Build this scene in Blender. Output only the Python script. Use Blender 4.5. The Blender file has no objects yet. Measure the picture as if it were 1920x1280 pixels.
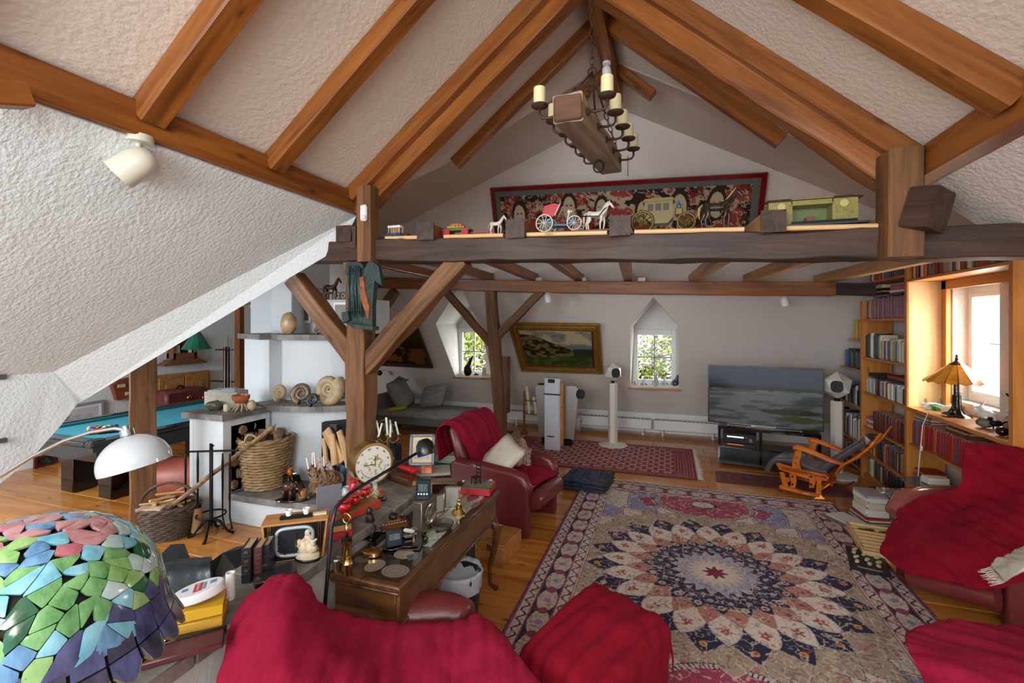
import bpy, bmesh, math, random
import numpy as np
from mathutils import Vector, Matrix, noise
from math import sin, cos, pi, radians as R, atan2, hypot
V = Vector
rnd = random.Random(7)
SC = bpy.context.scene
COL = SC.collection
# ---------------------------------------------------------------- camera, world, sun, lamps
FOC = 870.0; YAW = math.atan(295.0/870.0); CA = cos(YAW); SA = sin(YAW); EYE = 2.0; HY = 605.0
cam = bpy.data.cameras.new('camera'); cam.sensor_width = 36; cam.lens = FOC/1920*36
cam.shift_y = -(640-HY)/1920; cam.clip_start = .05
camo = bpy.data.objects.new('camera', cam); COL.objects.link(camo)
camo.location = (0, 0, EYE); camo.rotation_euler = (pi/2, 0, YAW); SC.camera = camo
w = bpy.data.worlds.new('sky'); SC.world = w; w.use_nodes = True
bg = w.node_tree.nodes['Background']; bg.inputs[0].default_value = (.80, .90, 1.0, 1); bg.inputs[1].default_value = 1.0
SC.view_settings.view_transform = 'Standard'; SC.view_settings.look = 'None'
SC.view_settings.gamma = 1; SC.view_settings.use_curve_mapping = False
SC.view_settings.exposure = 0.78
def lamp(kind, name, loc, to, energy, color=(1, 1, 1), size=(1, 1), ang=None):
    l = bpy.data.lights.new(name, kind); l.energy = energy; l.color = color
    if kind == 'AREA': l.shape = 'RECTANGLE'; l.size, l.size_y = size
    if kind == 'SUN': l.angle = ang or .01
    o = bpy.data.objects.new(name, l); COL.objects.link(o); o.location = loc
    o.rotation_euler = (V(to)-V(loc)).to_track_quat('-Z', 'Y').to_euler(); return o
lamp('SUN', 'sun', (4, 5, 5), (4-1.13, 5+.5, 5-1.8), 5.5, (1, .90, .74), ang=.012)
lamp('AREA', 'daylight_right_window', (3.25, 5.5, 1.9), (0, 4.6, .9), 52, (1, .95, .88), (.9, 1.1))
lamp('AREA', 'daylight_back_window', (.43, 9.1, 1.3), (.2, 5, .6), 22, (.9, .96, 1), (.7, .9))
lamp('AREA', 'daylight_back_window_left', (-3.35, 9.1, 1.3), (-2.5, 5, .6), 22, (.9, .96, 1), (.7, .9))
lamp('AREA', 'daylight_pool_room_window', (-6.4, .6, 1.9), (-5.6, 5, .7), 85, (.88, .94, 1), (1.8, 1.2))
lamp('AREA', 'fill_light_rear_right', (1.3, -1.2, 3.3), (-.2, 4.8, 1.0), 92, (1, .97, .94), (1.6, 1.6))  # unseen fill lamp added high behind the camera
lamp('AREA', 'fill_light_rear_left', (-1.6, -1.9, 2.4), (-.8, 5, 2.0), 105, (.95, .98, 1), (2.4, 1.6))  # second added fill lamp behind the camera, brightens the whole room
# ---------------------------------------------------------------- pixel -> place in the room
O = V((0, 0, EYE))
def D(x, y):
    t = (x-960)/FOC; return V((-SA+CA*t, CA+SA*t, -(y-HY)/FOC))
def P(x, y, d): return O+D(x, y)*d
def G(x, y, z=0): return P(x, y, FOC*(EYE-z)/(y-HY))
def PX(x, y, X): v = D(x, y); return O+v*(X/v.x)
def PY(x, y, Y): v = D(x, y); return O+v*(Y/v.y)
WB0, WBS = 9.095, .7                                  # sloping back wall: Y = WB0 - WBS*z
def BW(x, y, off=0):
    v = D(x, y); return O+v*((WB0-WBS*EYE-off)/(v.y+WBS*v.z))
# ---------------------------------------------------------------- materials
MATS = {}
def srgb(c):
    if isinstance(c, str):
        c = tuple(int(c[i:i+2], 16)/255 for i in (0, 2, 4))
        c = tuple(((u+.055)/1.055)**2.4 if u > .04045 else u/12.92 for u in c)
    return tuple(c[:3])
def nt(name):
    m = bpy.data.materials.new(name); m.use_nodes = True; t = m.node_tree
    return m, t, t.nodes['Principled BSDF']
def mat(name, col, rough=.5, metal=0, col2=None, scale=8, bump=0, bscale=None, stretch=(1, 1, 1), spec=None, trans=0, emit=0, sheen=0, attr=None, ior=None, contrast=.25, coat=0):
    if name in MATS: return MATS[name]
    m, t, b = nt(name); N = t.nodes.new; L = t.links.new
    c = srgb(col)
    b.inputs['Base Color'].default_value = (*c, 1); b.inputs['Roughness'].default_value = rough; b.inputs['Metallic'].default_value = metal
    if spec is not None: b.inputs['Specular IOR Level'].default_value = spec
    if trans: b.inputs['Transmission Weight'].default_value = trans
    if ior: b.inputs['IOR'].default_value = ior
    if sheen: b.inputs['Sheen Weight'].default_value = sheen
    if coat: b.inputs['Coat Weight'].default_value = coat; b.inputs['Coat Roughness'].default_value = .12
    src = None
    if attr:
        a = N('ShaderNodeAttribute'); a.attribute_name = attr; src = a.outputs['Color']
        L(src, b.inputs['Base Color'])
    if col2 or bump:
        tc = N('ShaderNodeTexCoord'); mp = N('ShaderNodeMapping'); mp.inputs['Scale'].default_value = stretch
        L(tc.outputs['Object'], mp.inputs[0])
        if col2:
            n = N('ShaderNodeTexNoise'); n.inputs['Scale'].default_value = scale; n.inputs['Detail'].default_value = 5; n.inputs['Roughness'].default_value = .62
            L(mp.outputs[0], n.inputs['Vector'])
            r = N('ShaderNodeValToRGB'); r.color_ramp.elements[0].position = .5-contrast; r.color_ramp.elements[1].position = .5+contrast
            r.color_ramp.elements[0].color = (*c, 1); r.color_ramp.elements[1].color = (*srgb(col2), 1)
            L(n.outputs['Fac'], r.inputs[0]); L(r.outputs[0], b.inputs['Base Color'])
        if bump:
            n2 = N('ShaderNodeTexNoise'); n2.inputs['Scale'].default_value = bscale or scale*3; n2.inputs['Detail'].default_value = 4
            L(mp.outputs[0], n2.inputs['Vector'])
            bp = N('ShaderNodeBump'); bp.inputs['Strength'].default_value = min(1, bump); bp.inputs['Distance'].default_value = .012
            L(n2.outputs['Fac'], bp.inputs['Height']); L(bp.outputs[0], b.inputs['Normal'])
    if emit:
        b.inputs['Emission Strength'].default_value = emit
        if src: L(src, b.inputs['Emission Color'])
        else: b.inputs['Emission Color'].default_value = (*c, 1)
    MATS[name] = m; return m
def wood(name, c1, c2, rough=.45, sc=3, bump=.25, knots=True, tint=0):
    """timber: grain runs along the object's own X axis, each object its own offset"""
    if name in MATS: return MATS[name]
    m, t, b = nt(name); N = t.nodes.new; L = t.links.new
    tc = N('ShaderNodeTexCoord'); oi = N('ShaderNodeObjectInfo'); va = N('ShaderNodeVectorMath'); va.operation = 'MULTIPLY_ADD'
    cb = N('ShaderNodeCombineXYZ'); mu = N('ShaderNodeMath'); mu.operation = 'MULTIPLY'; mu.inputs[1].default_value = 37
    L(oi.outputs['Random'], mu.inputs[0])
    for i in range(3): L(mu.outputs[0], cb.inputs[i])
    va.inputs[1].default_value = (1, 1, 1); L(tc.outputs['Object'], va.inputs[0]); L(cb.outputs[0], va.inputs[2])
    mp = N('ShaderNodeMapping'); mp.inputs['Scale'].default_value = (.55, 7, 7); L(va.outputs[0], mp.inputs[0])
    n = N('ShaderNodeTexNoise'); n.inputs['Scale'].default_value = sc; n.inputs['Detail'].default_value = 6; n.inputs['Roughness'].default_value = .6; n.inputs['Distortion'].default_value = .6
    L(mp.outputs[0], n.inputs['Vector'])
    r = N('ShaderNodeValToRGB'); e = r.color_ramp.elements
    e[0].position = .3; e[1].position = .68; e[0].color = (*srgb(c1), 1); e[1].color = (*srgb(c2), 1)
    L(n.outputs['Fac'], r.inputs[0]); out = r.outputs[0]
    if tint:
        hs = N('ShaderNodeHueSaturation'); mr = N('ShaderNodeMapRange'); mr.inputs[3].default_value = 1-tint; mr.inputs[4].default_value = 1+tint
        L(oi.outputs['Random'], mr.inputs[0]); L(mr.outputs[0], hs.inputs['Value']); L(out, hs.inputs['Color']); out = hs.outputs[0]
    if knots:
        mp2 = N('ShaderNodeMapping'); mp2.inputs['Scale'].default_value = (1.6, 4, 4); L(va.outputs[0], mp2.inputs[0])
        vo = N('ShaderNodeTexVoronoi'); vo.inputs['Scale'].default_value = 1.7; L(mp2.outputs[0], vo.inputs['Vector'])
        r2 = N('ShaderNodeValToRGB'); r2.color_ramp.elements[0].position = .05; r2.color_ramp.elements[1].position = .15
        r2.color_ramp.elements[0].color = (.25, .18, .12, 1); r2.color_ramp.elements[1].color = (1, 1, 1, 1)
        mx = N('ShaderNodeMix'); mx.data_type = 'RGBA'; mx.blend_type = 'MULTIPLY'; mx.inputs[0].default_value = .75
        L(vo.outputs['Distance'], r2.inputs[0]); L(out, mx.inputs[6]); L(r2.outputs[0], mx.inputs[7]); out = mx.outputs[2]
    L(out, b.inputs['Base Color']); b.inputs['Roughness'].default_value = rough
    bp = N('ShaderNodeBump'); bp.inputs['Strength'].default_value = bump; bp.inputs['Distance'].default_value = .006
    L(n.outputs['Fac'], bp.inputs['Height']); L(bp.outputs[0], b.inputs['Normal'])
    MATS[name] = m; return m
def plaster(name, c, strength=.5, st=(1, 1, 2.2), sc=34):
    m, t, b = nt(name); N = t.nodes.new; L = t.links.new
    b.inputs['Base Color'].default_value = (*srgb(c), 1); b.inputs['Roughness'].default_value = .72
    tc = N('ShaderNodeTexCoord'); mp = N('ShaderNodeMapping'); mp.inputs['Scale'].default_value = st; L(tc.outputs['Object'], mp.inputs[0])
    n = N('ShaderNodeTexNoise'); n.inputs['Scale'].default_value = sc; n.inputs['Detail'].default_value = 3; L(mp.outputs[0], n.inputs['Vector'])
    n2 = N('ShaderNodeTexNoise'); n2.inputs['Scale'].default_value = 4; L(mp.outputs[0], n2.inputs['Vector'])
    ad = N('ShaderNodeMath'); ad.operation = 'ADD'; L(n.outputs['Fac'], ad.inputs[0]); L(n2.outputs['Fac'], ad.inputs[1])
    bp = N('ShaderNodeBump'); bp.inputs['Strength'].default_value = strength; bp.inputs['Distance'].default_value = .012
    L(ad.outputs[0], bp.inputs['Height']); L(bp.outputs[0], b.inputs['Normal'])
    MATS[name] = m; return m
PL = plaster('white_plaster', 'dcd3cb', .75)
PLC = plaster('ceiling_plaster', 'd6cabc', .6, (1.6, 1, 1), 30)
PLL = plaster('plaster_left', 'd6dcdc', .6, (1, 1.4, 1.4), 34)
PLF = plaster('chimney_plaster', 'c6cacc', 1.0, (1, 1, .45), 11)
WR = wood('rafter_wood', '5e2f0e', '9a5c22', .38, 2.2, .3)
WD = wood('dark_old_wood', '20130c', '4a3122', .55, 2.4, .8, knots=False)
WO = wood('old_post_wood', '452a15', '84582f', .6, 2.2, .8)
WP = wood('pine_wood', 'b06a26', 'd08c42', .42, 1.6, .15)
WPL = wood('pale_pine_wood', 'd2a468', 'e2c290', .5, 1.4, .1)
WF = wood('floor_wood', '995a22', 'c4843c', .17, 1.5, .12, tint=.14)
WN = wood('walnut_wood', '2f190d', '6b4526', .25, 2.6, .1, knots=False)
WOR = wood('orange_wood', 'a84c12', 'd97a28', .3, 1.6, .1, knots=False)
WBX = wood('box_wood', '9a6530', 'c08a4c', .45, 2, .1)
WBR = wood('brown_wood', '5c3a22', '8a5e3c', .5, 3, .2, knots=False)
SLATE = mat('slate', '4a4845', .55, 0, '86827c', 7, .6, 20, contrast=.2)
WHITE = mat('white_paint', 'e6e6e4', .4)
IVORY = mat('ivory', 'd9cdb2', .45, 0, 'b9a988', 20, .3, 40)
WAX = mat('candle_wax', 'd8cfa0', .5)
WAXW = mat('white_wax', 'e4e2d8', .4)
IRON = mat('wrought_iron', '1b1a1a', .45, .7, bump=.2, bscale=60)
RUST = mat('rusted_iron', '3a2a20', .6, .5, '5a4030', 30, .3, 50)
BLACK = mat('black_plastic', '0d0e11', .3)
BLKG = mat('black_gloss', '070809', .08, coat=.5)
BRASS = mat('brass', 'c8a868', .22, 1)
GOLD = mat('gilt_frame', '6e4a18', .4, .5, 'b98d3f', 40, .6, 60)
SILVER = mat('silver_metal', 'a9a49c', .28, 1)
CHROME = mat('chrome', 'cfd2d6', .08, 1)
STEELD = mat('brushed_bronze', '8d8273', .34, .9, 'a59a8a', 10, 0)
LEATH = mat('red_leather', '5e2022', .3, 0, '702c2b', 6, .12, 90)
CLOTH = mat('crimson_cloth', '75091c', .95, 0, '8c0e26', 12, .4, 220, spec=.15)
CLOTHP = mat('crimson_throw', '800f2a', .95, 0, '961a38', 12, .4, 220, spec=.15)
BLEATH = mat('black_leather', '0e1416', .28, 0, '182226', 5, .15, 90)
REDP = mat('red_gloss', 'b5141c', .2, coat=.3)
LINEN = mat('linen', 'b8ad9c', .85, 0, 'cfc5b4', 14, .3, 150)
GREYC = mat('grey_tartan', '686c72', .9, 0, 'a8a69c', 7, .4, 120, stretch=(1, 6, 1))
GLASSM = mat('clear_glass', 'ffffff', .02, trans=1, ior=1.45)
DGREEN = mat('dark_green', '10402f', .5)
# ---------------------------------------------------------------- mesh builder
class M:
    def __init__(s): s.v = []; s.f = []
    def add(s, vs, fs, T=None):
        n = len(s.v); s.v += [tuple(T@V(p)) if T else tuple(p) for p in vs]
        s.f += [tuple(i+n for i in f) for f in fs]; return s
    def box(s, c, d, T=None, b=0, rz=0):
        x, y, z = (q/2 for q in d); c = V(c)
        TT = Matrix.Translation(c)@Matrix.Rotation(rz, 4, 'Z')
        if T: TT = T@TT
        if b <= 0:
            vs = [(i*x, j*y, k*z) for i in (-1, 1) for j in (-1, 1) for k in (-1, 1)]
            return s.add(vs, [(0, 1, 3, 2), (4, 6, 7, 5), (0, 4, 5, 1), (2, 3, 7, 6), (0, 2, 6, 4), (1, 5, 7, 3)], TT)
        b = min(b, x*.95, y*.95, z*.95); vs = []; idx = {}
        for i in (-1, 1):
            for j in (-1, 1):
                for k in (-1, 1):
                    for a, p in enumerate(((x, y-b, z-b), (x-b, y, z-b), (x-b, y-b, z))):
                        idx[i, j, k, a] = len(vs); vs.append((i*p[0], j*p[1], k*p[2]))
        fs = []
        for q in (-1, 1):
            fs.append([idx[q, -1, -1, 0], idx[q, 1, -1, 0], idx[q, 1, 1, 0], idx[q, -1, 1, 0]])
            fs.append([idx[-1, q, -1, 1], idx[1, q, -1, 1], idx[1, q, 1, 1], idx[-1, q, 1, 1]])
            fs.append([idx[-1, -1, q, 2], idx[1, -1, q, 2], idx[1, 1, q, 2], idx[-1, 1, q, 2]])
        for a in (-1, 1):
            for c2 in (-1, 1):
                fs.append([idx[-1, a, c2, 1], idx[1, a, c2, 1], idx[1, a, c2, 2], idx[-1, a, c2, 2]])
                fs.append([idx[a, -1, c2, 0], idx[a, 1, c2, 0], idx[a, 1, c2, 2], idx[a, -1, c2, 2]])
                fs.append([idx[a, c2, -1, 0], idx[a, c2, 1, 0], idx[a, c2, 1, 1], idx[a, c2, -1, 1]])
        for i in (-1, 1):
            for j in (-1, 1):
                for k in (-1, 1): fs.append([idx[i, j, k, 0], idx[i, j, k, 1], idx[i, j, k, 2]])
        return s.add(vs, fs, TT)
    def prism(s, pts, ext, T=None):
        n = len(pts); e = V(ext); vs = [V(p) for p in pts]+[V(p)+e for p in pts]
        return s.add(vs, [tuple(range(n)), tuple(range(2*n-1, n-1, -1))]+[(i, (i+1) % n, n+(i+1) % n, n+i) for i in range(n)], T)
    def tube(s, pts, r, n=8, closed=False, T=None, flat=1.0):
        pts = [V(p) for p in pts]; m = len(pts); rs = r if isinstance(r, (list, tuple)) else [r]*m
        vs = []; prev = None
        for i, p in enumerate(pts):
            a = pts[(i-1) % m] if (closed or i > 0) else p; b = pts[(i+1) % m] if (closed or i < m-1) else p
            t = (b-a).normalized() if (b-a).length > 1e-9 else V((0, 0, 1))
            if prev is None:
                u = t.orthogonal().normalized()
            else:
                u = (prev-t*prev.dot(t)); u = u.normalized() if u.length > 1e-6 else t.orthogonal().normalized()
            prev = u; w_ = t.cross(u)
            for k in range(n):
                an = 2*pi*k/n; vs.append(p+(u*cos(an)+w_*sin(an)*flat)*rs[i])
        fs = []
        for i in range(m if closed else m-1):
            j = (i+1) % m
            for k in range(n): fs.append((i*n+k, i*n+(k+1) % n, j*n+(k+1) % n, j*n+k))
        if not closed: fs += [tuple(range(n-1, -1, -1)), tuple((m-1)*n+k for k in range(n))]
        return s.add(vs, fs, T)
    def lathe(s, prof, c=(0, 0, 0), n=20, T=None, sx=1, sy=1, a0=0, a1=2*pi):
        c = V(c); m = len(prof); full = abs(a1-a0-2*pi) < 1e-6; cols = n if full else n+1
        vs = [c+V((r*cos(a0+(a1-a0)*k/n)*sx, r*sin(a0+(a1-a0)*k/n)*sy, z)) for r, z in prof for k in range(cols)]
        fs = [(i*cols+k, i*cols+(k+1) % cols, (i+1)*cols+(k+1) % cols, (i+1)*cols+k) for i in range(m-1) for k in range(n)]
        if full:
            if prof[0][0] > 1e-5: fs.append(tuple(range(cols-1, -1, -1)))
            if prof[-1][0] > 1e-5 and not (prof[-1] == prof[0]): fs.append(tuple((m-1)*cols+k for k in range(cols)))
        return s.add(vs, fs, T)
    def ell(s, c, r, T=None, nu=14, nv=9, rot=None, jit=0):
        if isinstance(r, (int, float)): r = (r, r, r)
        vs = []; Rm = rot or Matrix.Identity(3)
        for j in range(nv+1):
            ph = pi*j/nv
            for k in range(nu):
                a = 2*pi*k/nu; p = V((sin(ph)*cos(a), sin(ph)*sin(a), -cos(ph)))
                q = 1+(jit*noise.noise(p*2.3+V(c)*9) if jit else 0)
                vs.append(V(c)+Rm@V((p.x*r[0]*q, p.y*r[1]*q, p.z*r[2]*q)))
        fs = [(j*nu+k, j*nu+(k+1) % nu, (j+1)*nu+(k+1) % nu, (j+1)*nu+k) for j in range(nv) for k in range(nu)]
        return s.add(vs, fs, T)
    def grid(s, rows, closed=False, T=None):
        h = len(rows); wd = len(rows[0]); vs = [p for r in rows for p in r]; wc = wd if closed else wd-1
        return s.add(vs, [(i*wd+j, i*wd+(j+1) % wd, (i+1)*wd+(j+1) % wd, (i+1)*wd+j) for i in range(h-1) for j in range(wc)], T)
    def mesh(s, name, smooth=None):
        me = bpy.data.meshes.new(name); me.from_pydata(s.v, [], s.f)
        bm = bmesh.new(); bm.from_mesh(me); bmesh.ops.remove_doubles(bm, verts=bm.verts, dist=1e-5)
        bmesh.ops.recalc_face_normals(bm, faces=bm.faces); bm.to_mesh(me); bm.free()
        if smooth is not None:
            me.polygons.foreach_set('use_smooth', [True]*len(me.polygons)); 
            if smooth < 3: me.set_sharp_from_angle(angle=smooth)
        return me
def mk(name, m, material, parent=None, smooth=.7, world=False, label=None, kind=None):
    me = m.mesh(name, smooth) if isinstance(m, M) else m
    if material is not None: me.materials.clear(); me.materials.append(material)
    o = bpy.data.objects.new(name, me); COL.objects.link(o)
    if parent:
        o.parent = parent
        if world: o.matrix_parent_inverse = parent.matrix_basis.inverted() if parent.parent is None else Matrix.Identity(4)
    if label: o['label'] = label
    if kind: o['kind'] = kind
    return o
def thing(name, label, cat, loc=(0, 0, 0), rz=0, group=None):
    o = bpy.data.objects.new(name, None); COL.objects.link(o); o.location = loc; o.rotation_euler = (0, 0, rz)
    o.empty_display_size = .05; o['label'] = label; o['category'] = cat
    if group: o['group'] = group
    return o
def tag(o, label, cat, group=None, kind=None):
    o['label'] = label; o['category'] = cat
    if group: o['group'] = group
    if kind: o['kind'] = kind
    return o
def struct(name, m, material, smooth=None, parent=None):
    o = mk(name, m, material, parent, smooth); o['kind'] = 'structure'; return o
def copy_tree(o, parent=None):
    c = o.copy(); COL.objects.link(c); c.parent = parent
    for k in [q for q in bpy.data.objects if q.parent == o]: copy_tree(k, c)
    return c
def beam(name, p0, p1, wd, ht, material, up=(0, 0, 1), rough=0, seg=14, parent=None, ch=.008, seed=0, bow=0, taper=1, world=False):
    """squared timber from p0 to p1 (centre line), grain along its own X"""
    p0 = V(p0); p1 = V(p1); x = (p1-p0); Ln = x.length; x.normalize(); u = V(up); y = u.cross(x).normalized(); z = x.cross(y)
    T = Matrix(((x.x, y.x, z.x, p0.x), (x.y, y.y, z.y, p0.y), (x.z, y.z, z.z, p0.z), (0, 0, 0, 1)))
    m = M(); rows = []; h, k = ht/2, wd/2; c = ch
    ring = [(-k+c, -h), (k-c, -h), (k, -h+c), (k, h-c), (k-c, h), (-k+c, h), (-k, h-c), (-k, -h+c)]
    if rough:
        ring = [(-k+c, -h), (0, -h), (k-c, -h), (k, -h+c), (k, 0), (k, h-c), (k-c, h), (0, h), (-k+c, h), (-k, h-c), (-k, 0), (-k, -h+c)]
    n = seg if rough or bow else 1
    for i in range(n+1):
        t = i/n; tp = 1+(taper-1)*t; r = []
        for a, b in ring:
            q = V((t*Ln, a*tp, b*tp+bow*sin(pi*t)))
            if rough:
                q.y += rough*noise.noise(V((t*Ln*3.1, a*9+seed, b*9))); q.z += rough*noise.noise(V((t*Ln*3.1+50, a*9, b*9+seed)))
            r.append(q)
        rows.append(r)
    m.grid(rows, closed=True); nn = len(ring)
    m.f.append(tuple(range(nn-1, -1, -1))); m.f.append(tuple(n*nn+i for i in range(nn)))
    o = mk(name, m, material, parent, .42)
    o.matrix_basis = T
    if world and parent: o.matrix_parent_inverse = parent.matrix_basis.inverted()
    return o
def wall(name, pts, material, thick=.1, holes=(), out=None, mname=None):
    """flat polygon with holes, given thickness away from the room (direction out)"""
    pts = [V(p) for p in pts]; bm = bmesh.new()
    def loop(q):
        vs = [bm.verts.new(p) for p in q]; return [bm.edges.new((vs[i], vs[(i+1) % len(vs)])) for i in range(len(vs))]
    ed = loop(pts)
    for h in holes: ed += loop([V(p) for p in h])
    if holes: bmesh.ops.triangle_fill(bm, edges=ed, use_beauty=True)
    else: bm.faces.new([v for v in bm.verts])
    nrm = V((0, 0, 0))
    for i in range(len(pts)): nrm += pts[i].cross(pts[(i+1) % len(pts)])
    nrm.normalize()
    if out is not None and nrm.dot(V(out)) < 0: nrm = -nrm
    r = bmesh.ops.extrude_face_region(bm, geom=list(bm.faces))
    bmesh.ops.translate(bm, verts=[g for g in r['geom'] if isinstance(g, bmesh.types.BMVert)], vec=nrm*thick)
    bmesh.ops.recalc_face_normals(bm, faces=bm.faces)
    me = bpy.data.meshes.new(name); bm.to_mesh(me); bm.free(); me.materials.append(material)
    o = bpy.data.objects.new(name, me); COL.objects.link(o); o['kind'] = 'structure'; return o
def paint(o, fn, name='Col'):
    me = o.data; n = len(me.vertices); co = np.empty(n*3, np.float32); me.vertices.foreach_get('co', co); co = co.reshape(-1, 3)
    c = np.ones((n, 4), np.float32); c[:, :3] = fn(co)
    a = me.color_attributes.new(name, 'FLOAT_COLOR', 'POINT'); a.data.foreach_set('color', c.ravel())
def sheet(name, nx, ny, fxy, material, parent=None, fcol=None, smooth=3.2):
    """grid sheet over u,v in 0..1 ; fxy(u,v)->(n,3) array ; fcol(u,v)->(n,3)"""
    u, v = np.meshgrid(np.linspace(0, 1, nx), np.linspace(0, 1, ny)); u = u.ravel(); v = v.ravel()
    co = np.asarray(fxy(u, v), np.float32); me = bpy.data.meshes.new(name)
    i = np.arange((nx-1)*(ny-1)); r = i//(nx-1); c = i % (nx-1); a = r*nx+c
    q = np.stack([a, a+1, a+nx+1, a+nx], 1).astype(np.int32)
    me.vertices.add(len(co)); me.vertices.foreach_set('co', co.ravel()); me.loops.add(q.size); me.loops.foreach_set('vertex_index', q.ravel())
    me.polygons.add(len(q)); me.polygons.foreach_set('loop_start', np.arange(0, q.size, 4, dtype=np.int32)); me.update(calc_edges=True)
    me.polygons.foreach_set('use_smooth', [True]*len(me.polygons))
    if fcol is not None:
        cc = np.ones((len(co), 4), np.float32); cc[:, :3] = fcol(u, v)
        at = me.color_attributes.new('Col', 'FLOAT_COLOR', 'POINT'); at.data.foreach_set('color', cc.ravel())
    me.materials.append(material); o = bpy.data.objects.new(name, me); COL.objects.link(o); o.parent = parent; return o
def S3(h): return np.array(srgb(h), np.float32)
def vnoise(x, y, seed=0):
    x = np.asarray(x, np.float64); y = np.asarray(y, np.float64); xi = np.floor(x); yi = np.floor(y); fx = x-xi; fy = y-yi
    fx = fx*fx*(3-2*fx); fy = fy*fy*(3-2*fy)
    h = lambda a, b: np.modf(np.abs(np.sin(a*127.1+b*311.7+seed*74.7)*43758.5453))[0]
    return (h(xi, yi)*(1-fx)+h(xi+1, yi)*fx)*(1-fy)+(h(xi, yi+1)*(1-fx)+h(xi+1, yi+1)*fx)*fy
def fbm(x, y, seed=0, o=4):
    s = 0; a = .5
    for k in range(o): s = s+a*vnoise(x, y, seed+k); x = x*2.03; y = y*2.03; a *= .5
    return s
ATT = mat('woven_colour', 'ffffff', .9, attr='Col')
ATTB = mat('woven_wool', 'ffffff', .95, attr='Col', bump=.5, bscale=260)
ATTP = mat('painted_colour', 'ffffff', .35, attr='Col')
# ================================================================ ROOM SHELL
floor = mk('floor', M().box((-2.6, 4.2, -.08), (13.2, 11.4, .1)), mat('subfloor', '3a1f0c', .8), None, None); floor['kind'] = 'structure'
yy = -1.0; k = 0; prng = random.Random(3)
while yy < 8.9:
    wpl = .30 if yy < 6.2 else .24
    xs = [-8.4, -5.9+prng.uniform(-.6, .6), -2.6+prng.uniform(-.7, .7), .9+prng.uniform(-.6, .6), 3.0]
    for a, b in zip(xs, xs[1:]):
        if b < -4.5 or yy > 1.2 or b > -4:
            o = mk('plank', M().box((0, 0, 0), (b-a-.004, wpl-.009, .03), b=.004), WF, floor, None)
            o.location = ((a+b)/2, yy+wpl/2, -.015+prng.uniform(-.0012, .0012))
    yy += wpl
# ---- back wall (leans into the room), two dormer windows
XL, XR = -8.35, 3.1
zt = 4.75
def bwp(X, z): return (X, WB0-WBS*z, z)
h2 = [BW(*q) for q in ((1182, 726), (1182, 610), (1225, 557), (1273, 610), (1273, 727))]
h1 = [BW(*q) for q in ((854, 706), (817, 607), (862, 535), (898, 607), (925, 707))]
wall('wall_back', [bwp(XL, .35), bwp(XR, .35), bwp(XR, zt), bwp(XL, zt)], PL, .1, [h1, h2], (0, 1, .7))
wall('wall_back_low', [(XL, 8.85, 0), (XR, 8.85, 0), (XR, 8.85, .35), (XL, 8.85, .35)], WHITE, .1, out=(0, 1, 0))
def dormer(h, n, Yw, frame_px, glass_px, bars):
    # reveal faces running out from the opening to the upright window
    m = M(); k = len(h)
    for i in range(k):
        a, b = h[i], h[(i+1) % k]
        m.add([a, b, (b.x, Yw+.12, b.z), (a.x, Yw+.12, a.z)], [(0, 1, 2, 3)])
    struct('trim_%d' % n, m, PL)
    (fx0, fy0, fx1, fy1), (gx0, gy0, gx1, gy1) = frame_px, glass_px
    A = PY(fx0, fy1, Yw); B = PY(fx1, fy0, Yw); C_ = PY(gx0, gy1, Yw); E = PY(gx1, gy0, Yw)
    xs = [q.x for q in h]; zs = [q.z for q in h]
    wn = mk('window_%d' % n, M(), WHITE); wn['kind'] = 'structure'
    mk('frame', M().box(((A.x+C_.x)/2, Yw, (A.z+B.z)/2), (C_.x-A.x, .07, B.z-A.z), b=.006).box(((B.x+E.x)/2, Yw, (A.z+B.z)/2), (B.x-E.x, .07, B.z-A.z), b=.006)
       .box(((C_.x+E.x)/2, Yw, (A.z+C_.z)/2), (E.x-C_.x, .07, C_.z-A.z), b=.006).box(((C_.x+E.x)/2, Yw, (B.z+E.z)/2), (E.x-C_.x, .07, B.z-E.z), b=.006), WHITE, wn)
    mk('glazing_bar', M().box(((C_.x+E.x)/2, Yw, (C_.z+E.z)/2), (.018, .03, E.z-C_.z)), mat('bar_grey', '8d9296', .4), wn)
    mk('glazing_bar', M().box(((C_.x+E.x)/2, Yw, (C_.z+E.z)/2), (E.x-C_.x, .03, .018)), MATS['bar_grey'], wn)
    mk('pane', M().box(((C_.x+E.x)/2, Yw, (C_.z+E.z)/2), (E.x-C_.x, .006, E.z-C_.z)), PANE, wn)
    # boarding above and around the window, set back behind the opening
    mm = M(); x0, x1 = min(xs)-.05, max(xs)+.05
    for (a, b, c, d) in ((x0, A.x, min(zs)-.1, max(zs)+.1), (B.x, x1, min(zs)-.1, max(zs)+.1), (A.x, B.x, B.z, max(zs)+.1), (A.x, B.x, min(zs)-.1, A.z)):
        if b > a and d > c: mm.box(((a+b)/2, Yw+.05, (c+d)/2), (b-a, .03, d-c))
    struct('wall_dormer_%d' % n, mm, WHITE)
    lo = min(zs); sx = [q for q in h if q.z < lo+.1]
    x0, x1 = min(q.x for q in sx)-.03, max(q.x for q in sx)+.03; ys = min(q.y for q in sx)-.05
    mk('window_sill', M().box(((x0+x1)/2, (ys+Yw)/2, lo-.012), (x1-x0, Yw-ys, .026), b=.004), WP, wn)
    return (x0, x1, ys, lo)
pm, pt, pb = nt('window_pane')
mxs = pt.nodes.new('ShaderNodeMixShader'); tr = pt.nodes.new('ShaderNodeBsdfTransparent'); gl = pt.nodes.new('ShaderNodeBsdfGlossy'); gl.inputs['Roughness'].default_value = .02
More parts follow.
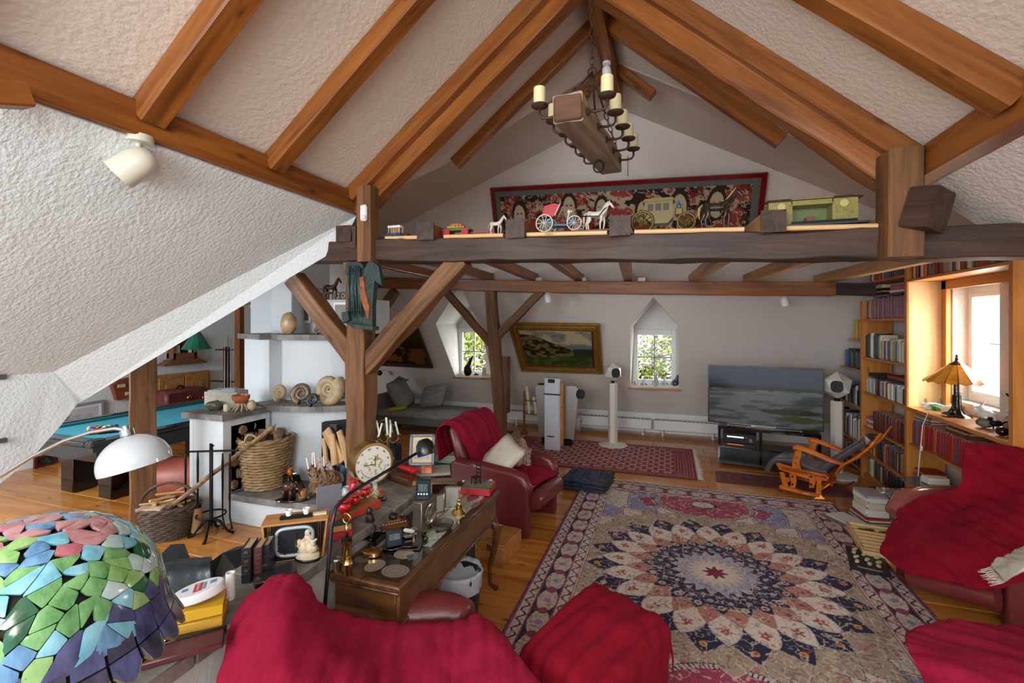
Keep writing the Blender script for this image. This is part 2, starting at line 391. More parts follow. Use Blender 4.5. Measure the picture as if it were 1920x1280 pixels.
mxs.inputs[0].default_value = .07; pt.links.new(tr.outputs[0], mxs.inputs[1]); pt.links.new(gl.outputs[0], mxs.inputs[2]); pt.links.new(mxs.outputs[0], pt.nodes['Material Output'].inputs[0])
PANE = pm
S2 = dormer(h2, 2, 8.66, (1187, 617, 1268, 723), (1196, 628, 1259, 710), 1)
S1 = dormer(h1, 1, 8.70, (858, 616, 922, 706), (868, 623, 912, 694), 1)
# ---- roof slopes of the main room
RX, RZ = -.55, 4.66
def zl(X): return 3.13+.797*(X+2.47)
def zr(X): return RZ-.895*(X-RX)
yA = -2.2
wall('ceiling_left', [(-2.72, yA, zl(-2.72)), (RX, yA, RZ), (RX, 4.82, RZ), (-1.93, 4.02, zl(-1.93)), (-2.72, 3.36, zl(-2.72))], PLC, .08, out=(-.6, 0, 1))
wall('ceiling_right', [(RX, yA, RZ), (1.45, yA, zr(1.45)), (1.45, 3.62, zr(1.45)), (.82, 3.98, zr(.82)), (RX, 4.82, RZ)], PLC, .08, out=(.6, 0, 1))
e0 = V((RX, 5.88, 4.62)); e1 = BW(771, 413); e2 = BW(1651, 397)
def ext(a, b, X): t = (X-a.x)/(b.x-a.x); return a+(b-a)*t
eL = ext(e0, e1, XL); eR = ext(e0, e2, 3.1); bb = .03
up = V((0, .07, .1)); 
def tri(name, pts, m_, out=(0, 0, 1)):
    m = M(); pts = [V(p) for p in pts]; vv = pts+[p+V(out)*.06 for p in pts]; n = len(pts)
    fs = []
    for i in range(1, n-1): fs += [(0, i, i+1), (n, n+i+1, n+i)]
    fs += [(i, (i+1) % n, n+(i+1) % n, n+i) for i in range(n)]
    m.add(vv, fs); return struct(name, m, m_)
tri('ceiling_wing_left', [(RX, 4.78, 4.655), e0+V((0, .1, 0)), e1+V((0, .12, .0)), eL+V((0, .2, 0)), (XL, 3.3, 2.25), (-4.3, 3.3, 2.45), (-2.62, 3.34, zl(-2.62)), (-1.93, 4.0, zl(-1.93)-.004)], PLC)
tri('ceiling_wing_right', [(RX, 4.78, 4.655), (.82, 3.96, zr(.82)-.004), (1.40, 3.60, zr(1.4)-.004), (3.1, 3.3, 2.72), eR+V((0, .12, 0)), e2+V((0, .1, 0)), e0+V((0, .1, 0))], PLC)
# ---- lower left slope and its diagonal soffit, knee wall
vA = PX(668, 405, -2.50); vB = PX(100, 697, -4.06)
pe = V((-2.50, yA, 2.93)); pd = V((-4.06, yA, 1.66))
wall('wall_left_slope', [vA, vB, pd, pe], PLL, .06, out=(-1, 0, 1))
s1 = P(640, 463, 3.92); s2 = P(145, 757, 3.42)
tri('trim_3', [vA, vB, s2, s1], PLL, (-.08, .1, .1))
kB = P(0, 905, 3.02)
tri('wall_knee', [vB, PX(145, 757, -4.07), PX(112, 800, -4.08), PX(60, 858, -4.1), PX(0, 907, -4.1), (-4.1, 1.2, .6), (-4.1, yA, .6), (-4.06, yA, 1.66)], PLL, (-.1, 0, 0))
# ---- lower right slope
qA = V((1.36, 3.30, 2.83)); 
wall('wall_right_slope', [(1.36, yA, 2.86), (1.36, 3.45, 2.86), (2.75, 3.45, 1.72), (2.75, yA, 1.72)], PL, .08, out=(1, 0, 1))
# ---- right wall behind bookcases with window opening
wx = 2.74
wh = [(wx, 5.22, 1.22), (wx, 5.93, 1.22), (wx, 5.93, 2.36), (wx, 5.22, 2.36)]
wall('wall_right', [(wx, yA, 0), (wx, 9.0, 0), (wx, 9.0, 3.6), (wx, 3.4, 3.6), (wx, 3.4, 1.8), (wx, yA, 1.8)], PL, .3, [wh], (1, 0, 0))
# ---- pool room shell
wall('wall_left', [(XL, .2, 0), (XL, 9, 0), (XL, 9, 3), (XL, .2, 3)], PLL, .1, out=(-1, 0, 0))
tri('ceiling_pool_room', [(XL, .2, 2.3), (XL, 3.6, 2.3), (-4.3, 3.6, 2.5), (-2.7, 3.5, 3.2), (-2.85, .2, 2.95), (-4.3, .2, 2.0)], PLL)
bbm = M().box((XL+.015, 5, .05), (.02, 8, .1)); struct('baseboard_left', bbm, WHITE)
tri('ceiling_sun_seal_right', [(RX, yA-.4, 4.95), (RX, 9, 4.95), (3.3, 9, 3.75), (3.3, 3.3, 3.0), (3.3, yA-.4, 2.3)], PL)  # unseen outer slab added to stop sunlight leaking in on the right
tri('ceiling_sun_seal_left', [(RX, yA-.4, 4.95), (RX, 9, 4.95), (-8.6, 9, 3.3), (-8.6, yA-.4, 2.7)], PL)  # same kind of added slab on the left, against stray sun
struct('wall_sun_seal_right', M().box((3.0, 3.0, 2.9), (.1, 12, 1.0)), PL)  # unseen wall strip added to close the gap where sun leaked in
# ================================================================ TIMBERS
def tb(name, label, *a, **k):
    o = beam(name, *a, **k); tag(o, label, 'beam', k.get('group')); return o
def lbeam(name, label, p0, p1, w_, h_, m_, rough=0, **k):
    return tag(beam(name, p0, p1, w_, h_, m_, rough=rough, **k), label, 'beam')
lbeam('purlin', 'long red-brown purlin running along the left slope above the white spotlight', (-2.55, yA, 3.02), (-2.55, 3.42, 3.0), .17, .17, WR, .004)
lbeam('purlin', 'red-brown purlin meeting the right corner post from the right edge', (1.39, yA, 2.88), (1.39, 3.42, 2.885), .17, .17, WR, .004)
lbeam('ridge_beam', 'ridge beam at the very top of the roof from which the chain hangs', (RX, yA, 4.51), (RX, 5.25, 4.51), .12, .2, WR, .006)
def rafter(Y, side, label, w_=.13, d_=.13, z0=.0, X1=None, m_=WR, rough=.004, X0=None):
    if side < 0:
        a = V((RX-.02 if X0 is None else X0, Y, 0)); b = V((X1 if X1 is not None else -2.52, Y, 0)); f = zl; nn = V((-.62, 0, .78))
    else:
        a = V((RX+.02 if X0 is None else X0, Y, 0)); b = V((X1 if X1 is not None else 1.36, Y, 0)); f = zr; nn = V((.67, 0, .745))
    a.z = f(a.x)-z0; b.z = f(b.x)-z0
    return lbeam('rafter', label, a-nn*d_*.5, b-nn*d_*.5, w_, d_, m_, rough, up=nn)
rafter(.05, -1, 'first rafter on the left slope, at the top left corner', X1=-2.55)
rafter(.83, -1, 'rafter on the left slope, second from the top left corner')
rafter(1.62, -1, 'rafter on the left slope ending above the white spotlight')
rafter(2.40, -1, 'thinner rafter on the left slope between spotlight and truss', .12, .12)
rafter(3.98, -1, 'pointed rafter beyond the truss on the left slope, left of the chandelier', .09, .11, X1=-1.95)
rafter(4.78, -1, 'short dark rafter stub behind the chandelier, left of the ridge', .09, .1, X1=-.92)
rafter(.83, 1, 'rafter on the right slope near the top right corner')
rafter(1.62, 1, 'rafter on the right slope at the right edge of the picture')
rafter(2.42, 1, 'rafter on the right slope running into the right purlin', .13, .13)
rafter(3.98, 1, 'pointed rafter beyond the truss on the right slope, right of the chandelier', .09, .11, X1=.84)
rafter(4.78, 1, 'short dark rafter stub on the right of the ridge behind the chandelier', .09, .1, X1=-.12)
# truss: upper rafter and heavier hewn rafter under it
rafter(3.22, -1, 'upper squared rafter of the left side of the truss', .14, .12)
rafter(3.30, -1, 'heavy hewn lower rafter of the left side of the truss', .15, .14, .11, rough=.014)
rafter(3.22, 1, 'upper squared rafter of the right side of the truss', .14, .12, X1=1.42)
rafter(3.30, 1, 'heavy hewn lower rafter of the truss on the right, chipped underneath', .16, .15, .12, rough=.018, X1=1.30)
TY = 3.28
def tz(X): return 2.664-.0375*(X+2.2)                    # top of tie beam / joists
lbeam('tie_beam', 'massive dark tie beam across the room with toys standing above it', (-3.0, TY, tz(-3.0)-.085), (1.85, TY, tz(1.85)-.085), .2, .17, WD, .02, seed=3, seg=30)
bk = lbeam('back_beam', 'long brown beam under the joists in front of the windows', (-4.9, 6.9, 2.70), (1.98, 6.9, 2.52-.09), .18, .18, WR, .008, seed=5, seg=24, bow=-.03)
lbeam('back_beam', 'short darker beam piece continuing the back beam into the bookcase', (1.98, 6.92, 2.43), (2.42, 6.92, 2.41), .16, .15, WD, .006)
jx = [-3.6, -2.75, -2.0, -1.28, -.55, .35, 1.05, 1.9]
WJ = wood('joist_wood_sunlit', '8a5c34', 'c49a6a', .5, 2, .2)  # paler wood for the right-hand joists, sunlight put into the colour
names = ['farthest left above the chimney', 'second from the left, behind the left post', 'third from the left over the left window', 'fourth from the left over the gold-framed painting',
         'middle one, seen end on', 'over the pointed window', 'over the television, left of the speaker', 'nearest the bookcase, sunlit']
for X, nm in zip(jx, names):
    xa = X+.24
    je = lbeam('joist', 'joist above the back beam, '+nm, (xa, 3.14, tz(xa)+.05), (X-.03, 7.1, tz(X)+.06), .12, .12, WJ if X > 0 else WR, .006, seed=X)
    mk('joist_end', M().box((-.004, 0, .0), (.012, .138, .132)), WD, je, .5, label='dark end of the joist')
# truss posts
lbeam('post', 'short upright between tie beam and left truss rafter, alarm sensor on it', PY(690, 492, 3.17), PY(690, 352, 3.17), .13, .13, WO, .003, up=(0, 1, 0))
lbeam('post', 'upright post at the right end of the tie beam', PY(1686, 484, 3.14), PY(1688, 285, 3.14), .165, .165, WO, .006, up=(0, 1, 0))
mp_ = PY(680, 500, TY); 
lbeam('main_post', 'big weathered post beside the chimney, dark carving hung near its top', (mp_.x+.02, TY-.02, .0), (mp_.x-.03, TY, 2.5), .18, .18, WO, .024, up=(0, 1, 0), seed=9, seg=26)
def br(name, label, a, b, Y, w_, m_=WO, rough=.012, Y2=None, taper=1):
    return lbeam(name, label, PY(*a, Y), PY(*b, Y2 or Y), w_, w_*.9, m_, rough, up=(0, 1, 0), taper=taper)
br('brace', 'thick diagonal brace rising right from the main post to the tie beam', (683, 690), (868, 484), TY, .155, rough=.02)
br('brace', 'diagonal brace rising left from the main post to the slope', (668, 672), (553, 522), TY, .155)
br('mid_post', 'slightly bowed brown post under the back beam left of the gold-framed painting', (943, 850), (920, 545), 6.9, .17)
br('brace', 'brace on the left of the post by the left window', (921, 645), (835, 545), 6.9, .12)
br('brace', 'brace on the right of the post by the gold-framed painting', (918, 645), (1016, 545), 6.9, .12)
br('brace', 'brace seen behind the main post rising to the back beam', (690, 615), (741, 545), 6.9, .15)
br('post', 'narrow orange-brown timber beside the chimney and the billiard cues', (449, 812), (449, 575), 6.3, .12, WR, .003)
for (a, c) in ((-2.15, -1.80), (-1.63, -1.15), (-.97, -.40), (-.22, .44), (.62, 1.22)):
    o = lbeam('toy_board', 'pale plank edge lying on the tie beam under the toys, '+{-2.15: 'left end', -1.63: 'under the green cart', -.97: 'under the red-hooded carriage', -.22: 'under the olive coach', .62: 'under the tin station'}[a], (a, 3.33, tz(a)+.016), (c, 3.33, tz(c)+.016), .3, .028, WPL)
# post in the pool room
q = G(268, 1002); q2 = P(270, 660, FOC*2/(1002-HY))
lbeam('pool_room_post', 'rough dark post standing between the pool table and the log basket', (q.x, q.y, 0), (q.x, q.y, 1.85), .2, .2, WO, .012, up=(.5, .85, 0), seed=21)
# beam ends
lbeam('beam_end', 'dark hewn beam stub sticking out behind the right post', PY(1712, 395, 3.1), PY(1765, 392, 3.0), .16, .22, WD, .02, up=(0, .4, 1))
lbeam('beam_end', 'dark hewn beam stub beside the left truss post under the slope', PY(652, 445, 3.15), PY(672, 445, 3.3), .14, .17, WD, .02)
lbeam('beam_end', 'orange beam end at the left edge under the left purlin', PX(-60, 172, -2.42), PX(45, 180, -2.42), .1, .09, WR, 0)
# ================================================================ CHIMNEY, POOL ROOM
CH = PLF
def slab(name, pts, z0, z1, parent, m_=SLATE, jit=.004, label=None):
    return mk(name, M().prism([(p[0], p[1], z0) for p in pts], (0, 0, z1-z0)), m_, parent, .3, world=True, label=label)
def arcpts(cx, cy, rx, ry, a0, a1, n):
    return [(cx+rx*cos(a0+(a1-a0)*i/n), cy+ry*sin(a0+(a1-a0)*i/n)) for i in range(n+1)]
def slabring(outer, inner, z0, z1, parent, step):
    """slab edge split into stone pieces: strips between an outer and an inner outline"""
    i = 0
    while i < len(outer)-1:
        j = min(len(outer)-1, i+step); g = .0035
        po = outer[i:j+1]; pi_ = inner[i:j+1]
        dz = rnd.uniform(-.003, .003)
        c = V((sum(p[0] for p in po+pi_)/(2*len(po)), sum(p[1] for p in po+pi_)/(2*len(po)), 0))
        q = [((p[0]-c.x)*.985+c.x, (p[1]-c.y)*.985+c.y) for p in po+pi_[::-1]]
        mk('stone_slab', M().prism([(a, b, z0+dz) for a, b in q], (0, 0, z1-z0)), SLATE, parent, .3, world=True)
        i = j
ch = thing('fireplace', 'white plastered curved corner fireplace with slate ledges', 'fireplace', (-4.1, 4.9, 0))
LZ = 1.08; MZ = 1.86
low = [(-4.55, 5.6), (-4.55, 4.0), (-4.2, 3.98)]+arcpts(-3.95, 4.95, .98, .95, R(255), R(318), 10)+[(-4.05, 5.6)]
mk('lower_body', M().prism([(a, b, 0) for a, b in low], (0, 0, LZ-.02)), CH, ch, .5, world=True)
upo = [(-4.95, 5.6), (-4.95, 4.35), (-4.32, 4.12)]+arcpts(-3.95, 5.0, .84, .82, R(248), R(318), 10)+[(-4.05, 5.6)]
mk('upper_body', M().prism([(a, b, LZ-.02) for a, b in upo], (0, 0, MZ-.05-LZ+.02)), CH, ch, .5, world=True)
lo_o = arcpts(-3.95, 4.98, 1.08, 1.12, R(247), R(322), 12); lo_i = arcpts(-3.95, 4.98, .4, .4, R(247), R(322), 12)
slabring(lo_o, lo_i, LZ-.02, LZ+.04, ch, 2)
ma_o = [(-5.05, 4.33), (-4.72, 4.2), (-4.38, 4.04)]+arcpts(-3.95, 5.0, .95, .94, R(248), R(320), 10); ma_i = [(-5.05, 5.2), (-4.7, 5.1), (-4.4, 5.0)]+arcpts(-3.95, 5.0, .3, .3, R(248), R(320), 10)
slabring(ma_o, ma_i, MZ-.05, MZ+.01, ch, 2)
mk('chimney_flue', M().box((-4.68, 5.0, (MZ+3.0)/2), (.34, .7, 3.0-MZ), b=.01), CH, ch, world=True)
mk('flue_wall', M().box((-5.3, 5.25, 1.6), (1.0, .1, 3.2)), CH, ch, world=True)
hb = M().box((-4.17, 5.15, (MZ+2.3)/2), (1.2, .5, 2.3-MZ), b=.01); mk('warm_air_box', hb, CH, ch, world=True)
for X in (-4.55, -3.93):
    g = mk('air_grille', M().box((X, 4.885, 2.13), (.26, .03, .27), b=.006), WHITE, ch, world=True)
    for k in range(9):
        mk('grille_slat', M().box((X, 4.868, 2.04+k*.022), (.2, .012, .011), T=None), mat('slat_tan', '8e866e', .5), g)
    mk('grille_opening', M().box((X, 4.871, 2.13), (.2, .006, .2)), BLACK, g)
# hearth bench
bo = [(-4.42, 3.52), (-4.2, 3.47), (-3.9, 3.46), (-3.55, 3.47), (-3.2, 3.5), (-2.85, 3.54)]
bi = [(p[0], 4.35) for p in bo]
bench = thing('hearth_bench', 'low white hearth bench with a slate slab top in front of the fireplace', 'bench', (-3.5, 3.9, 0))
mk('bench_base', M().prism([(a, b+.05, 0) for a, b in bo]+[(a, b, 0) for a, b in bi[::-1]], (0, 0, .24)), CH, bench, .5, world=True)
slabring(bo, bi, .24, .30, bench, 1)
# side block with log niche
blk = thing('log_niche', 'white plastered block with a slate top and a log niche left of the fireplace', 'niche', (-4.4, 3.65, 0))
x0, x1, y0, y1 = -4.62, -4.17, 3.42, 3.98
mm = M().prism([(-4.17, y0, 0), (-4.17, y1, 0), (-4.17, y1, 1.04), (-4.17, y1-.05, 1.04), (-4.17, y1-.05, .3), (-4.17, y0+.09, .3), (-4.17, y0+.09, .96), (-4.17, y1-.05, .96), (-4.17, y1-.05, 1.04), (-4.17, y0, 1.04)], (-.4, 0, 0)).box((-4.6, (y0+y1)/2, .52), (.05, y1-y0, 1.04))
mk('niche_body', mm, CH, blk, world=True)
slabring([(x0-.05, y0-.06), ((x0+x1)/2, y0-.06), (x1+.06, y0-.06)], [(x0-.05, y1), ((x0+x1)/2, y1), (x1+.06, y1)], 1.04, 1.1, blk, 1)
FIREW = wood('firewood', '4a3322', 'a5835c', .8, 3, .6, knots=False)
def log(name, label, a, b, r, group=None, seed=0):
    m = M(); a = V(a); b = V(b); n = 7
    pts = [a+(b-a)*i/n+V((noise.noise(V((i*.9+seed, 1, 2)))*r*.5, noise.noise(V((i*.9+seed, 5, 2)))*r*.5, 0)) for i in range(n+1)]
    m.tube(pts, [r*(1+.2*noise.noise(V((i+seed, 0, 7)))) for i in range(n+1)], 7)
    o = mk(name, m, FIREW, None, .8); return tag(o, label, 'firewood', group)
k = 0; ORDS = ['first', 'second', 'third', 'fourth', 'fifth']; LV = ['bottom', 'second', 'third', 'fourth', 'fifth', 'top']
for zz, ys in ((.36, (3.56, 3.68, 3.80, 3.9)), (.47, (3.6, 3.73, 3.86)), (.58, (3.56, 3.68, 3.8, 3.9)), (.69, (3.6, 3.72, 3.85)), (.80, (3.56, 3.68, 3.8, 3.9)), (.90, (3.62, 3.75, 3.87))):
    for y_ in ys:
        k += 1; log('firewood_log', ORDS[ys.index(y_)]+' log from the front, '+LV[min(5, int((zz-.34)/.108))]+' layer of the niche log stack', (-4.5, y_, zz), (-4.16+rnd.uniform(-.03, .02), y_+rnd.uniform(-.02, .02), zz+rnd.uniform(-.01, .01)), rnd.uniform(.045, .056), 'logs stacked in the niche', k)
log('branch', 'long bent branch leaning across the log niche over the big basket', G(300, 965, .25), PY(512, 800, 3.62), .022, None, 5)
# firebox opening and wood in front
fb = thing('firebox', 'dark firebox opening in the right side of the fireplace behind the split wood', 'firebox', (-3.3, 4.2, .35))
p0 = PY(603, 792, 4.02); p1 = PY(662, 784, 4.22); 
mk('firebox_frame', M().prism([(p0.x, p0.y, .34), (p1.x+.1, p1.y+.03, .34), (p1.x+.1, p1.y+.03, p1.z), (p0.x, p0.y, p0.z)], (-.05, .25, 0)), mat('firebox_black', '14171b', .8), fb, world=True)  # near-black solid block fills the opening
mk('glass_door', M().prism([(p0.x+.12, p0.y+.01, .36), (p0.x+.2, p0.y+.02, .36), (p0.x+.2, p0.y+.02, p0.z-.01), (p0.x+.12, p0.y+.01, p0.z-.01)], (.0, -.03, 0)), mat('dark_steel', '3a4048', .35, .6), fb, world=True)
PLANKW = wood('kindling', 'a0784c', 'd0a878', .7, 2, .2, knots=False)
for i, (a, b, wd_) in enumerate((((612, 870), (606, 822), .05), ((640, 868), (612, 806), .12), ((650, 860), (636, 808), .07), ((628, 872), (622, 815), .08), ((655, 875), (640, 820), .08))):
    pa = PY(a[0], a[1], 3.92-.015*i); pb_ = PY(b[0], b[1], 4.0-.015*i)
    o = beam('split_wood', pa, pb_, wd_, .035, PLANKW, up=(0, 1, 0), rough=.006); tag(o, ['leftmost narrow', 'broad', 'rightmost but one', 'middle', 'rightmost'][i]+' pale split firewood piece leaning before the firebox', 'firewood', 'split wood before the firebox')
# ---- fossils and stones
def ammonite(c, r, th, label, m_, face=(0, -1, .1), turns=2.6, ribs=26):
    m = M(); rows = []; n = int(ribs*turns*1.0); pts = []; rs = []
    f = V(face).normalized(); Rm = f.to_track_quat('Z', 'Y').to_matrix()
    for i in range(n*2+1):
        t = i/(n*2); a = t*turns*2*pi; rad = r*(.06+.72*t**1.25); tube_r = r*(.05+.27*t**1.2)*(1+(.07 if i % 2 else -.05))
        pts.append(V(c)+Rm@V((rad*cos(a+.8), rad*sin(a+.8), 0))); rs.append(tube_r)
    m.tube(pts, rs, 8, flat=1); o = mk('ammonite', m, m_, None, 1.2); return tag(o, label, 'fossil')
AM1 = mat('ammonite_tan', '8a7657', .6, 0, 'b09a78', 14, .4, 40); AM2 = mat('ammonite_dark', '2c2622', .3, .1, '8a7058', 9, .3, 30)
def onledge(x, z, Y): p = PY(x, 700, Y); return V((p.x, Y, z))
zL = LZ+.04
ammonite((*onledge(525, 0, 4.06).xy, zL+.10), .105, .05, 'small tan ribbed ammonite, leftmost on the fireplace ledge', AM1, (0, -1, .2))
ammonite((*onledge(566, 0, 4.02).xy, zL+.12), .125, .05, 'dark brown polished ammonite in the middle of the fireplace ledge', AM2, (.3, -1, .3))
ammonite((*onledge(587, 0, 3.94).xy, zL+.075), .075, .05, 'small black ammonite in front of the big tan one', mat('jet', '22262b', .3), (.2, -1, .3))
ammonite((*onledge(617, 0, 4.06).xy, zL+.175), .185, .07, 'largest tan ribbed ammonite on the fireplace ledge', AM1, (0, -1, .1), 3)
o = mk('orthoceras_slab', M().prism([PY(629, 745, 4.12), PY(653, 750, 4.12), PY(652, 728, 4.14), PY(641, 712, 4.18), PY(632, 714, 4.18)], (0, .06, 0)), mat('polished_black_fossil', '15171a', .12, 0, '9a9ea0', 5, contrast=.12), None, .4); o.location.z = 0; tag(o, 'tall polished black and white fossil slab at the right end of the fireplace ledge', 'fossil')
o = mk('small_stone', M().box((*onledge(500, 0, 4.2).xy, zL+.032), (.075, .05, .06), b=.015), mat('stone_tan', '8f8468', .7, bump=.4), None); tag(o, 'small square tan stone at the left end of the fireplace ledge', 'stone')
o = mk('petrified_wood', M().ell((*PY(541, 0, 4.24).xy, MZ+.135), (.11, .06, .13), jit=.12), mat('petrified', '9a7a52', .35, 0, 'c8a880', 9), None, 3); tag(o, 'rounded polished petrified wood standing on the upper slate mantel', 'stone')
ammonite((*PY(598, 0, 4.2).xy, MZ+.065), .062, .03, 'small round nautilus fossil on the upper mantel behind the brace', AM2, (0, -1, .2))
# bone and bark group on the side block
zB = 1.1
t = thing('wooden_crate_box', 'weathered grey wooden box with papers on the log niche top', 'box', (*PY(425, 0, 3.75).xy, zB), .25)
mk('box_body', M().box((0, 0, .085), (.36, .2, .17), b=.004), mat('driftwood', '8f877a', .8, 0, 'b5ac9c', 10, .4, 30), t)
mk('papers', M().box((0, 0, .178), (.3, .17, .012)).box((.03, 0, .19), (.12, .1, .012), rz=.4), mat('paper_grey', '9aa3aa', .7), t)
t = thing('agate_bowl', 'brown polished agate bowl on a root stand, on the log niche top', 'bowl', (*PY(452, 0, 3.62).xy, zB))
mk('bowl', M().lathe([(.0, .07), (.05, .08), (.08, .12), (.085, .16), (.075, .16), (.07, .125), (.0, .09)], n=18), mat('agate', '7a3418', .2, 0, 'b06a42', 8), t, 1)
for k in range(9):
    a = 2*pi*k/9; mk('root_leg', M().tube([(.02*cos(a), .02*sin(a), .09), (.05*cos(a+.2), .05*sin(a+.2), .045), (.085*cos(a), .085*sin(a), .004)], [.012, .01, .006], 6), AM1, t, 1)
o = mk('ash_stone', M().ell((*PY(402, 0, 3.56).xy, zB+.045), (.09, .07, .05), jit=.5), mat('green_stone', '1e211c', .3, 0, '6f6d52', 10), None, 1); tag(o, 'dark mottled hollow stone at the front of the log niche top', 'stone')
o = mk('pale_stone', M().box((*PY(425, 0, 3.52).xy, zB+.04), (.055, .05, .08), b=.012), mat('pale_stone_m', 'b4a98a', .6, bump=.5), None); tag(o, 'pale square stone block beside the root-footed agate bowl', 'stone')
o = mk('brown_stone', M().ell((*PY(472, 0, 3.66).xy, zB+.05), (.045, .04, .055), jit=.3), AM1, None, 1); tag(o, 'small knobbly tan fossil right of the agate bowl', 'fossil')
# ---- wicker baskets
def wicker(t, rb, rt, h, n, m_, rows, sx=1, sy=1, name='basket_body'):
    for j in range(rows):
        f = (j+.5)/rows; r = rb+(rt-rb)*f; m = M()
        pts = [((r+.008*cos(k*pi+j*pi))*cos(2*pi*k/n)*sx, (r+.008*cos(k*pi+j*pi))*sin(2*pi*k/n)*sy, h*f+.003*sin(k*2.1+j)) for k in range(n)]
        m.tube(pts, h/rows*.55, 5, closed=True); mk('wicker_strand', m, m_, t, 2)
    m = M()
    for k in range(n//2):
        a = 2*pi*(2*k)/n; m.tube([(rb*.98*cos(a)*sx, rb*.98*sin(a)*sy, 0), (rt*.98*cos(a)*sx, rt*.98*sin(a)*sy, h)], .006, 4)
    mk('uprights', m, m_, t, 2)
    mk('basket_inner_shade', M().lathe([(0, .01), (rb*.95, .01), (rt*.95, h*.96)], n=24, sx=sx, sy=sy), mat('basket_shadow', '3a2a18', .9), t, 1)  # dark inner sheet, shade inside the basket put into its colour
    rm = M()
    for q in range(2):
        pts = [((rt+.012*cos(k*1.3+q*pi))*cos(2*pi*k/36)*sx, (rt+.012*cos(k*1.3+q*pi))*sin(2*pi*k/36)*sy, h+.012*sin(k*1.3+q*pi)) for k in range(36)]
        rm.tube(pts, .014, 6, closed=True)
    mk('rim', rm, m_, t, 2)
WK = mat('wicker_tan', '6e5334', .7, 0, 'b5966a', 12, .4, 60); WKD = mat('wicker_dark', '2e2018', .7, 0, '5e4a3c', 14, .4, 60)
bx = G(484, 915, .3)
t = thing('log_basket', 'tall round light-brown wicker basket with rope handles on the hearth bench', 'basket', (bx.x, bx.y+.1, .3), .3)
wicker(t, .20, .255, .50, 30, WK, 17)
for s_ in (-1, 1):
    mk('rope_handle', M().tube([(.07*cos(a), s_*(.25+.02*sin(a)), .50+.09*sin(a)) for a in [pi*i/10 for i in range(11)]], .014, 6), WK, t, 2)
for i in range(5):
    a = i*1.3; q = V((bx.x+.12*cos(a), bx.y+.1+.12*sin(a), .5)); log('firewood_log', 'rough log standing inside the tall round basket', q, q+V((.04*cos(a), .04*sin(a), .36)), .045, 'logs in the tall basket', 40+i)
bx = G(300, 1012)
t = thing('kindling_basket', 'oval dark wicker basket with a bow handle on the floor by the rough post', 'basket', (bx.x, bx.y+.08, 0), .55)
wicker(t, .155, .22, .29, 30, WKD, 15, 1.12, .85)
mk('handle', M().tube([(.24*cos(a), 0, .29+.21*sin(a)) for a in [pi*i/14 for i in range(15)]], .014, 6), WKD, t, 2)
for i in range(12):
    a = rnd.uniform(0, pi); q = V((bx.x+rnd.uniform(-.09, .09), bx.y+.08+rnd.uniform(-.07, .07), .25+.012*i)); d_ = V((cos(a)*.16, sin(a)*.1, rnd.uniform(-.02, .05)))
    o = beam('kindling_stick', q-d_, q+d_, .035, .018, PLANKW, rough=.004); tag(o, 'pale kindling stick lying in the oval dark basket', 'firewood', 'kindling in the oval basket')
o = mk('newspaper', M().box((bx.x-.02, bx.y-.06, .31), (.22, .1, .025), b=.006, rz=.4).tube([(bx.x-.27, bx.y+.02, .31), (bx.x-.18, bx.y+.0, .31)], .028, 8), mat('newsprint', 'c9b98f', .8, 0, '7e2a26', 9), None); tag(o, 'folded newspaper sticking out of the oval dark basket', 'newspaper')
# ---- fire tools
fb_ = G(396, 1004)
t = thing('fire_tool_stand', 'black wrought iron fire tool stand with a ring handle base by the hearth', 'stand', (fb_.x, fb_.y, 0), .1)
mk('shaft', M().box((0, 0, .45), (.035, .02, .72), b=.005).tube([(0, 0, .8), (.0, .0, .86), (.02, 0, .84)], .016, 6), IRON, t)
mk('crossbar', M().tube([(-.3, .0, .77), (.3, 0, .82)], .011, 6), IRON, t)
mk('ring', M().tube([(.12*cos(a)-.0, .12*sin(a), .2) for a in [2*pi*i/20 for i in range(20)]], .009, 6, closed=True), IRON, t, 2)
for k in range(4):
    a = pi/2*k+.5; mk('foot', M().tube([(0, 0, .16), (.07*cos(a), .07*sin(a), .13), (.14*cos(a), .14*sin(a), .03), (.19*cos(a), .19*sin(a), .01)], [.014, .013, .012, .016], 6), IRON, t, 2)
def tool(px, label, kind, dx):
    o = thing('fire_'+kind, label, 'tool', (fb_.x+dx*cos(.1), fb_.y+dx*sin(.1)-.02, 0))
    mk('rod', M().tube([(0, 0, .79), (0, 0, .70), (0, 0, .2)], [.006, .011, .006], 6), IRON, o, 2)
    if kind == 'shovel': mk('blade', M().prism([(-.065, 0, .02), (.065, 0, .02), (.055, 0, .15), (.02, 0, .21), (-.02, 0, .21), (-.055, 0, .15)], (0, .012, 0)), IRON, o)
    if kind == 'broom':
        mk('bristles', M().lathe([(.055, .04), (.045, .12), (.03, .26)], n=14), mat('bristle', '7d5a3a', .9, 0, '9d7a54', 30, .5, 90), o, 1)
        mk('ferrule', M().lathe([(.03, .26), (.034, .3), (.01, .31)], n=12), IRON, o, 1)
    if kind in ('poker', 'tongs'): mk('tip', M().tube([(0, 0, .2), (.03, 0, .1), (0, 0, .09)], .008, 6), IRON, o, 2)
tool(0, 'black fireplace shovel hanging at the left of the fire tool stand', 'shovel', -.27)
tool(0, 'hearth broom with brown bristles hanging beside the stand shaft', 'broom', -.13)
tool(0, 'iron poker hanging to the right of the stand shaft', 'poker', .15)
tool(0, 'iron tongs hanging at the right end of the fire tool stand', 'tongs', .23)
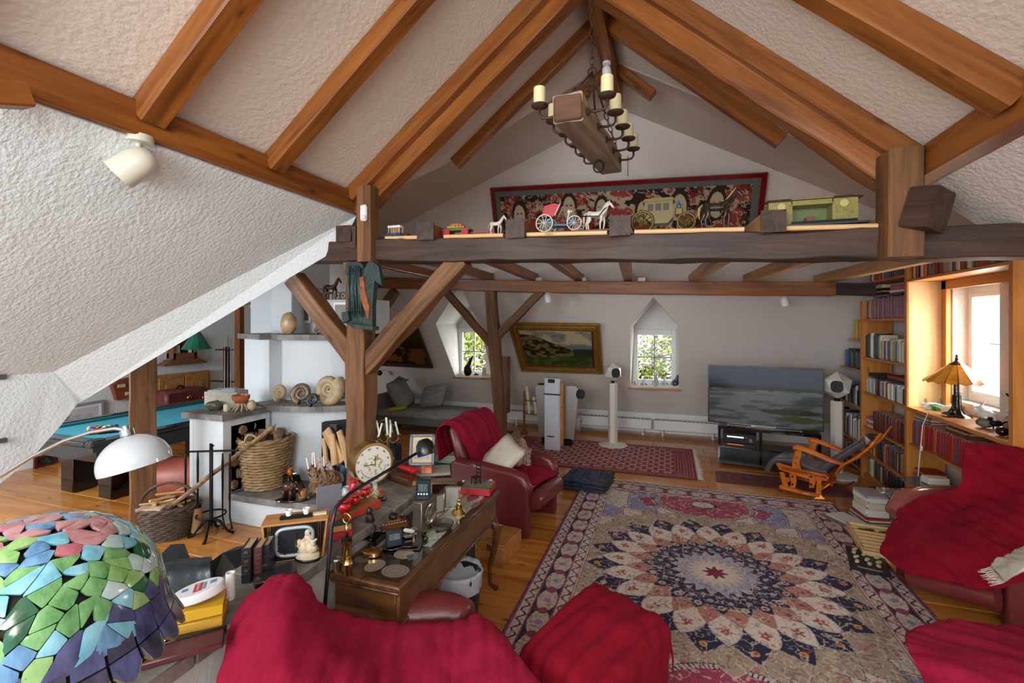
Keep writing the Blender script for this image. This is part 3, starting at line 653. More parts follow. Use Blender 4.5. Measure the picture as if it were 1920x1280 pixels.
# ---- bolster, pool table
bo_ = G(322, 940)
t = thing('leather_bolster', 'reddish-brown leather bolster lying on the floor behind the rough post', 'bolster', (bo_.x, bo_.y+.1, .0), .35)
mk('cushion', M().lathe([(0, -.42), (.18, -.41), (.22, -.36), (.225, 0), (.22, .36), (.18, .41), (0, .42)], n=24, T=Matrix.Translation((0, 0, .24))@Matrix.Rotation(pi/2, 4, 'Y')), mat('terracotta_leather', '8a4030', .45, 0, 'a35a46', 6, .2, 80), t, .9)
mk('base_strip', M().box((0, 0, .02), (.6, .2, .04), b=.01), WN, t)
TX0, TX1, TY0, TY1, TZ = -7.0, -5.45, 3.03, 5.85, .80
t = thing('pool_table', 'black pool table with turquoise cloth', 'table', ((TX0+TX1)/2, (TY0+TY1)/2, 0))
FELT = mat('turquoise_felt', '3fa3b8', .9, 0, '4bb0c4', 30); CUSH = mat('teal_cushion', '0b6a70', .8)
mk('cloth', M().box(((TX0+TX1)/2, (TY0+TY1)/2, TZ-.06), (TX1-TX0-.2, TY1-TY0-.2, .03)), FELT, t, world=True)
rw = .12
for (cx, cy, dx, dy) in ((TX0+rw/2, (TY0+TY1)/2, rw, TY1-TY0), (TX1-rw/2, (TY0+TY1)/2, rw, TY1-TY0), ((TX0+TX1)/2, TY0+rw/2, TX1-TX0-2*rw, rw), ((TX0+TX1)/2, TY1-rw/2, TX1-TX0-2*rw, rw)):
    mk('rail', M().box((cx, cy, TZ-.03), (dx, dy, .06), b=.014), BLKG, t, world=True)
mk('blue_rail_top', M().box((TX1-rw-.03, (TY0+TY1)/2, TZ-.01), (.02, TY1-TY0-.3, .012)), mat('rail_blue', '2b4f7c', .3), t, world=True)
for (cx, cy, dx, dy) in ((TX0+rw+.025, (TY0+TY1)/2, .05, TY1-TY0-.3), (TX1-rw-.025, (TY0+TY1)/2, .05, TY1-TY0-.3), ((TX0+TX1)/2, TY0+rw+.025, TX1-TX0-.4, .05), ((TX0+TX1)/2, TY1-rw-.025, TX1-TX0-.4, .05)):
    mk('cushion', M().box((cx, cy, TZ-.03), (dx, dy, .045), b=.01), CUSH, t, world=True)
mk('apron', M().prism([(TX0+.03, TY0+.03, TZ-.06), (TX1-.03, TY0+.03, TZ-.06), (TX1-.03, TY1-.03, TZ-.06), (TX0+.03, TY1-.03, TZ-.06)], (0, 0, -.05)).prism([(TX0+.1, TY0+.1, TZ-.11), (TX1-.1, TY0+.1, TZ-.11), (TX1-.1, TY1-.1, TZ-.11), (TX0+.1, TY1-.1, TZ-.11)], (0, 0, -.12)), BLKG, t, world=True)
for (a, b) in ((-6.72, 3.62), (-6.05, 3.62), (-6.85, 5.2), (-6.05, 5.2)):
    mk('leg', M().box((a, b, .29), (.22, .26, .56), b=.008), BLKG, t, world=True)
for (a, b) in ((TX0+.1, TY0+.1), (TX1-.1, TY0+.1), (TX0+.1, TY1-.1), (TX1-.1, TY1-.1), (TX0+.09, (TY0+TY1)/2)):
    mk('pocket', M().lathe([(.075, 0), (.075, .012), (0, .012)], (a, b, TZ-.004), 16), BLACK, t, 1, world=True)
tr_ = thing('ball_tray', 'dark tray of pool balls on the turquoise cloth', 'tray', (-6.1, 3.5, TZ-.045))
mk('tray_board', M().lathe([(.2, 0), (.21, .02), (.19, .02), (0, .012)], n=3, a0=.3, a1=.3+2*pi), BLACK, tr_, .4)
bc = ['e8b838', '274a9c', 'c8302a', '57307c', 'd9702a', '23704a', '7c2a2a', '101010', 'f0f0ea', 'e8b838', 'c8302a', 'd9702a', '274a9c', '23704a', '57307c']
k = 0
for r_ in range(5):
    for c_ in range(r_+1):
        a = .3; lx = (r_-3)*.05; ly = (c_-r_/2)*.058
        o = mk('pool_ball', M().ell((0, 0, 0), .0285), mat('ball_'+bc[k], bc[k], .1), None, 3); o.location = (-6.1+lx*cos(.3)-ly*sin(.3), 3.5+lx*sin(.3)+ly*cos(.3), TZ-.003); k += 1
        cn = {'e8b838': 'yellow', '274a9c': 'blue', 'c8302a': 'red', '57307c': 'purple', 'd9702a': 'orange', '23704a': 'green', '7c2a2a': 'maroon', '101010': 'black', 'f0f0ea': 'white'}[bc[k-1]]
        tag(o, cn+' pool ball in the rack on the tray', 'ball', 'pool balls on the tray')
# framed prints and things on the pool room walls
def frame_on(name, label, corners, m_frame, fcol, border=.03, matw=0, nx=60, ny=40, off=.02, cat='picture', m_img=None):
    """corners in order TL, TR, BR, BL (world); picture facing the room"""
    c = [V(p) for p in corners]; cen = sum(c, V())/4; u = (c[1]-c[0]).normalized(); v_ = (c[3]-c[0]); v_ = (v_-u*v_.dot(u)).normalized(); n = u.cross(v_)
    if n.dot(O-cen) < 0: n = -n
    t = thing(name, label, cat, cen)
    W = c[1]-c[0]; H = c[3]-c[0]; lw = W.length; lh = H.length
    def pt(a, b, e): return c[0]+(c[1]-c[0])*a+(c[3]-c[0])*b+((c[2]-c[1])-(c[3]-c[0]))*a*b+n*e
    bu, bv = border/lw, border/lh
    fm = M()
    for (a0, b0, a1, b1) in ((0, 0, 1, bv), (0, 1-bv, 1, 1), (0, bv, bu, 1-bv), (1-bu, bv, 1, 1-bv)):
        prof = [pt(a0, b0, 0), pt(a1, b0, 0), pt(a1, b1, 0), pt(a0, b1, 0)]
        q = [p+n*.035 for p in prof]; cc = sum(q, V())/4; q = [cc+(p-cc)*1 for p in q]
        fm.add(prof+q, [(0, 1, 2, 3), (4, 5, 6, 7), (0, 1, 5, 4), (1, 2, 6, 5), (2, 3, 7, 6), (3, 0, 4, 7)])
    mk('frame', fm, m_frame, t, None, world=True)
    def fxy(uu, vv): return np.array([tuple(pt(bu+(1-2*bu)*a, bv+(1-2*bv)*b, .012)-cen) for a, b in zip(uu, vv)])
    sheet('picture', nx, ny, fxy, m_img or ATTP, t, fcol)
    return t
def gr(u, v):
    g = .25+.5*fbm(u*6, v*5, 4); g = np.where((v > .62) & (v < .78) & (u > .2) & (u < .85), .1, g); g = np.where((v < .3), .55, g); g = np.where((abs(u-.35) < .04) & (v > .7), .08, g); g = np.where((abs(u-.7) < .04) & (v > .7), .08, g)
    g = np.where((u < .06) | (u > .94) | (v < .08) | (v > .92), .8, g); return np.stack([g, g, g*1.02], 1)
a = PX(118, 760, XL+.02); b = PX(192, 748, XL+.02); 
frame_on('framed_print', 'grey framed billiards print on the wall left of the pool table', [PX(116, 762, XL+.02), PX(192, 749, XL+.02), PX(193, 812, XL+.02), PX(114, 826, XL+.02)], mat('grey_frame', '8b8f92', .5), gr)
def dk(u, v): return S3('10251f')*(1+.0*u[:, None])+(fbm(u*9, v*9, 2)[:, None] > .62)*S3('4f6a58')*.8
frame_on('framed_picture', 'dark picture in a red frame standing on the floor under the pool table', [PX(62, 857, XL+.1), PX(106, 846, XL+.1), PX(106, 866, XL+.1), PX(62, 879, XL+.1)], mat('maroon_frame', '521a1c', .4), dk)
# hanging leather case
q = PX(228, 732, XL+.02)
t = thing('wall_case', 'red-brown leather case with two buckles hanging on the pool room wall', 'bag', q)
mk('case_body', M().prism([PX(205, 722, XL+.02), PX(216, 712, XL+.02), PX(262, 702, XL+.02), PX(268, 710, XL+.02), PX(262, 738, XL+.02), PX(214, 750, XL+.02)], (.08, 0, 0)), mat('case_leather', '7a3a24', .5, 0, '8a4830', 8), t, .4, world=True)
for (x_, y_) in ((228, 723), (242, 737)):
    mk('buckle', M().box(PX(x_, y_, XL+.11), (.02, .1, .05)), IVORY, t, world=True)
# cupboard
t = thing('wall_cupboard', 'honey-coloured wooden double-door cupboard on the pool room wall', 'cupboard', PX(340, 760, XL+.1))
A_, B_ = PX(290, 705, XL+.12), PX(395, 694, XL+.12)
mk('cupboard_body', M().box((XL+.06, (A_.y+B_.y)/2, (A_.z+.35)/2), (.12, B_.y-A_.y, A_.z-.35), b=.005), WBX, t, world=True)
for s_ in (0, 1):
    y0_ = A_.y+.05+s_*(B_.y-A_.y-.1)/2; w_ = (B_.y-A_.y-.1)/2-.02
    d = mk('door', M().box((XL+.13, y0_+w_/2+.01, (A_.z+.4)/2), (.02, w_, A_.z-.5), b=.006), WBX, t, world=True)
    mk('door_panel', M().box((XL+.142, y0_+w_/2+.01, (A_.z+.4)/2), (.012, w_-.22, A_.z-.72), b=.005), WBX, d)
    mk('knob', M().ell((XL+.155, y0_+(w_-.06 if s_ == 0 else .08), A_.z-.3), .018), BRASS, d, 1)
# trunk
q = PX(345, 757, -7.85)
t = thing('leather_suitcase', 'maroon leather suitcase with brass locks before the honey-coloured cupboard', 'suitcase', (q.x, q.y+.1, 0))
P0 = PX(312, 735, -7.75); P1 = PX(392, 727, -7.75)
mk('trunk_body', M().box((-7.95, (P0.y+P1.y)/2, (P0.z+.55)/2), (.4, P1.y-P0.y, P0.z-.55), b=.04), mat('maroon_leather', '5e2826', .45, 0, '733634', 7, .2), t, world=True)
mk('trunk_stand', M().box((-7.95, (P0.y+P1.y)/2, .27), (.36, P1.y-P0.y-.1, .54), b=.01), WBX, t, world=True)
for x_ in (355, 383): mk('lock', M().ell(PX(x_, 745, -7.74), (.02, .04, .04)), BRASS, t, 1, world=True)
mk('handle', M().tube([(-7.95, P0.y+.3, P0.z), (-7.95, P0.y+.35, P0.z+.05), (-7.95, P1.y-.35, P0.z+.05), (-7.95, P1.y-.3, P0.z)], .014, 6), IRON, t, 2, world=True)
# wall shelf
t = thing('stepped_wall_shelf', 'brown wooden wall shelf with stepped base and small cards, over the cupboard', 'shelf', PX(345, 680, XL+.1))
P0 = PX(304, 687, XL+.15); P1 = PX(385, 677, XL+.15); z0 = P1.z-.03
for k, (i_, zz) in enumerate(((0, 0), (.05, .03), (.1, .06), (.15, .09))):
    mk('step', M().box((XL+.1, (P0.y+P1.y)/2, z0+zz+.02), (.2-.02*k, P1.y-P0.y-2*i_, .035), b=.003), WBR, t, world=True)
mk('shelf_box', M().box((XL+.03, (P0.y+P1.y)/2, z0+.3), (.06, P1.y-P0.y-.35, .4)).box((XL+.09, P0.y+.2, z0+.3), (.16, .04, .4)).box((XL+.09, P1.y-.2, z0+.3), (.16, .04, .4)).box((XL+.09, (P0.y+P1.y)/2, z0+.49), (.16, P1.y-P0.y-.35, .03)).box((XL+.09, (P0.y+P1.y)/2, z0+.17), (.16, P1.y-P0.y-.35, .08)), WBR, t, world=True)
for x_, c_, nm in ((333, IVORY, 'cream card standing left on the stepped wall shelf'), (344, BLACK, 'dark card standing in the middle of the stepped wall shelf'), (357, WHITE, 'white cross shape standing right on the stepped wall shelf')):
    p = PX(x_, 665, XL+.15); o = mk('card', M().box((XL+.14, p.y, z0+.28), (.015, .13, .14), b=.003) if c_ != WHITE else M().box((XL+.14, p.y, z0+.28), (.015, .15, .05)).box((XL+.14, p.y, z0+.28), (.016, .05, .15)), c_, None); tag(o, nm, 'card')
# pool lamp
lp = P(369, 641, 6.6)
t = thing('pool_lamp', 'hanging pool table lamp with green pleated glass shade and brass arm', 'lamp', lp)
for (dx, lab) in ((0, None), (-.55, None)):
    sh = mk('lamp_shade', M().lathe([(.045, .14), (.05, .13), (.185, -.09), (.19, -.1), (.175, -.095), (.045, .12)], lp+V((dx, dx*.6, 0)), 12), mat('green_glass', '174f3e', .25, 0, '2a6b55', 6), t, .3, world=True)
mk('brass_arm', M().tube([lp+V((-.6, -.35, .22)), lp+V((0, 0, .22)), lp+V((.16, .1, .26)), lp+V((.22, .12, .3))], .016, 8).tube([lp+V((0, 0, .13)), lp+V((0, 0, .22))], .03, 8), BRASS, t, 2, world=True)
mk('hanging_rod', M().tube([lp+V((.22, .12, .3)), lp+V((.1, .05, 1.5))], .008, 6), BRASS, t, 2, world=True)
# cues
cq = PY(428, 740, 6.45)
t = thing('cue_rack', 'black wall rack for billiard cues beside the narrow timber', 'rack', (cq.x, cq.y, .8))
q0 = PY(423, 655, 6.5); q1 = PY(423, 742, 6.5)
mk('back_panel', M().box((q0.x, 6.52, (q0.z+q1.z-.5)/2), (.13, .03, q0.z-q1.z+.6)), BLACK, t, world=True)
mk('cue_holder', M().box((q0.x+.03, 6.45, q0.z), (.34, .12, .02), b=.004), BLACK, t, world=True)
mk('cue_holder', M().box((q0.x+.0, 6.45, PY(423, 714, 6.5).z), (.55, .08, .02), b=.004), BLACK, t, world=True); mk('back_panel', M().box((q0.x, 6.52, .2), (.06, .03, .4)), BLACK, t, world=True)
for i, (x_, c_) in enumerate(((421.5, 'd9b27a'), (427.5, '6a7f98'), (433, 'c08a5a'))):
    a = PY(x_, 632-3*(i == 1), 6.4); b = PY(x_-1, 745, 6.4); b.z -= .5
    o = mk('billiard_cue', M().tube([a, b], [.007, .014], 8), mat('cue'+c_, c_, .3), None, 2); tag(o, ['pale wooden cue, leftmost in the rack', 'blue-grey cue in the middle of the rack', 'reddish cue at the right of the rack'][i], 'cue')
# iron horse cart on the air box
def horse(t, c, s, m_, rz=0, name='horse', tailm=None, mane=True):
    T = Matrix.Translation(V(c))@Matrix.Rotation(rz, 4, 'Z')@Matrix.Scale(s, 4)
    m = M(); m.tube([(-.52, 0, 1.02), (-.42, 0, 1.03), (-.2, 0, .98), (.1, 0, .97), (.33, 0, 1.04), (.48, 0, 1.2), (.62, 0, 1.42), (.7, 0, 1.56), (.76, 0, 1.58)], [.12, .2, .2, .2, .21, .16, .11, .085, .07], 10, T=T, flat=.8)
    m.tube([(.70, 0, 1.6), (.8, 0, 1.5), (.92, 0, 1.33), (.96, 0, 1.28)], [.085, .09, .06, .05], 8, T=T, flat=.75)
    for sy in (-1, 1):
        m.tube([(.74, .05*sy, 1.62), (.75, .06*sy, 1.72)], [.03, .006], 5, T=T)
        f = .1 if sy > 0 else -.05
        m.tube([(.3, .1*sy, .95), (.34+f, .1*sy, .62), (.30+f*1.4, .1*sy, .52), (.28+f, .1*sy, .12), (.31+f, .1*sy, .0)], [.12, .07, .055, .04, .06], 7, T=T)
        g = -.08 if sy > 0 else .06
        m.tube([(-.42, .1*sy, .98), (-.4+g, .1*sy, .66), (-.52+g, .1*sy, .46), (-.46+g, .1*sy, .12), (-.43+g, .1*sy, .0)], [.16, .1, .055, .04, .06], 7, T=T)
    o = mk(name, m, m_, t, 2, world=True)
    tl = mk('tail', M().tube([(-.55, 0, 1.1), (-.68, 0, .95), (-.7, 0, .7), (-.66, 0, .5)], [.04, .06, .06, .02], 6, T=T), tailm or m_, t, 2, world=True)
    if mane: mk('mane', M().tube([(.68, 0, 1.68), (.56, 0, 1.52), (.42, 0, 1.34), (.3, 0, 1.22)], [.03, .05, .05, .02], 6, T=T, flat=.5), tailm or m_, t, 2, world=True)
    return o
def wheel(t, c, r, m_, spokes=8, rt=.08, ax='Y', T0=None):
    T = Matrix.Translation(V(c)); 
    if T0: T = T@T0
    w_ = mk('wheel', M().tube([(r*cos(a), 0, r*sin(a)) for a in [2*pi*i/24 for i in range(24)]], r*rt, 6, closed=True, T=T), m_, t, 2, world=True)
    m = M().tube([(0, -r*.15, 0), (0, r*.15, 0)], r*.14, 8, T=T)
    for k in range(spokes): a = 2*pi*k/spokes; m.tube([(0, 0, 0), (r*cos(a), 0, r*sin(a))], r*.045, 4, T=T)
    mk('spokes', m, m_, w_, 2)
hc = PY(618, 559, 4.95); hz = 2.3
t = thing('iron_horse_cart', 'rusty iron horse and cart figure on top of the warm air box', 'figurine', (hc.x, 5.0, hz))
horse(t, (hc.x-.02, 5.0, hz), .17, RUST)
for dx in (-.32, -.12, .14, .26): wheel(t, (hc.x+dx*.7, 4.98, hz+.05), .048, RUST, 6, .12)
mk('cart', M().box((hc.x-.14, 5.0, hz+.09), (.26, .08, .02)).tube([(hc.x-.3, 5, hz+.09), (hc.x-.3, 5, hz+.17)], .005, 4).tube([(hc.x-.3, 5, hz+.17), (hc.x-.1, 5, hz+.13)], .005, 4), RUST, t, world=True)
# carved dark relief on the post
rp = PY(680, 490, 3.12)
t = thing('carved_relief', 'dark green weathered carved wood fragment hung on the main post', 'carving', (rp.x, 3.14, 1.95))
DG = mat('verdigris_wood', '1c2a28', .5, 0, '2e4541', 9, .6, 30); RW = mat('rotten_wood', '6a3418', .8, 0, 'a8683c', 14, .9, 40)
def relief(name, pts, m_, y, th, jit=.0):
    mk(name, M().prism([PY(a, b, y) for a, b in pts], (0, th, 0)), m_, t, .3, world=True)
relief('carved_board', [(649, 490), (675, 492), (683, 500), (688, 530), (684, 560), (690, 590), (697, 610), (672, 614), (652, 608), (651, 580), (655, 545), (652, 520), (646, 512)], DG, 3.11, .05)
relief('carved_board', [(682, 505), (692, 489), (706, 497), (703, 520), (700, 548), (698, 575), (698, 612), (690, 612), (688, 570), (680, 540)], DG, 3.08, .05)
relief('sleeve_fragment', [(697, 488), (710, 500), (716, 536), (708, 530), (701, 524)], DG, 3.06, .04)
relief('bare_wood_strip', [(674, 520), (681, 518), (684, 545), (692, 575), (690, 600), (683, 580), (676, 560)], RW, 3.06, .03)
relief('bare_wood_strip', [(654, 522), (664, 518), (663, 560), (656, 570)], RW, 3.09, .03)
relief('bottom_ledge', [(648, 605), (699, 612), (699, 619), (660, 614)], DG, 3.04, .08)
relief('side_knob', [(640, 585), (652, 583), (654, 600), (642, 606)], DG, 3.07, .05)
for i in range(7):
    x_ = 655+i*4.5; mk('carved_fold', M().tube([PY(x_+3*sin(i), 498+4*(i % 2), 3.09), PY(x_-2+2*sin(i*2), 540, 3.07), PY(x_+1, 585+5*(i % 3), 3.08)], [.008, .014, .007], 5), DG, t, 2, world=True)
# wall sconce, floor-standing items behind
# ================================================================ RUGS
def motif(x, y, s=1.0, seed=0):
    """scrolling floral doodle: thin dark lines, small coloured flowers"""
    a = fbm(x*19*s, y*19*s, seed, 2); b = fbm(x*19*s+40, y*19*s+11, seed+9, 2)
    line = np.abs(a-.40) < .03; line2 = np.abs(b-.38) < .025; fl = (a > .60); fl2 = (b > .61)
    return line, line2, fl, fl2
CRM = S3('b9ada0'); TAN = S3('93826e'); NAVY = S3('1d1a33'); PINK = S3('94344c'); SAL = S3('a5705c'); LBL = S3('7c82a0'); BLU = S3('4f6080'); ROSE = S3('7a3a52'); GLD = S3('b08a44'); GRY = S3('8b8490')
def put(c, m, col, k=1.0): c[m] = c[m]*(1-k)+np.asarray(col)*k
def rugcol(u, v):
    W, H = 2.73, 3.90; x = (u-.5)*W; y = (v-.5)*H; r = np.hypot(x, y); th = np.arctan2(y, x)
    n = len(x); c = np.tile(TAN, (n, 1)).astype(np.float32)
    def scallop(N, ph): f = (th*N/(2*pi)+ph) % 1.0; return 1-np.abs(2*f-1), f-.5
    def ring(N, ph, r0, r1, col, out, w=.009, p=.75, inner=None):
        k, f = scallop(N, ph); b = r0+(r1-r0)*k**p; m = r < b; put(c, m, col); put(c, m & (b-r < w), out)
        if inner is not None: m2 = (r < b-w*2.2) & (b-r < w*3.6); put(c, m2, inner, .7)
        return k, f, b
    li, l2, f1, f2 = motif(x, y, 1.0, 3)
    # field panels
    put(c, r > 1.3, CRM); k, f, b = ring(10, .5, 1.22, 2.1, LBL, NAVY, .012, .8, CRM)
    put(c, (np.abs(f) < .2) & (r > 1.35) & (r < 1.6), PINK); put(c, (np.abs(f) < .08) & (r > 1.4) & (r < 1.52), CRM)
    k, f, b = ring(20, .5, 1.06, 1.42, CRM*1.05, PINK, .016, .7, NAVY)
    k, f, b = ring(20, .0, 1.02, 1.30, TAN*1.15, NAVY, .006, .8, ROSE)
    for yc in (-1.45, 1.45):
        q = (x/.46)**2+((y-yc)/.34)**2; put(c, q < 1.25, NAVY); put(c, (q < 1.2) & (np.abs((np.arctan2(y-yc, x)*14) % 1-.5) < .3), CRM); put(c, q < .98, PINK); put(c, q < .10, NAVY); put(c, q < .06, CRM)
    k, f, b = ring(20, .5, .98, 1.18, TAN*1.1, ROSE, .006, .8, CRM)
    k, f, b = ring(20, .0, .84, 1.02, NAVY*1.2, CRM*.8, .005, .9)
    m = (np.hypot((r-.925), f*r*.31) < .026) & (r > .8); put(c, m, GLD); m = (np.hypot((r-.925), f*r*.31) < .011); put(c, m, S3('a84a3a'))
    k, f, b = ring(20, .5, .66, .90, CRM*1.15, NAVY*1.5, .006, .5, GRY)
    d_ = np.hypot((r-.75)*.8, f*r*.31); st = .028*(1+.35*np.cos(5*np.arctan2(f*r*.31, r-.75))); put(c, d_ < st, S3('9a4038')); put(c, d_ < .009, CRM)
    k, f, b = ring(20, .0, .52, .70, SAL, CRM*.7, .004, .7); put(c, np.hypot(r-.60, f*r*.31) < .016, ROSE)
    k, f, b = ring(20, .5, .43, .57, NAVY*1.1, CRM*.75, .004, .7); put(c, np.hypot(r-.49, f*r*.31) < .026, CRM*.9); put(c, np.hypot(r-.49, f*r*.31) < .014, ROSE)
    k, f, b = ring(20, .0, .36, .49, S3('2a1c38'), CRM*.75, .004, .7); put(c, np.hypot(r-.42, f*r*.31) < .022, GRY*1.1)
    k, f, b = ring(20, .5, .31, .41, NAVY*1.3, CRM*.8, .004, .7); put(c, np.hypot(r-.355, f*r*.31) < .018, GRY*1.2)
    k, f, b = ring(20, .0, .25, .34, GRY*1.1+LBL*.1, CRM, .004, .7)
    k, f, b = ring(20, .5, .19, .28, GRY*1.25, CRM*1.1, .004, .7)
    k, f, b = ring(20, .0, .14, .22, CRM*1.0, GLD, .003, .7)
    k, f, b = ring(20, .5, .09, .16, CRM*1.15, S3('a07a68'), .003, .7)
    ring(8, .5, .045, .10, S3('7a1f35'), NAVY, .004, 1.0)
    inn = (r > .22)
    put(c, li & inn, NAVY*2, .5); put(c, l2 & inn, CRM*1.15, .6); put(c, f1 & inn, S3('9a3c4c'), .6); put(c, f2 & inn, LBL, .5)
    # border
    e = np.minimum(W/2-np.abs(x), H/2-np.abs(y)); al = np.where((W/2-np.abs(x)) < (H/2-np.abs(y)), y, x)
    bm = e < .36; q = np.tile(CRM, (n, 1))
    per = lambda s_: np.cos(2*pi*al/s_)
    q[e > .27] = CRM*1.05; mm = (e > .275) & (e < .335); q[mm & (np.abs((e-.305)*22-per(.13)*.55) < .18)] = NAVY*1.6
    q[(e > .335)] = ROSE*1.2; q[(e > .345) & (e < .352)] = CRM
    mb = (e > .115) & (e < .265); q[mb] = NAVY*1.2; ed_ = .19+.058*np.sign(per(.42))*0
    lob = np.abs(e-.19) < .02+.05*np.abs(per(.52))**.6; q[mb & lob] = CRM*.95; q[mb & (np.hypot((e-.19)*1.0, ((al/.26) % 1-.5)*.26) < .038)] = ROSE*1.1; q[mb & (np.hypot((e-.19), ((al/.26+.5) % 1-.5)*.26) < .026)] = LBL
    q[(e > .255) & (e < .27)] = ROSE*1.2; q[(e > .1) & (e < .115)] = ROSE*1.3
    mo = (e > .03) & (e < .1); q[mo] = CRM; q[mo & (np.abs((e-.065)*24-per(.11)*.5) < .2)] = NAVY*1.7
    q[(e < .03)] = ROSE*1.1; q[e < .012] = NAVY*1.3
    b1, b2, b3, b4 = motif(x, y, 1.5, 17); q[b1] = q[b1]*.4+NAVY*.8; q[b2] = q[b2]*.6+S3('a0404e')*.4; q[b4] = q[b4]*.7+CRM*.3
    c[bm] = q[bm]
    g = .86+.28*vnoise(x*160, y*160, 5)
    return np.clip(c*g[:, None]*1.18, 0, 1)
rx, ry = .345, 4.02
rug = sheet('medallion_rug', 452, 640, lambda u, v: np.stack([rx+(u-.5)*2.73, ry+(v-.5)*3.9, .012+.0015*np.sin(u*21)*np.sin(v*17)], 1), ATTB, None, rugcol)
root = thing('oriental_rug', 'large oriental rug with round star medallion and floral border', 'rug', (rx, ry, 0)); 
rug.parent = root; rug.matrix_parent_inverse = root.matrix_basis.inverted(); rug.name = 'pile'
FR = mat('fringe_cream', 'c9c0ae', .9)
def fringe(x0, x1, y, side, n, ax='x', L=.05, z=.006):
    m = M(); r2 = random.Random(2)
    for i in range(n):
        t = x0+(x1-x0)*i/(n-1); j = r2.uniform(-.012, .012); l = L*r2.uniform(.7, 1.2)
        a = V((t, y, z+.006)) if ax == 'x' else V((y, t, z+.006)); b = V((t+j, y+side*l, z)) if ax == 'x' else V((y+side*l, t+j, z))
        m.tube([a, (a+b)/2+V((0, 0, .002)), b], [.004, .0035, .002], 4)
    return m
mk('fringe', fringe(rx-1.36, rx+1.36, ry+1.95, 1, 260), FR, root, 2, world=True, kind='stuff')
def bokcol(u, v):
    W, H = 2.75, 1.5; x = (u-.5)*W; y = (v-.5)*H; c = np.tile(S3('8c2439'), (len(x), 1)); fx = .155; fy = .105
    row = np.floor(y/fy); px_ = ((x/fx+.5*(row % 2)) % 1-.5)*fx; py_ = ((y/fy) % 1-.5)*fy; d_ = np.hypot(px_*.8, py_*1.15)
    inn = (np.abs(x) < W/2-.28) & (np.abs(y) < H/2-.1)
    put(c, inn & (d_ < .042), S3('c8bcae')); put(c, inn & (d_ < .026), S3('4a4a42')); put(c, inn & (d_ < .012), S3('a8404a'))
    put(c, inn & (np.abs(px_) < .004) & (np.abs(py_) > .045), S3('c8bcae'), .5)
    e = np.minimum(W/2-np.abs(x), H/2-np.abs(y)); bd = ~inn
    put(c, bd & (np.sin(e*170) > .55), S3('d0b8a8'), .45); put(c, bd & (np.sin(x*75) > .3) & (np.sin(y*75) > .2), S3('501424'), .6)
    put(c, inn, S3('8c2439'), .0)
    return np.clip(c*(.85+.3*vnoise(x*120, y*120, 3))[:, None], 0, 1)
cx, cy = -1.03, 7.08
root = thing('bokhara_rug', 'crimson rug with rows of small white octagons and fringed ends', 'rug', (cx, cy, 0))
sheet('pile', 300, 170, lambda u, v: np.stack([(u-.5)*2.75, (v-.5)*1.5, .012+0*u], 1), ATTB, root, bokcol)
mk('fringe', fringe(cy-.74, cy+.74, cx+1.375, 1, 90, 'y', .07), FR, root, 2, world=True, kind='stuff')
mk('fringe', fringe(cy-.74, cy+.74, cx-1.375, -1, 90, 'y', .07), FR, root, 2, world=True, kind='stuff')
def smcol(u, v):
    c = np.tile(S3('6a3434'), (len(u), 1)); b = fbm(u*60, v*14, 8); put(c, b > .55, S3('8a5a58'), .6); put(c, (v < .1) | (v > .9) | (u < .04), S3('7c4a44')); return c
root = thing('small_rug', 'small worn reddish-brown rug lying partly under the wooden glider chair', 'rug', (1.3, 6.55, 0), -.06)
sheet('pile', 120, 40, lambda u, v: np.stack([(u-.5)*1.45, (v-.5)*.46, .008+0*u], 1), ATTB, root, smcol)
# folded rug
def fold(u, v):
    c = np.tile(S3('22304a'), (len(u), 1)); b = fbm(u*40, v*30, 8); put(c, b > .5, S3('4a5c78'), .6); put(c, b < .36, S3('2a1c18'), .7); put(c, (v > .6) & (np.sin(u*50) > .3), S3('5c4438'), .6); return c
root = thing('folded_rug', 'thick folded dark blue wool rug lying beside the red armchair', 'rug', (-.94, 5.70, 0), -.12)
for k, z in enumerate((.0, .045, .09)):
    def fx(u, v, z=z, k=k): 
        a = 2*pi*u; ex = .25*np.sign(np.cos(a))*np.abs(np.cos(a))**.35; return np.stack([(v-.5)*.52+.01*np.sin(u*20+k), ex*1.0, z+.024+.024*np.sin(a)+.004*np.sin(v*17+k)], 1)
    sheet('rug_layer', 60, 60, fx, ATTB, root, fold)
    mk('layer_edge', M().box((-.25, 0, z+.022), (.02, .44, .036), b=.01).box((.25, 0, z+.022), (.02, .44, .036), b=.01), mat('rug_edge', '3a3430', .9, bump=.6), root)
# ================================================================ BOOKCASES
XS = 2.37; XBK = 2.70
t = thing('tall_bookcase', 'tall pine bookcase reaching to the ceiling beside the window', 'bookcase', (XS+.17, 6.6, 0))
def pbox(name, x0, x1, y0, y1, z0, z1, m_, par, b=.003, label=None):
    horiz = (x1-x0) < (y1-y0) or (z1-z0) < .06
    L_ = y1-y0; H_ = z1-z0; D_ = x1-x0
    # grain along local X
    if H_ > L_ and H_ > D_: o = mk(name, M().box((0, 0, 0), (H_, L_, D_), b=b), m_, par); Rm = Matrix(((0, 0, -1), (0, 1, 0), (1, 0, 0)))
    elif L_ >= D_: o = mk(name, M().box((0, 0, 0), (L_, D_, H_), b=b), m_, par); Rm = Matrix(((0, -1, 0), (1, 0, 0), (0, 0, 1)))
    else: o = mk(name, M().box((0, 0, 0), (D_, L_, H_), b=b), m_, par); Rm = Matrix.Identity(3)
    o.matrix_basis = Matrix.Translation(((x0+x1)/2, (y0+y1)/2, (z0+z1)/2))@Rm.to_4x4()
    if par: o.matrix_parent_inverse = par.matrix_basis.inverted()
    if label: o['label'] = label
    return o
YA0, YA1 = 5.99, 7.18
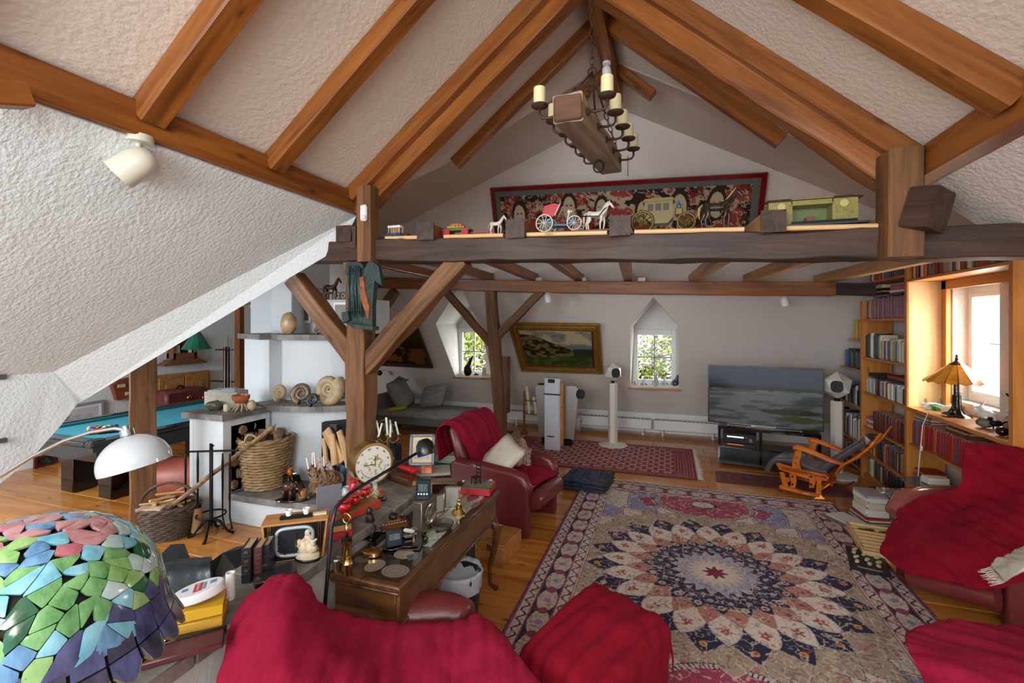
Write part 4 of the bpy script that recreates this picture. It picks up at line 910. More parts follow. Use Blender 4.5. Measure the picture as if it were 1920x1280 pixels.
pbox('upright', XS, XBK, YA0-.02, YA0+.03, 0, 2.72, WP, t); pbox('upright', XS, XBK, YA1, YA1+.05, 0, 2.28, WP, t)
SZ = [.07, .34, .67, 1.11, 1.56, 2.05]
for z in SZ: pbox('shelf', XS+.015, XBK, YA0+.03, YA1, z-.026, z, WP, t)
pbox('shelf', XS+.015, XBK, YA0+.03, YA1-.12, 2.49, 2.52, WP, t)
pbox('plinth', XS+.02, XS+.04, YA0+.03, YA1, 0, .045, WP, t)
t = thing('corner_bookcase', 'low shelves with stepped ends in the corner under the slope, left of the tall bookcase', 'bookcase', (XS+.17, 7.7, 0))
CZ = [(.07, 8.6), (.41, 8.5), (.88, 8.35), (1.375, 8.02), (1.78, 7.72)]
for z, ye in CZ: pbox('shelf', XS+.015, XBK, YA1+.05, ye, z-.026, z, WP, t)
t = thing('window_bookcase', 'pine shelving unit built around the right-hand window, with a deep sill shelf', 'bookcase', (XS+.17, 5.2, 0))
YB0, YB1 = 4.42, 5.97
for z in (.07, .36, .74): pbox('shelf', XS+.015, XBK, YB0, YB1, z-.026, z, WP, t)
pbox('sill_shelf', XS, 2.86, YB0, YB1, 1.085, 1.12, WP, t); pbox('top_shelf', XS, 2.69, YB0, YB1, 2.43, 2.455, WP, t)
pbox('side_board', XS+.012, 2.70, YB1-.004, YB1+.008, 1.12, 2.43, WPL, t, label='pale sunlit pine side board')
pbox('upright', XS, 2.69, YB0-.05, YB0, 0, 2.75, WP, t)
pbox('face_trim', 2.66, 2.7, 5.88, 5.965, 1.12, 2.43, WP, t); pbox('face_trim', 2.66, 2.7, 4.42, 5.965, 2.34, 2.43, WP, t)
wn = mk('window_3', M(), WHITE); wn['kind'] = 'structure'
y0, y1, z0, z1 = 5.22, 5.93, 1.22, 2.36; xw = 2.90
for (a, b, c, d) in ((y0, y0+.06, z0, z1), (y1-.06, y1, z0, z1), (y0+.06, y1-.06, z0, z0+.07), (y0+.06, y1-.06, z1-.07, z1)):
    mk('frame', M().box((xw, (a+b)/2, (c+d)/2), (.07, b-a, d-c), b=.005), WHITE, wn)
for (a, b, c, d) in ((y0+.06, y0+.1, z0+.07, z1-.07), (y1-.10, y1-.06, z0+.07, z1-.07), (y0+.1, y1-.1, z0+.07, z0+.11), (y0+.1, y1-.1, z1-.11, z1-.07)):
    mk('sash', M().box((xw-.03, (a+b)/2, (c+d)/2), (.05, b-a, d-c), b=.005), WHITE, wn)
mk('glazing_bar', M().box((xw, (y0+y1)/2, 1.80), (.012, y1-y0-.16, .008)), MATS['bar_grey'], wn)
mk('pane', M().box((xw, (y0+y1)/2, (z0+z1)/2), (.006, y1-y0-.18, z1-z0-.2)), PANE, wn)
# ---- books
ORD = 'first second third fourth fifth sixth seventh eighth ninth tenth eleventh twelfth thirteenth fourteenth fifteenth sixteenth seventeenth eighteenth nineteenth twentieth'.split()
def ordw(n):
    if n <= 20: return ORD[n-1]
    tens = 'twenty thirty forty fifty sixty seventy eighty ninety'.split()[n//10-2]
    return tens+'-'+ORD[n % 10-1] if n % 10 else tens[:-1]+'ieth'
BC = {'red': '9c2a22', 'dark red': '5e1c1a', 'cream': 'd2c6ac', 'white': 'd8d6d0', 'black': '141416', 'dark blue': '1c2b4a', 'blue': '2c5c8a', 'grey': '6e7074', 'brown': '5a3a24', 'green': '2f5a40', 'yellow': 'cfa420', 'orange': 'c8641e',
      'tan': 'a58a62', 'mauve': '8e5f70', 'pink': 'b8647c', 'olive': '5e5c34', 'teal': '2a5c62', 'rust': '8a3c1e', 'pale grey': 'a2a4a4'}
BMESH = {}
def bookmesh(cn):
    if cn in BMESH: return BMESH[cn]
    m = mat('book_'+cn.replace(' ', '_'), BC[cn], .45, 0, bump=0)
    pg = mat('book_pages', 'cdbfa0', .8)
    mm = M(); mm.box((0, 0, 0), (1, 1, 1), b=.06); me = mm.mesh('book', .7)
    # pages: back of the cover box shows a page block on top
    me.materials.append(m); me.materials.append(pg)
    for p in me.polygons:
        if p.normal.z > .9: p.material_index = 1
    BMESH[cn] = me; return me
def titled(o, w_, h_): pass
def bookrow(where, X, y0, y1, z, pal, hr, tr_, depth=.19, group=None, lean=.0, noun='book'):
    y = y0; k = 0; tr = (tr_[0]*1.22, tr_[1]*1.22)
    while y > y1+tr[0]:
        th = rnd.uniform(*tr); h = rnd.uniform(*hr); cn = rnd.choice(pal); k += 1
        if y-th < y1: break
        me = bookmesh(cn); o = bpy.data.objects.new('book', me); COL.objects.link(o)
        ln = lean*rnd.uniform(.3, 1) if lean else rnd.uniform(-.004, .02)
        o.scale = (depth*rnd.uniform(.92, 1), th-.0015, h); o.rotation_euler = (ln, 0, 0)
        o.location = (X+o.scale.x/2+rnd.uniform(0, .015), y-th/2-h*ln*.5, z+h/2*cos(ln)+abs(sin(ln))*th/2+.001)
        tag(o, cn+' '+noun+', '+ordw(k)+' from the left on the '+where, 'book', group or 'books on the '+where); y -= th+(.003 if not lean else h*abs(ln)*.05)
    return k
def bookstack(where, x, y, z, items, rz=0, spread=.01, group=None):
    """items: (colour, w along y, d along x, thickness)"""
    out = []
    for k, (cn, a, b, th) in enumerate(items):
        o = bpy.data.objects.new('book', bookmesh(cn)); COL.objects.link(o); o.scale = (a, th, b)
        o.rotation_euler = (pi/2, 0, rz+pi/2+rnd.uniform(-.06, .06)); o.location = (x+rnd.uniform(-spread, spread), y+rnd.uniform(-spread, spread), z+th/2+.0005)
        n = len(items); pos = 'topmost' if k == n-1 else ('bottom one' if k == 0 else ordw(k+1)+' from the bottom')
        if n == 1: pos = ''
        tag(o, (cn+' lying book, '+pos+' '+where).replace('  ', ' '), 'book', group); z += th+.001; out.append(o)
    return z
MIX = ['red', 'cream', 'white', 'black', 'dark blue', 'blue', 'grey', 'brown', 'green', 'tan', 'rust', 'cream', 'white', 'teal']
PAP = ['cream', 'white', 'tan', 'white', 'pale grey', 'red', 'dark blue', 'brown', 'cream']
XF = XS+.03; L0, L1 = YA1-.01, YA0+.05
bookrow('tall bookcase bottom shelf', XF, L0-.08, 6.5, .07, ['white', 'cream', 'green', 'brown', 'dark red', 'pale grey'], (.2, .24), (.025, .045))
bookrow('black set of the bottom shelf', XF, 6.5, L1, .07, ['black'], (.2, .205), (.03, .034), noun='volume')
bookrow('tall bookcase second shelf', XF, L0, L1, .34, ['dark blue', 'green', 'cream', 'yellow', 'tan', 'white', 'rust', 'brown', 'red', 'grey', 'orange', 'blue'], (.2, .26), (.022, .042))
bookrow('tall bookcase third shelf', XF, L0-.26, L1, .67, ['dark red', 'rust', 'dark red'], (.235, .245), (.035, .042), noun='matching binder')
bookstack('of the third-shelf pink pile', XF+.11, L0-.11, .67, [('cream', .17, .2, .03), ('pink', .17, .2, .035), ('white', .17, .2, .03), ('pink', .18, .2, .035)])
bookrow('tall bookcase fourth shelf', XF, L0-.03, L1, 1.11, PAP, (.17, .2), (.016, .034))
bookstack('across the fourth-shelf paperbacks', XF+.1, 6.35, 1.32, [('dark blue', .4, .18, .03), ('red', .42, .18, .045)])
bookstack('lying left over the paperbacks', XF+.1, 6.9, 1.32, [('black', .38, .2, .05)])
bookrow('tall bookcase fifth shelf', XF, L0, 6.72, 1.56, ['white', 'red', 'black', 'black', 'cream', 'teal'], (.28, .31), (.025, .05))
bookrow('fifth shelf middle part', XF, 6.71, 6.12, 1.56, ['cream', 'tan', 'blue', 'dark blue', 'cream', 'rust', 'grey', 'white', 'dark red'], (.22, .26), (.018, .036))
bookrow('fifth shelf right end', XF, 6.12, L1, 1.56, ['yellow', 'black', 'yellow'], (.22, .23), (.02, .04))
bookrow('tall bookcase sixth shelf', XF, L0, 6.98, 2.05, ['brown', 'cream', 'tan'], (.24, .27), (.03, .06))
bookrow('mauve set of the sixth shelf', XF, 6.96, L1, 2.05, ['mauve'], (.25, .252), (.034, .036), noun='volume')
bookstack('left above the mauve set', XF+.1, 6.8, 2.31, [('grey', .3, .18, .03), ('black', .28, .18, .025), ('yellow', .28, .18, .02), ('black', .28, .18, .028), ('cream', .28, .18, .04)])
bookstack('right above the mauve set', XF+.1, 6.32, 2.31, [('brown', .3, .18, .03), ('white', .3, .18, .03), ('pink', .28, .18, .04), ('tan', .28, .18, .03)])
bookrow('tall bookcase top shelf', XF, L0-.14, L1, 2.52, ['red', 'green', 'red', 'dark blue', 'cream', 'orange', 'orange', 'white', 'dark red', 'teal', 'blue'], (.17, .25), (.022, .05))
bookrow('shelf above the window', XF, YB1-.02, YB0, 2.455, ['red', 'grey', 'cream', 'red', 'rust', 'dark blue', 'white', 'pale grey', 'tan', 'orange', 'brown', 'dark red', 'black', 'olive'], (.19, .24), (.025, .05), depth=.2)
bookrow('shelf below the window sill', XF, YB1-.02, 5.0, .74, ['red', 'red', 'red', 'orange', 'blue'], (.23, .25), (.019, .028), lean=.10, noun='comic')
bookrow('lowest shelf under the window', XF, 5.4, 5.1, .07, MIX, (.2, .25), (.025, .045))
bookstack('of the pile on the shelf below the comics', XF+.1, 5.8, .36, [('white', .22, .2, .02), ('orange', .22, .2, .015), ('red', .22, .2, .018), ('yellow', .22, .2, .015), ('orange', .22, .2, .02), ('rust', .2, .18, .02), ('cream', .2, .18, .015), ('red', .2, .18, .02)])
bookstack('of the low pile by the glass table', XF+.1, 5.7, .07, [('tan', .26, .2, .03), ('cream', .26, .2, .025), ('white', .26, .2, .03), ('rust', .24, .2, .03), ('tan', .26, .2, .02), ('cream', .25, .2, .03)])
bookstack('of the magazine pile left under the sill', XF+.12, 5.78, 1.0, [('pale grey', .3, .2, .012), ('red', .3, .2, .01), ('white', .3, .2, .012), ('tan', .32, .2, .02), ('red', .3, .2, .01)])
bookstack('of the brown pile under the sill', XF+.12, 5.2, .995, [('brown', .36, .2, .03), ('tan', .34, .2, .02), ('dark red', .3, .2, .02)])
bookrow('corner shelf, bottom', XF, 8.5, 7.3, .07, ['dark blue', 'black', 'red', 'blue', 'dark red', 'green', 'tan'], (.2, .29), (.03, .055))
bookrow('corner shelf, second from the floor', XF, 8.4, 7.3, .41, ['brown', 'white', 'dark red', 'grey', 'black', 'dark blue', 'cream'], (.25, .34), (.03, .055))
bookrow('corner shelf, middle', XF, 8.2, 7.3, .88, ['grey', 'black', 'dark blue', 'white', 'black'], (.2, .3), (.03, .055))
bookrow('corner shelf above the speaker', XF, 7.9, 7.3, 1.375, ['green', 'tan', 'brown', 'dark blue', 'black', 'blue'], (.22, .27), (.03, .05))
bookrow('top corner shelf', XF, 7.55, 7.3, 1.78, ['brown', 'yellow', 'dark blue', 'orange'], (.2, .26), (.03, .05))
o = mk('rolled_case', M().tube([(2.5, 6.28, 1.86), (2.5, 6.06, 1.86)], .03, 10), mat('brown_leather', '5a4436', .5), None, 1); tag(o, 'brown rolled case lying on top of the fifth-shelf books', 'case')
# ================================================================ TV, SPEAKERS, HEATER
tv = thing('television', 'large flat television with silver edge showing a shore scene', 'television', (1.22, 7.14, .56), atan2(7.04-7.25, 1.91-.53))
mk('housing', M().box((0, 0, .43), (1.40, .05, .82), b=.006), mat('tv_edge', '8e8c88', .25, .8), tv)
mk('bezel', M().box((0, -.024, .43), (1.385, .01, .805), b=.002), BLACK, tv)
def tvcol(u, v):
    c = np.tile(S3('3a4150'), (len(u), 1)); v = 1-v
    c = c*(1-.25*fbm(u*5, v*7, 1))[:, None]
    hz = .30+.035*fbm(u*14, v*3, 6)+.09*u*0; m = (v > hz) & (v < hz+.075); put(c, m, S3('2a3320')); m = v >= hz+.075
    w_ = fbm(u*5+3*v, v*22, 3); put(c, m, S3('565a5c')); put(c, m & (w_ > .5), S3('6e7270')); put(c, m & (w_ < .36), S3('44504e'))
    i1 = np.hypot((u-.72)/.26, (v-.74)/.05+.5*fbm(u*9, v*9, 2)-.25) < 1; put(c, i1, S3('39402c')); i2 = np.hypot((u-.82)/.2, (v-.86)/.05+.5*fbm(u*9, v*12, 4)-.25) < 1; put(c, i2, S3('4e5030'))
    put(c, i1 & (w_ > .5), S3('7c6c4c')); return c*.7
scr = mat('tv_screen', 'ffffff', .12, attr='Col', emit=.08)
sheet('screen', 150, 90, lambda u, v: np.stack([(u-.5)*1.36, -.0305+0*u, .04+v*.78], 1), scr, tv, tvcol)
mk('stand_neck', M().box((0, .03, .02), (.3, .04, .06)), CHROME, tv); mk('stand_foot', M().box((0, 0, .008), (.9, .24, .014), b=.004).tube([(-.42, -.12, .012), (0, -.22, .012), (.42, -.12, .012)], .01, 6), CHROME, tv)
tb_ = thing('television_bench', 'low black television bench with open compartments', 'bench', (1.28, 7.22, 0), tv.rotation_euler.z)
mk('top_board', M().box((0, 0, .535), (1.22, .42, .04), b=.004), BLKG, tb_); mk('base_board', M().box((0, 0, .15), (1.18, .4, .22), b=.004), BLACK, tb_)
for x_ in (-.59, -.08, .59): mk('side_panel', M().box((x_, 0, .30), (.035, .4, .46)), BLKG, tb_)
mk('middle_board', M().box((0, .0, .27), (1.18, .38, .02)), BLKG, tb_)
for (x_, z_, w_, h_, nm, lab) in ((-.34, .40, .42, .13, 'amplifier', 'black amplifier with round knob in the upper left compartment of the television bench'), (-.34, .305, .40, .05, 'disc_player', 'flat black disc player under the amplifier')):
    q = tb_.matrix_basis@V((x_, -.03, z_-h_/2)); a = thing(nm, lab, nm.replace('_', ' '), q, tb_.rotation_euler.z)
    mk('case', M().box((0, 0, h_/2), (w_, .3, h_), b=.003), BLACK, a)
    mk('display', M().box((-.05, -.152, h_*.62), (w_*.5, .004, h_*.16)), mat('display_'+nm, 'c8d4e0' if nm == 'amplifier' else 'e05a28', .4, emit=.6), a)
    if nm == 'amplifier': mk('knob', M().tube([(.14, -.15, .05), (.14, -.17, .05)], .022, 14), CHROME, a, 1); mk('button', M().box((.09, -.152, .08), (.03, .006, .008)), CHROME, a)
def speaker(base, hs, rz, lab_s, lab_b, r=.17):
    b_ = V(base); st = thing('speaker_stand', lab_s, 'stand', b_)
    mk('base_plate', M().lathe([(.24, 0), (.24, .018), (.09, .05), (0, .05)], n=8), mat('white_satin', 'd4cec2', .35), st, .4)
    mk('column', M().lathe([(.075, .05), (.075, hs), (0, hs)], n=6), MATS['white_satin'], st, .4)
    s_ = thing('polyhedral_speaker', lab_b, 'speaker', b_+V((0, 0, hs)), rz)
    bm = bmesh.new(); bmesh.ops.create_icosphere(bm, subdivisions=1, radius=r); 
    for v_ in bm.verts: v_.co.y *= .85
    dd = V((0, -1, .05)).normalized()
    bmesh.ops.bisect_plane(bm, geom=bm.verts[:]+bm.edges[:]+bm.faces[:], plane_co=dd*r*.74, plane_no=dd, clear_outer=True)
    bmesh.ops.holes_fill(bm, edges=[e for e in bm.edges if e.is_boundary]); bmesh.ops.translate(bm, verts=bm.verts, vec=(0, 0, r+.02)); bmesh.ops.triangulate(bm, faces=[f for f in bm.faces if len(f.verts) > 14])
    me = bpy.data.meshes.new('cabinet'); bm.to_mesh(me); bm.free(); mk('cabinet', me, MATS['white_satin'], s_)
    gm = M(); pts = [(.068*abs(cos(a))**.7*(1 if cos(a) > 0 else -1), -r*.76, r+.02+.075*abs(sin(a))**.7*(1 if sin(a) > 0 else -1)) for a in [2*pi*i/28 for i in range(28)]]
    gm.prism(pts, (0, -.012, 0)); mk('grille', gm, mat('speaker_grille', '24262a', .7), s_, .3)
    mk('mount', M().tube([(0, 0, 0), (0, 0, .04)], .03, 8), IRON, s_, 1)
    return s_
b1 = G(1149, 835)
speaker((b1.x, b1.y, 0), 1.02, .5, 'white column speaker stand on the crimson rug left of the pointed window', 'white faceted speaker left of the pointed window', .155)
b2 = G(1573, 893); b2 = V((2.08, 7.12, 0))
speaker((b2.x, b2.y, 0), .98, -.3, 'white column speaker stand in front of the corner shelves', 'white faceted speaker with black grille in front of the corner shelves', .18)
cab = mk('speaker_cable', M().tube([(2.1, 7.3, .01), (2.2, 6.9, .006), (2.0, 6.62, .006), (1.8, 6.7, .006), (1.72, 6.85, .006), (1.9, 6.95, .006)], .005, 5), BLACK, None, 2); tag(cab, 'thin black cable curling on the floor by the right speaker stand', 'cable')
for xa, xb, lab in ((-3.0, -.30, 'low white convector heater under the gold-framed painting'), (-.26, .86, 'low white convector heater under the pointed window, left of the television')):
    a = thing('convector_heater', lab, 'heater', ((xa+xb)/2, 8.66, 0))
    L_ = xb-xa; mk('housing', M().box((0, 0, .19), (L_, .13, .17), b=.006), WHITE, a)
    g = mk('grille', M().box((0, 0, .276), (L_-.04, .1, .006)), mat('grille_dark', '6c7478', .5), a)
    n = int(L_/.07); m = M()
    for i in range(n): mk('grille_slat', M().box((-L_/2+.05+i*.07, 0, .282), (.012, .1, .012), rz=.5), WHITE, g) if i < 40 else None
    for x_ in (-L_/2+.15, L_/2-.15): mk('foot', M().tube([(x_, 0, .11), (x_, 0, .01)], .016, 8).lathe([(.035, 0), (.035, .012), (0, .012)], (x_, 0, 0), 10), WHITE, a, 1)
# window frames group items on the sills
CRY = mat('crystal', 'dfe8ea', .06, trans=.7, ior=1.45)
def sillfig(px_, Y, z, h, m_, label, kind=0, seed=0):
    p = PY(px_, 700, Y); m = M(); x_, y_ = p.x, Y
    if kind == 0: m.ell((x_, y_, z+h*.3), (h*.22, h*.16, h*.3), nu=8, nv=5).tube([(x_, y_, z+h*.4), (x_+h*.15, y_, z+h*.8), (x_+h*.3, y_, z+h)], [h*.12, h*.08, h*.02], 6)
    if kind == 1: m.tube([(x_-h*.5, y_, z+h*.3), (x_, y_, z+h*.5), (x_+h*.5, y_, z+h*.4)], [h*.05, h*.18, h*.06], 6).tube([(x_-h*.2, y_, z), (x_-h*.2, y_, z+h*.4)], h*.05, 5).tube([(x_+h*.2, y_, z), (x_+h*.2, y_, z+h*.4)], h*.05, 5).tube([(x_, y_, z+h*.5), (x_-h*.3, y_, z+h)], [h*.12, h*.01], 5)
    if kind == 2: m.lathe([(h*.2, 0), (h*.24, h*.3), (h*.16, h*.9), (h*.2, h), (h*.15, h), (0, h*.4)], (x_, y_, z), 10)
    o = mk('sill_figurine', m, m_, None, 1.2); return tag(o, label, 'figurine')
z2 = S2[3]+.003; yv = 8.56
for a in ((1190, .10, CRY, 'small clear glass figure at the left end of the pointed window sill', 2), (1204, .15, CRY, 'glass bird with raised wings on the pointed window sill', 0), (1212, .09, IRON, 'small dark animal figure between the glass pieces on the pointed window sill', 1),
          (1229, .24, CRY, 'tall clear glass flame figure in the middle of the pointed window sill', 2), (1243, .19, CRY, 'glass figure right of the tall glass flame', 0), (1252, .11, IRON, 'dark bird figure right of the window middle', 1), (1259, .16, CRY, 'small glass shard figure near the right end of the sill', 0), (1266, .27, mat('blue_grey_metal', '3e4e58', .3, .6), 'tall thin dark blade-shaped figure at the right end of the pointed window sill', 0)):
    sillfig(a[0], yv, z2, a[1], a[2], a[3], a[4])
z1_ = S1[3]+.003
for a in ((862, .12, CRY, 'small glass animal at the left end of the left window sill', 1), (877, .42, IRON, 'tall dark bronze dancer figure on the left window sill', 0), (893, .12, IRON, 'small dark metal animal on the left window sill', 1), (908, .2, IVORY, 'pale shell figure at the right of the left window sill', 2)):
    sillfig(a[0], 8.5, z1_, a[1], a[2], a[3], a[4])
# ================================================================ things by the back wall
c0 = G(1036, 843)
t = thing('white_paper_roll', 'tall white cardboard column with black band standing on the crimson rug', 'column', (c0.x, c0.y, 0), -.1)
mk('front_panel', M().prism([(-.115, -.05, 0), (.115, -.05, 0), (.125, .0, 0), (.1, .08, 0), (-.1, .08, 0), (-.125, .0, 0)], (0, 0, 1.13)), mat('white_card', 'c9ced6', .4), t, .3)
mk('top_clip', M().box((-.0, -.055, 1.09), (.11, .02, .06), b=.004), BLACK, t); mk('black_band', M().box((0, -.03, .88), (.26, .05, .02)), BLACK, t); mk('grip_slot', M().box((-.01, -.052, .22), (.11, .006, .016)), BLACK, t)
mk('wood_back', M().box((.12, .09, .56), (.04, .1, 1.0), b=.004), WP, t)
t = thing('silver_sheet_stand', 'curved brushed silver sheet behind the white cardboard column', 'sheet metal', (c0.x, c0.y+.28, 0))
mk('sheet', M().prism([(-.3, 0, .10), (.28, 0, .10), (.36, 0, .93), (.3, 0, .98), (-.3, 0, .98), (-.36, 0, .93)], (0, .05, 0)), mat('silver_sheet', 'a8a39c', .35, .7), t, .3)
mk('support', M().box((0, .05, .06), (.5, .1, .12)), IRON, t)
o = mk('round_end', M().tube([(.37, -.02, .86), (.43, -.05, .86)], .075, 18), mat('navy_disc', '25283a', .5), t, 1); mk('dark_cap', M().box((-.26, .0, .99), (.1, .07, .03), b=.01), BLACK, t)
c1 = G(943, 800)
t = thing('disc_rack_tower', 'tall narrow cherry-wood disc rack full of slots, right of the bowed post', 'rack', (PY(945, 700, 8.0).x, 8.0, 0))
cw = mat('cherry', '6a2e1c', .4); wdt = .17
for s_ in (-1, 1): mk('side', M().box((s_*wdt/2, 0, .86), (.02, .16, 1.0), b=.003), WN if s_ < 0 else WR, t)
mk('top', M().box((0, 0, 1.37), (wdt+.02, .16, .02)), WR, t); mk('back_sheet', M().box((0, .07, .86), (wdt, .01, 1.0)), cw, t); mk('foot_post', M().box((0, 0, .19), (.05, .05, .38)), STEELD, t); mk('foot_plate', M().box((0, -.05, .008), (.3, .3, .014), b=.004), IRON, t)
for i in range(44): mk('slot_slat', M().box((0, -.03, .38+i*.0225), (wdt-.02, .1, .008)), mat('slat_pale', 'b9a89c', .5), t)
c2 = G(983, 812)
t = thing('wooden_rack', 'small dark wooden ladder rack holding pale rolls beside the disc rack', 'rack', (c2.x, c2.y, 0))
mk('post', M().box((0, 0, .38), (.035, .03, .76), b=.004), WR, t); mk('foot', M().box((0, .0, .02), (.1, .14, .04), b=.006), WBR, t)
for z in (.6, .36): mk('rung', M().box((.11, 0, z), (.24, .1, .016)), WR, t)
for dx, h, lab in ((.07, .48, 'pale cream roll leaning in the wooden rack'), (.2, .3, 'short cream roll standing at the right of the wooden rack')):
    o = mk('cream_roll', M().tube([(c2.x+dx+.02, c2.y, .37), (c2.x+dx, c2.y, .37+h*.5), (c2.x+dx-.03, c2.y, .37+h)], .027, 8), WAX, None, 1); tag(o, lab, 'roll')
vb = G(1083, 808)
t = thing('porcelain_vase', 'white porcelain vase with brown flower painting on the floor by the heater', 'vase', (vb.x, vb.y, 0))
mk('body', M().lathe([(.05, 0), (.045, .03), (.085, .2), (.075, .27), (.05, .3), (.07, .34), (.06, .34), (.04, .3), (0, .28)], n=18), mat('porcelain', 'cfd2d4', .15, 0, '8a6a50', 6, contrast=.12), t, 1)
mk('handle', M().tube([(-.07, 0, .24), (-.11, 0, .3), (-.06, 0, .33)], .01, 6), WHITE, t, 2)
# ---- paintings
def land(u, v):
    sky = S3('7c7a6a')[None]*(1-.2*v[:, None])+0; cl = fbm(u*4+1, v*6, 12); c = np.tile(S3('8a8470'), (len(u), 1)); put(c, cl > .5, S3('b5a680')); put(c, cl < .4, S3('6c7074'))
    rid = .10+.75*np.clip(u-.1, 0, 1)**1.1+.06*fbm(u*16, v*0, 3); m = v > rid; g = fbm(u*14, v*16, 5); put(c, m, S3('3f4022')); put(c, m & (g > .5), S3('7a6240')); put(c, m & (g < .4), S3('20240f')); m = v > .72+.05*np.sin(u*5); put(c, m, S3('34401e')); put(c, m & (g > .52), S3('4f5a2a'))
    m = (v > .52-.0*u) & (u > .72) & (v < .7); put(c, m, S3('2a3524')); return c
def dark(u, v):
    g = fbm(u*7, v*6, 31); c = np.tile(S3('241408'), (len(u), 1)); put(c, (v < .5) & (g > .45), S3('2e3a12')); m = v > .58; put(c, m & (g > .42), S3('7a4a1a')); put(c, (np.hypot((u-.55)/.2, (v-.62)/.14) < 1) & (g > .4), S3('5e5a4c')); put(c, (np.hypot((u-.4)/.12, (v-.66)/.1) < 1) & (g > .45), S3('6a2214')); return c
pf = [BW(955, 604, .06), BW(1123, 606, .06), BW(1129, 697, .06), BW(980, 692, .06)]
t = frame_on('landscape_painting', 'gold-framed landscape painting of a rocky hill on the sloping wall', pf, GOLD, land, .13, nx=150, ny=80)
pi2 = [p for p in pf]
def shrink(c, k): cen = sum(c, V())/4; return [cen+(p-cen)*k for p in c]
def lip(t, name, c, th, m_, e):
    cen = sum(c, V())/4; nrm = (c[1]-c[0]).cross(c[3]-c[0]).normalized(); nrm = -nrm if nrm.dot(O-cen) < 0 else nrm
    cc = [p+nrm*e for p in c]; 
    for i in range(4): mk(name, M().tube([cc[i], cc[(i+1) % 4]], th, 6), m_, t, 1, world=True)
def ins(c, b):
    u = (c[1]-c[0]).normalized(); v_ = (c[3]-c[0]).normalized(); return [c[0]+u*b+v_*b, c[1]-u*b+v_*b, c[2]-u*b-v_*b, c[3]+u*b-v_*b]
lip(t, 'gilt_moulding', pf, .022, GOLD, .035); lip(t, 'inner_moulding', ins(pf, .125), .014, BRASS, .035); lip(t, 'carved_band', ins(pf, .06), .03, GOLD, .03)
pf = [BW(640, 604, .06), BW(781, 604, .06), BW(813, 687, .06), BW(665, 680, .06)]
t = frame_on('dark_painting', 'dark painting in a narrow brown frame behind the thick brace', pf, mat('bronze_frame', '4a4030', .4, .3), dark, .05, nx=120, ny=70)
lip(t, 'moulding', pf, .014, MATS['bronze_frame'], .04)
# long picture above the tie beam
def kab(u, v):
    g = fbm(u*40, v*9, 3); h = fbm(u*26+9, v*7, 8); c = np.tile(S3('6e241c'), (len(u), 1)); put(c, g > .50, S3('a8987c')); put(c, h < .4, S3('231a1a')); put(c, (h > .56), S3('8c3a30')); put(c, (np.abs(g-.45) < .012), S3('c0b090'))
    for (a, b, s_) in ((.10, .45, 1), (.31, .35, 1), (.44, .4, .9), (.60, .48, 1), (.73, .42, 1.1), (.86, .4, 1.05), (.22, .6, .8)):
        d = np.hypot((u-a)/.024/s_, (v-b)/.2/s_); put(c, (d < 1.4) & (v < b), S3('2a1c18')); put(c, d < 1, S3('b9a88a')); put(c, (np.abs(v-b+.05) < .008) & (np.abs(np.abs(u-a)-.009) < .005), S3('1f1714')); put(c, (np.abs(v-b-.08) < .01) & (np.abs(u-a) < .004), S3('8c2a22'))
    e = (u < .02) | (u > .975) | (v < .10); put(c, e, S3('5c625f')); return c
t = frame_on('long_print', 'very long red-framed print of faces leaning over the tie beam', [BW(920, 351, .1), BW(1439, 322, .1), BW(1424, 455, .1), BW(932, 470, .1)], mat('red_frame', '6e0e14', .15, coat=.5), kab, .06, nx=420, ny=90)
o = mk('picture_wire', M().tube([BW(1177, 330, .03), BW(1177, 292, .03)], .004, 4), IRON, None, 1); tag(o, 'thin wire from which the long red-framed print hangs', 'wire')
# daybed
d0 = PY(705, 790, 7.6)
xa, xb = PY(700, 800, 7.5).x, PY(862, 800, 7.5).x; zs_ = P(800, 762, 7.5).z
t = thing('daybed', 'grey tartan daybed against the back wall under the dark painting', 'daybed', ((xa+xb)/2, 7.9, 0))
mk('base', M().box(((xa+xb)/2, 7.92, .17), (xb-xa, .85, .12), b=.02), mat('grey_base', '6a6764', .8), t, world=True)
mk('mattress', M().box(((xa+xb)/2+.03, 7.92, .29), (xb-xa+.04, .87, .15), b=.05), GREYC, t, .9, world=True)
for x_ in (xa+.1, xb-.1):
    for y_ in (7.6, 8.25): mk('leg', M().box((x_, y_, .055), (.06, .06, .11)), IRON, t, world=True)
mk('arm_rest', M().box((xa+.03, 7.92, .38), (.14, .87, .5), b=.05), mat('grey_base2', '77767a', .8), t, .9, world=True)
def cushion(name, label, c, w_, h_, th, rot, m_, n=12, cat='cushion', parent=None, power=.5):
    rows = []
    top = []; bot = []
    for j in range(n+1):
        a = []; b = []
        for i in range(n+1):
            u = 2*i/n-1; v_ = 2*j/n-1; e = max(0, (1-u**4))*max(0, (1-v_**4)); k = th/2*e**power
            pin = 1-.06*(1-abs(u))*abs(v_)**3; pin2 = 1-.06*(1-abs(v_))*abs(u)**3
            w0 = .008*noise.noise(V((u*2.2, v_*2.2, th*30)))
            a.append((u*w_/2*pin2, v_*h_/2*pin, k+w0*(e > .1))); b.append((u*w_/2*pin2, v_*h_/2*pin, -k))
        top.append(a); bot.append(b)
    m = M().grid(top).grid(bot); T = Matrix.Translation(V(c))@rot.to_4x4()
    o = mk(name, m, m_, None, 2); o.matrix_basis = T; return tag(o, label, cat) if label else o
Ry = lambda a, ax: Matrix.Rotation(a, 3, ax)
cushion('bolster_cushion', 'large grey tartan cushion leaning on the left arm of the daybed', (xa+.35, 7.9, .62), .62, .55, .26, Ry(1.1, 'Y')@Ry(.2, 'Z'), GREYC)
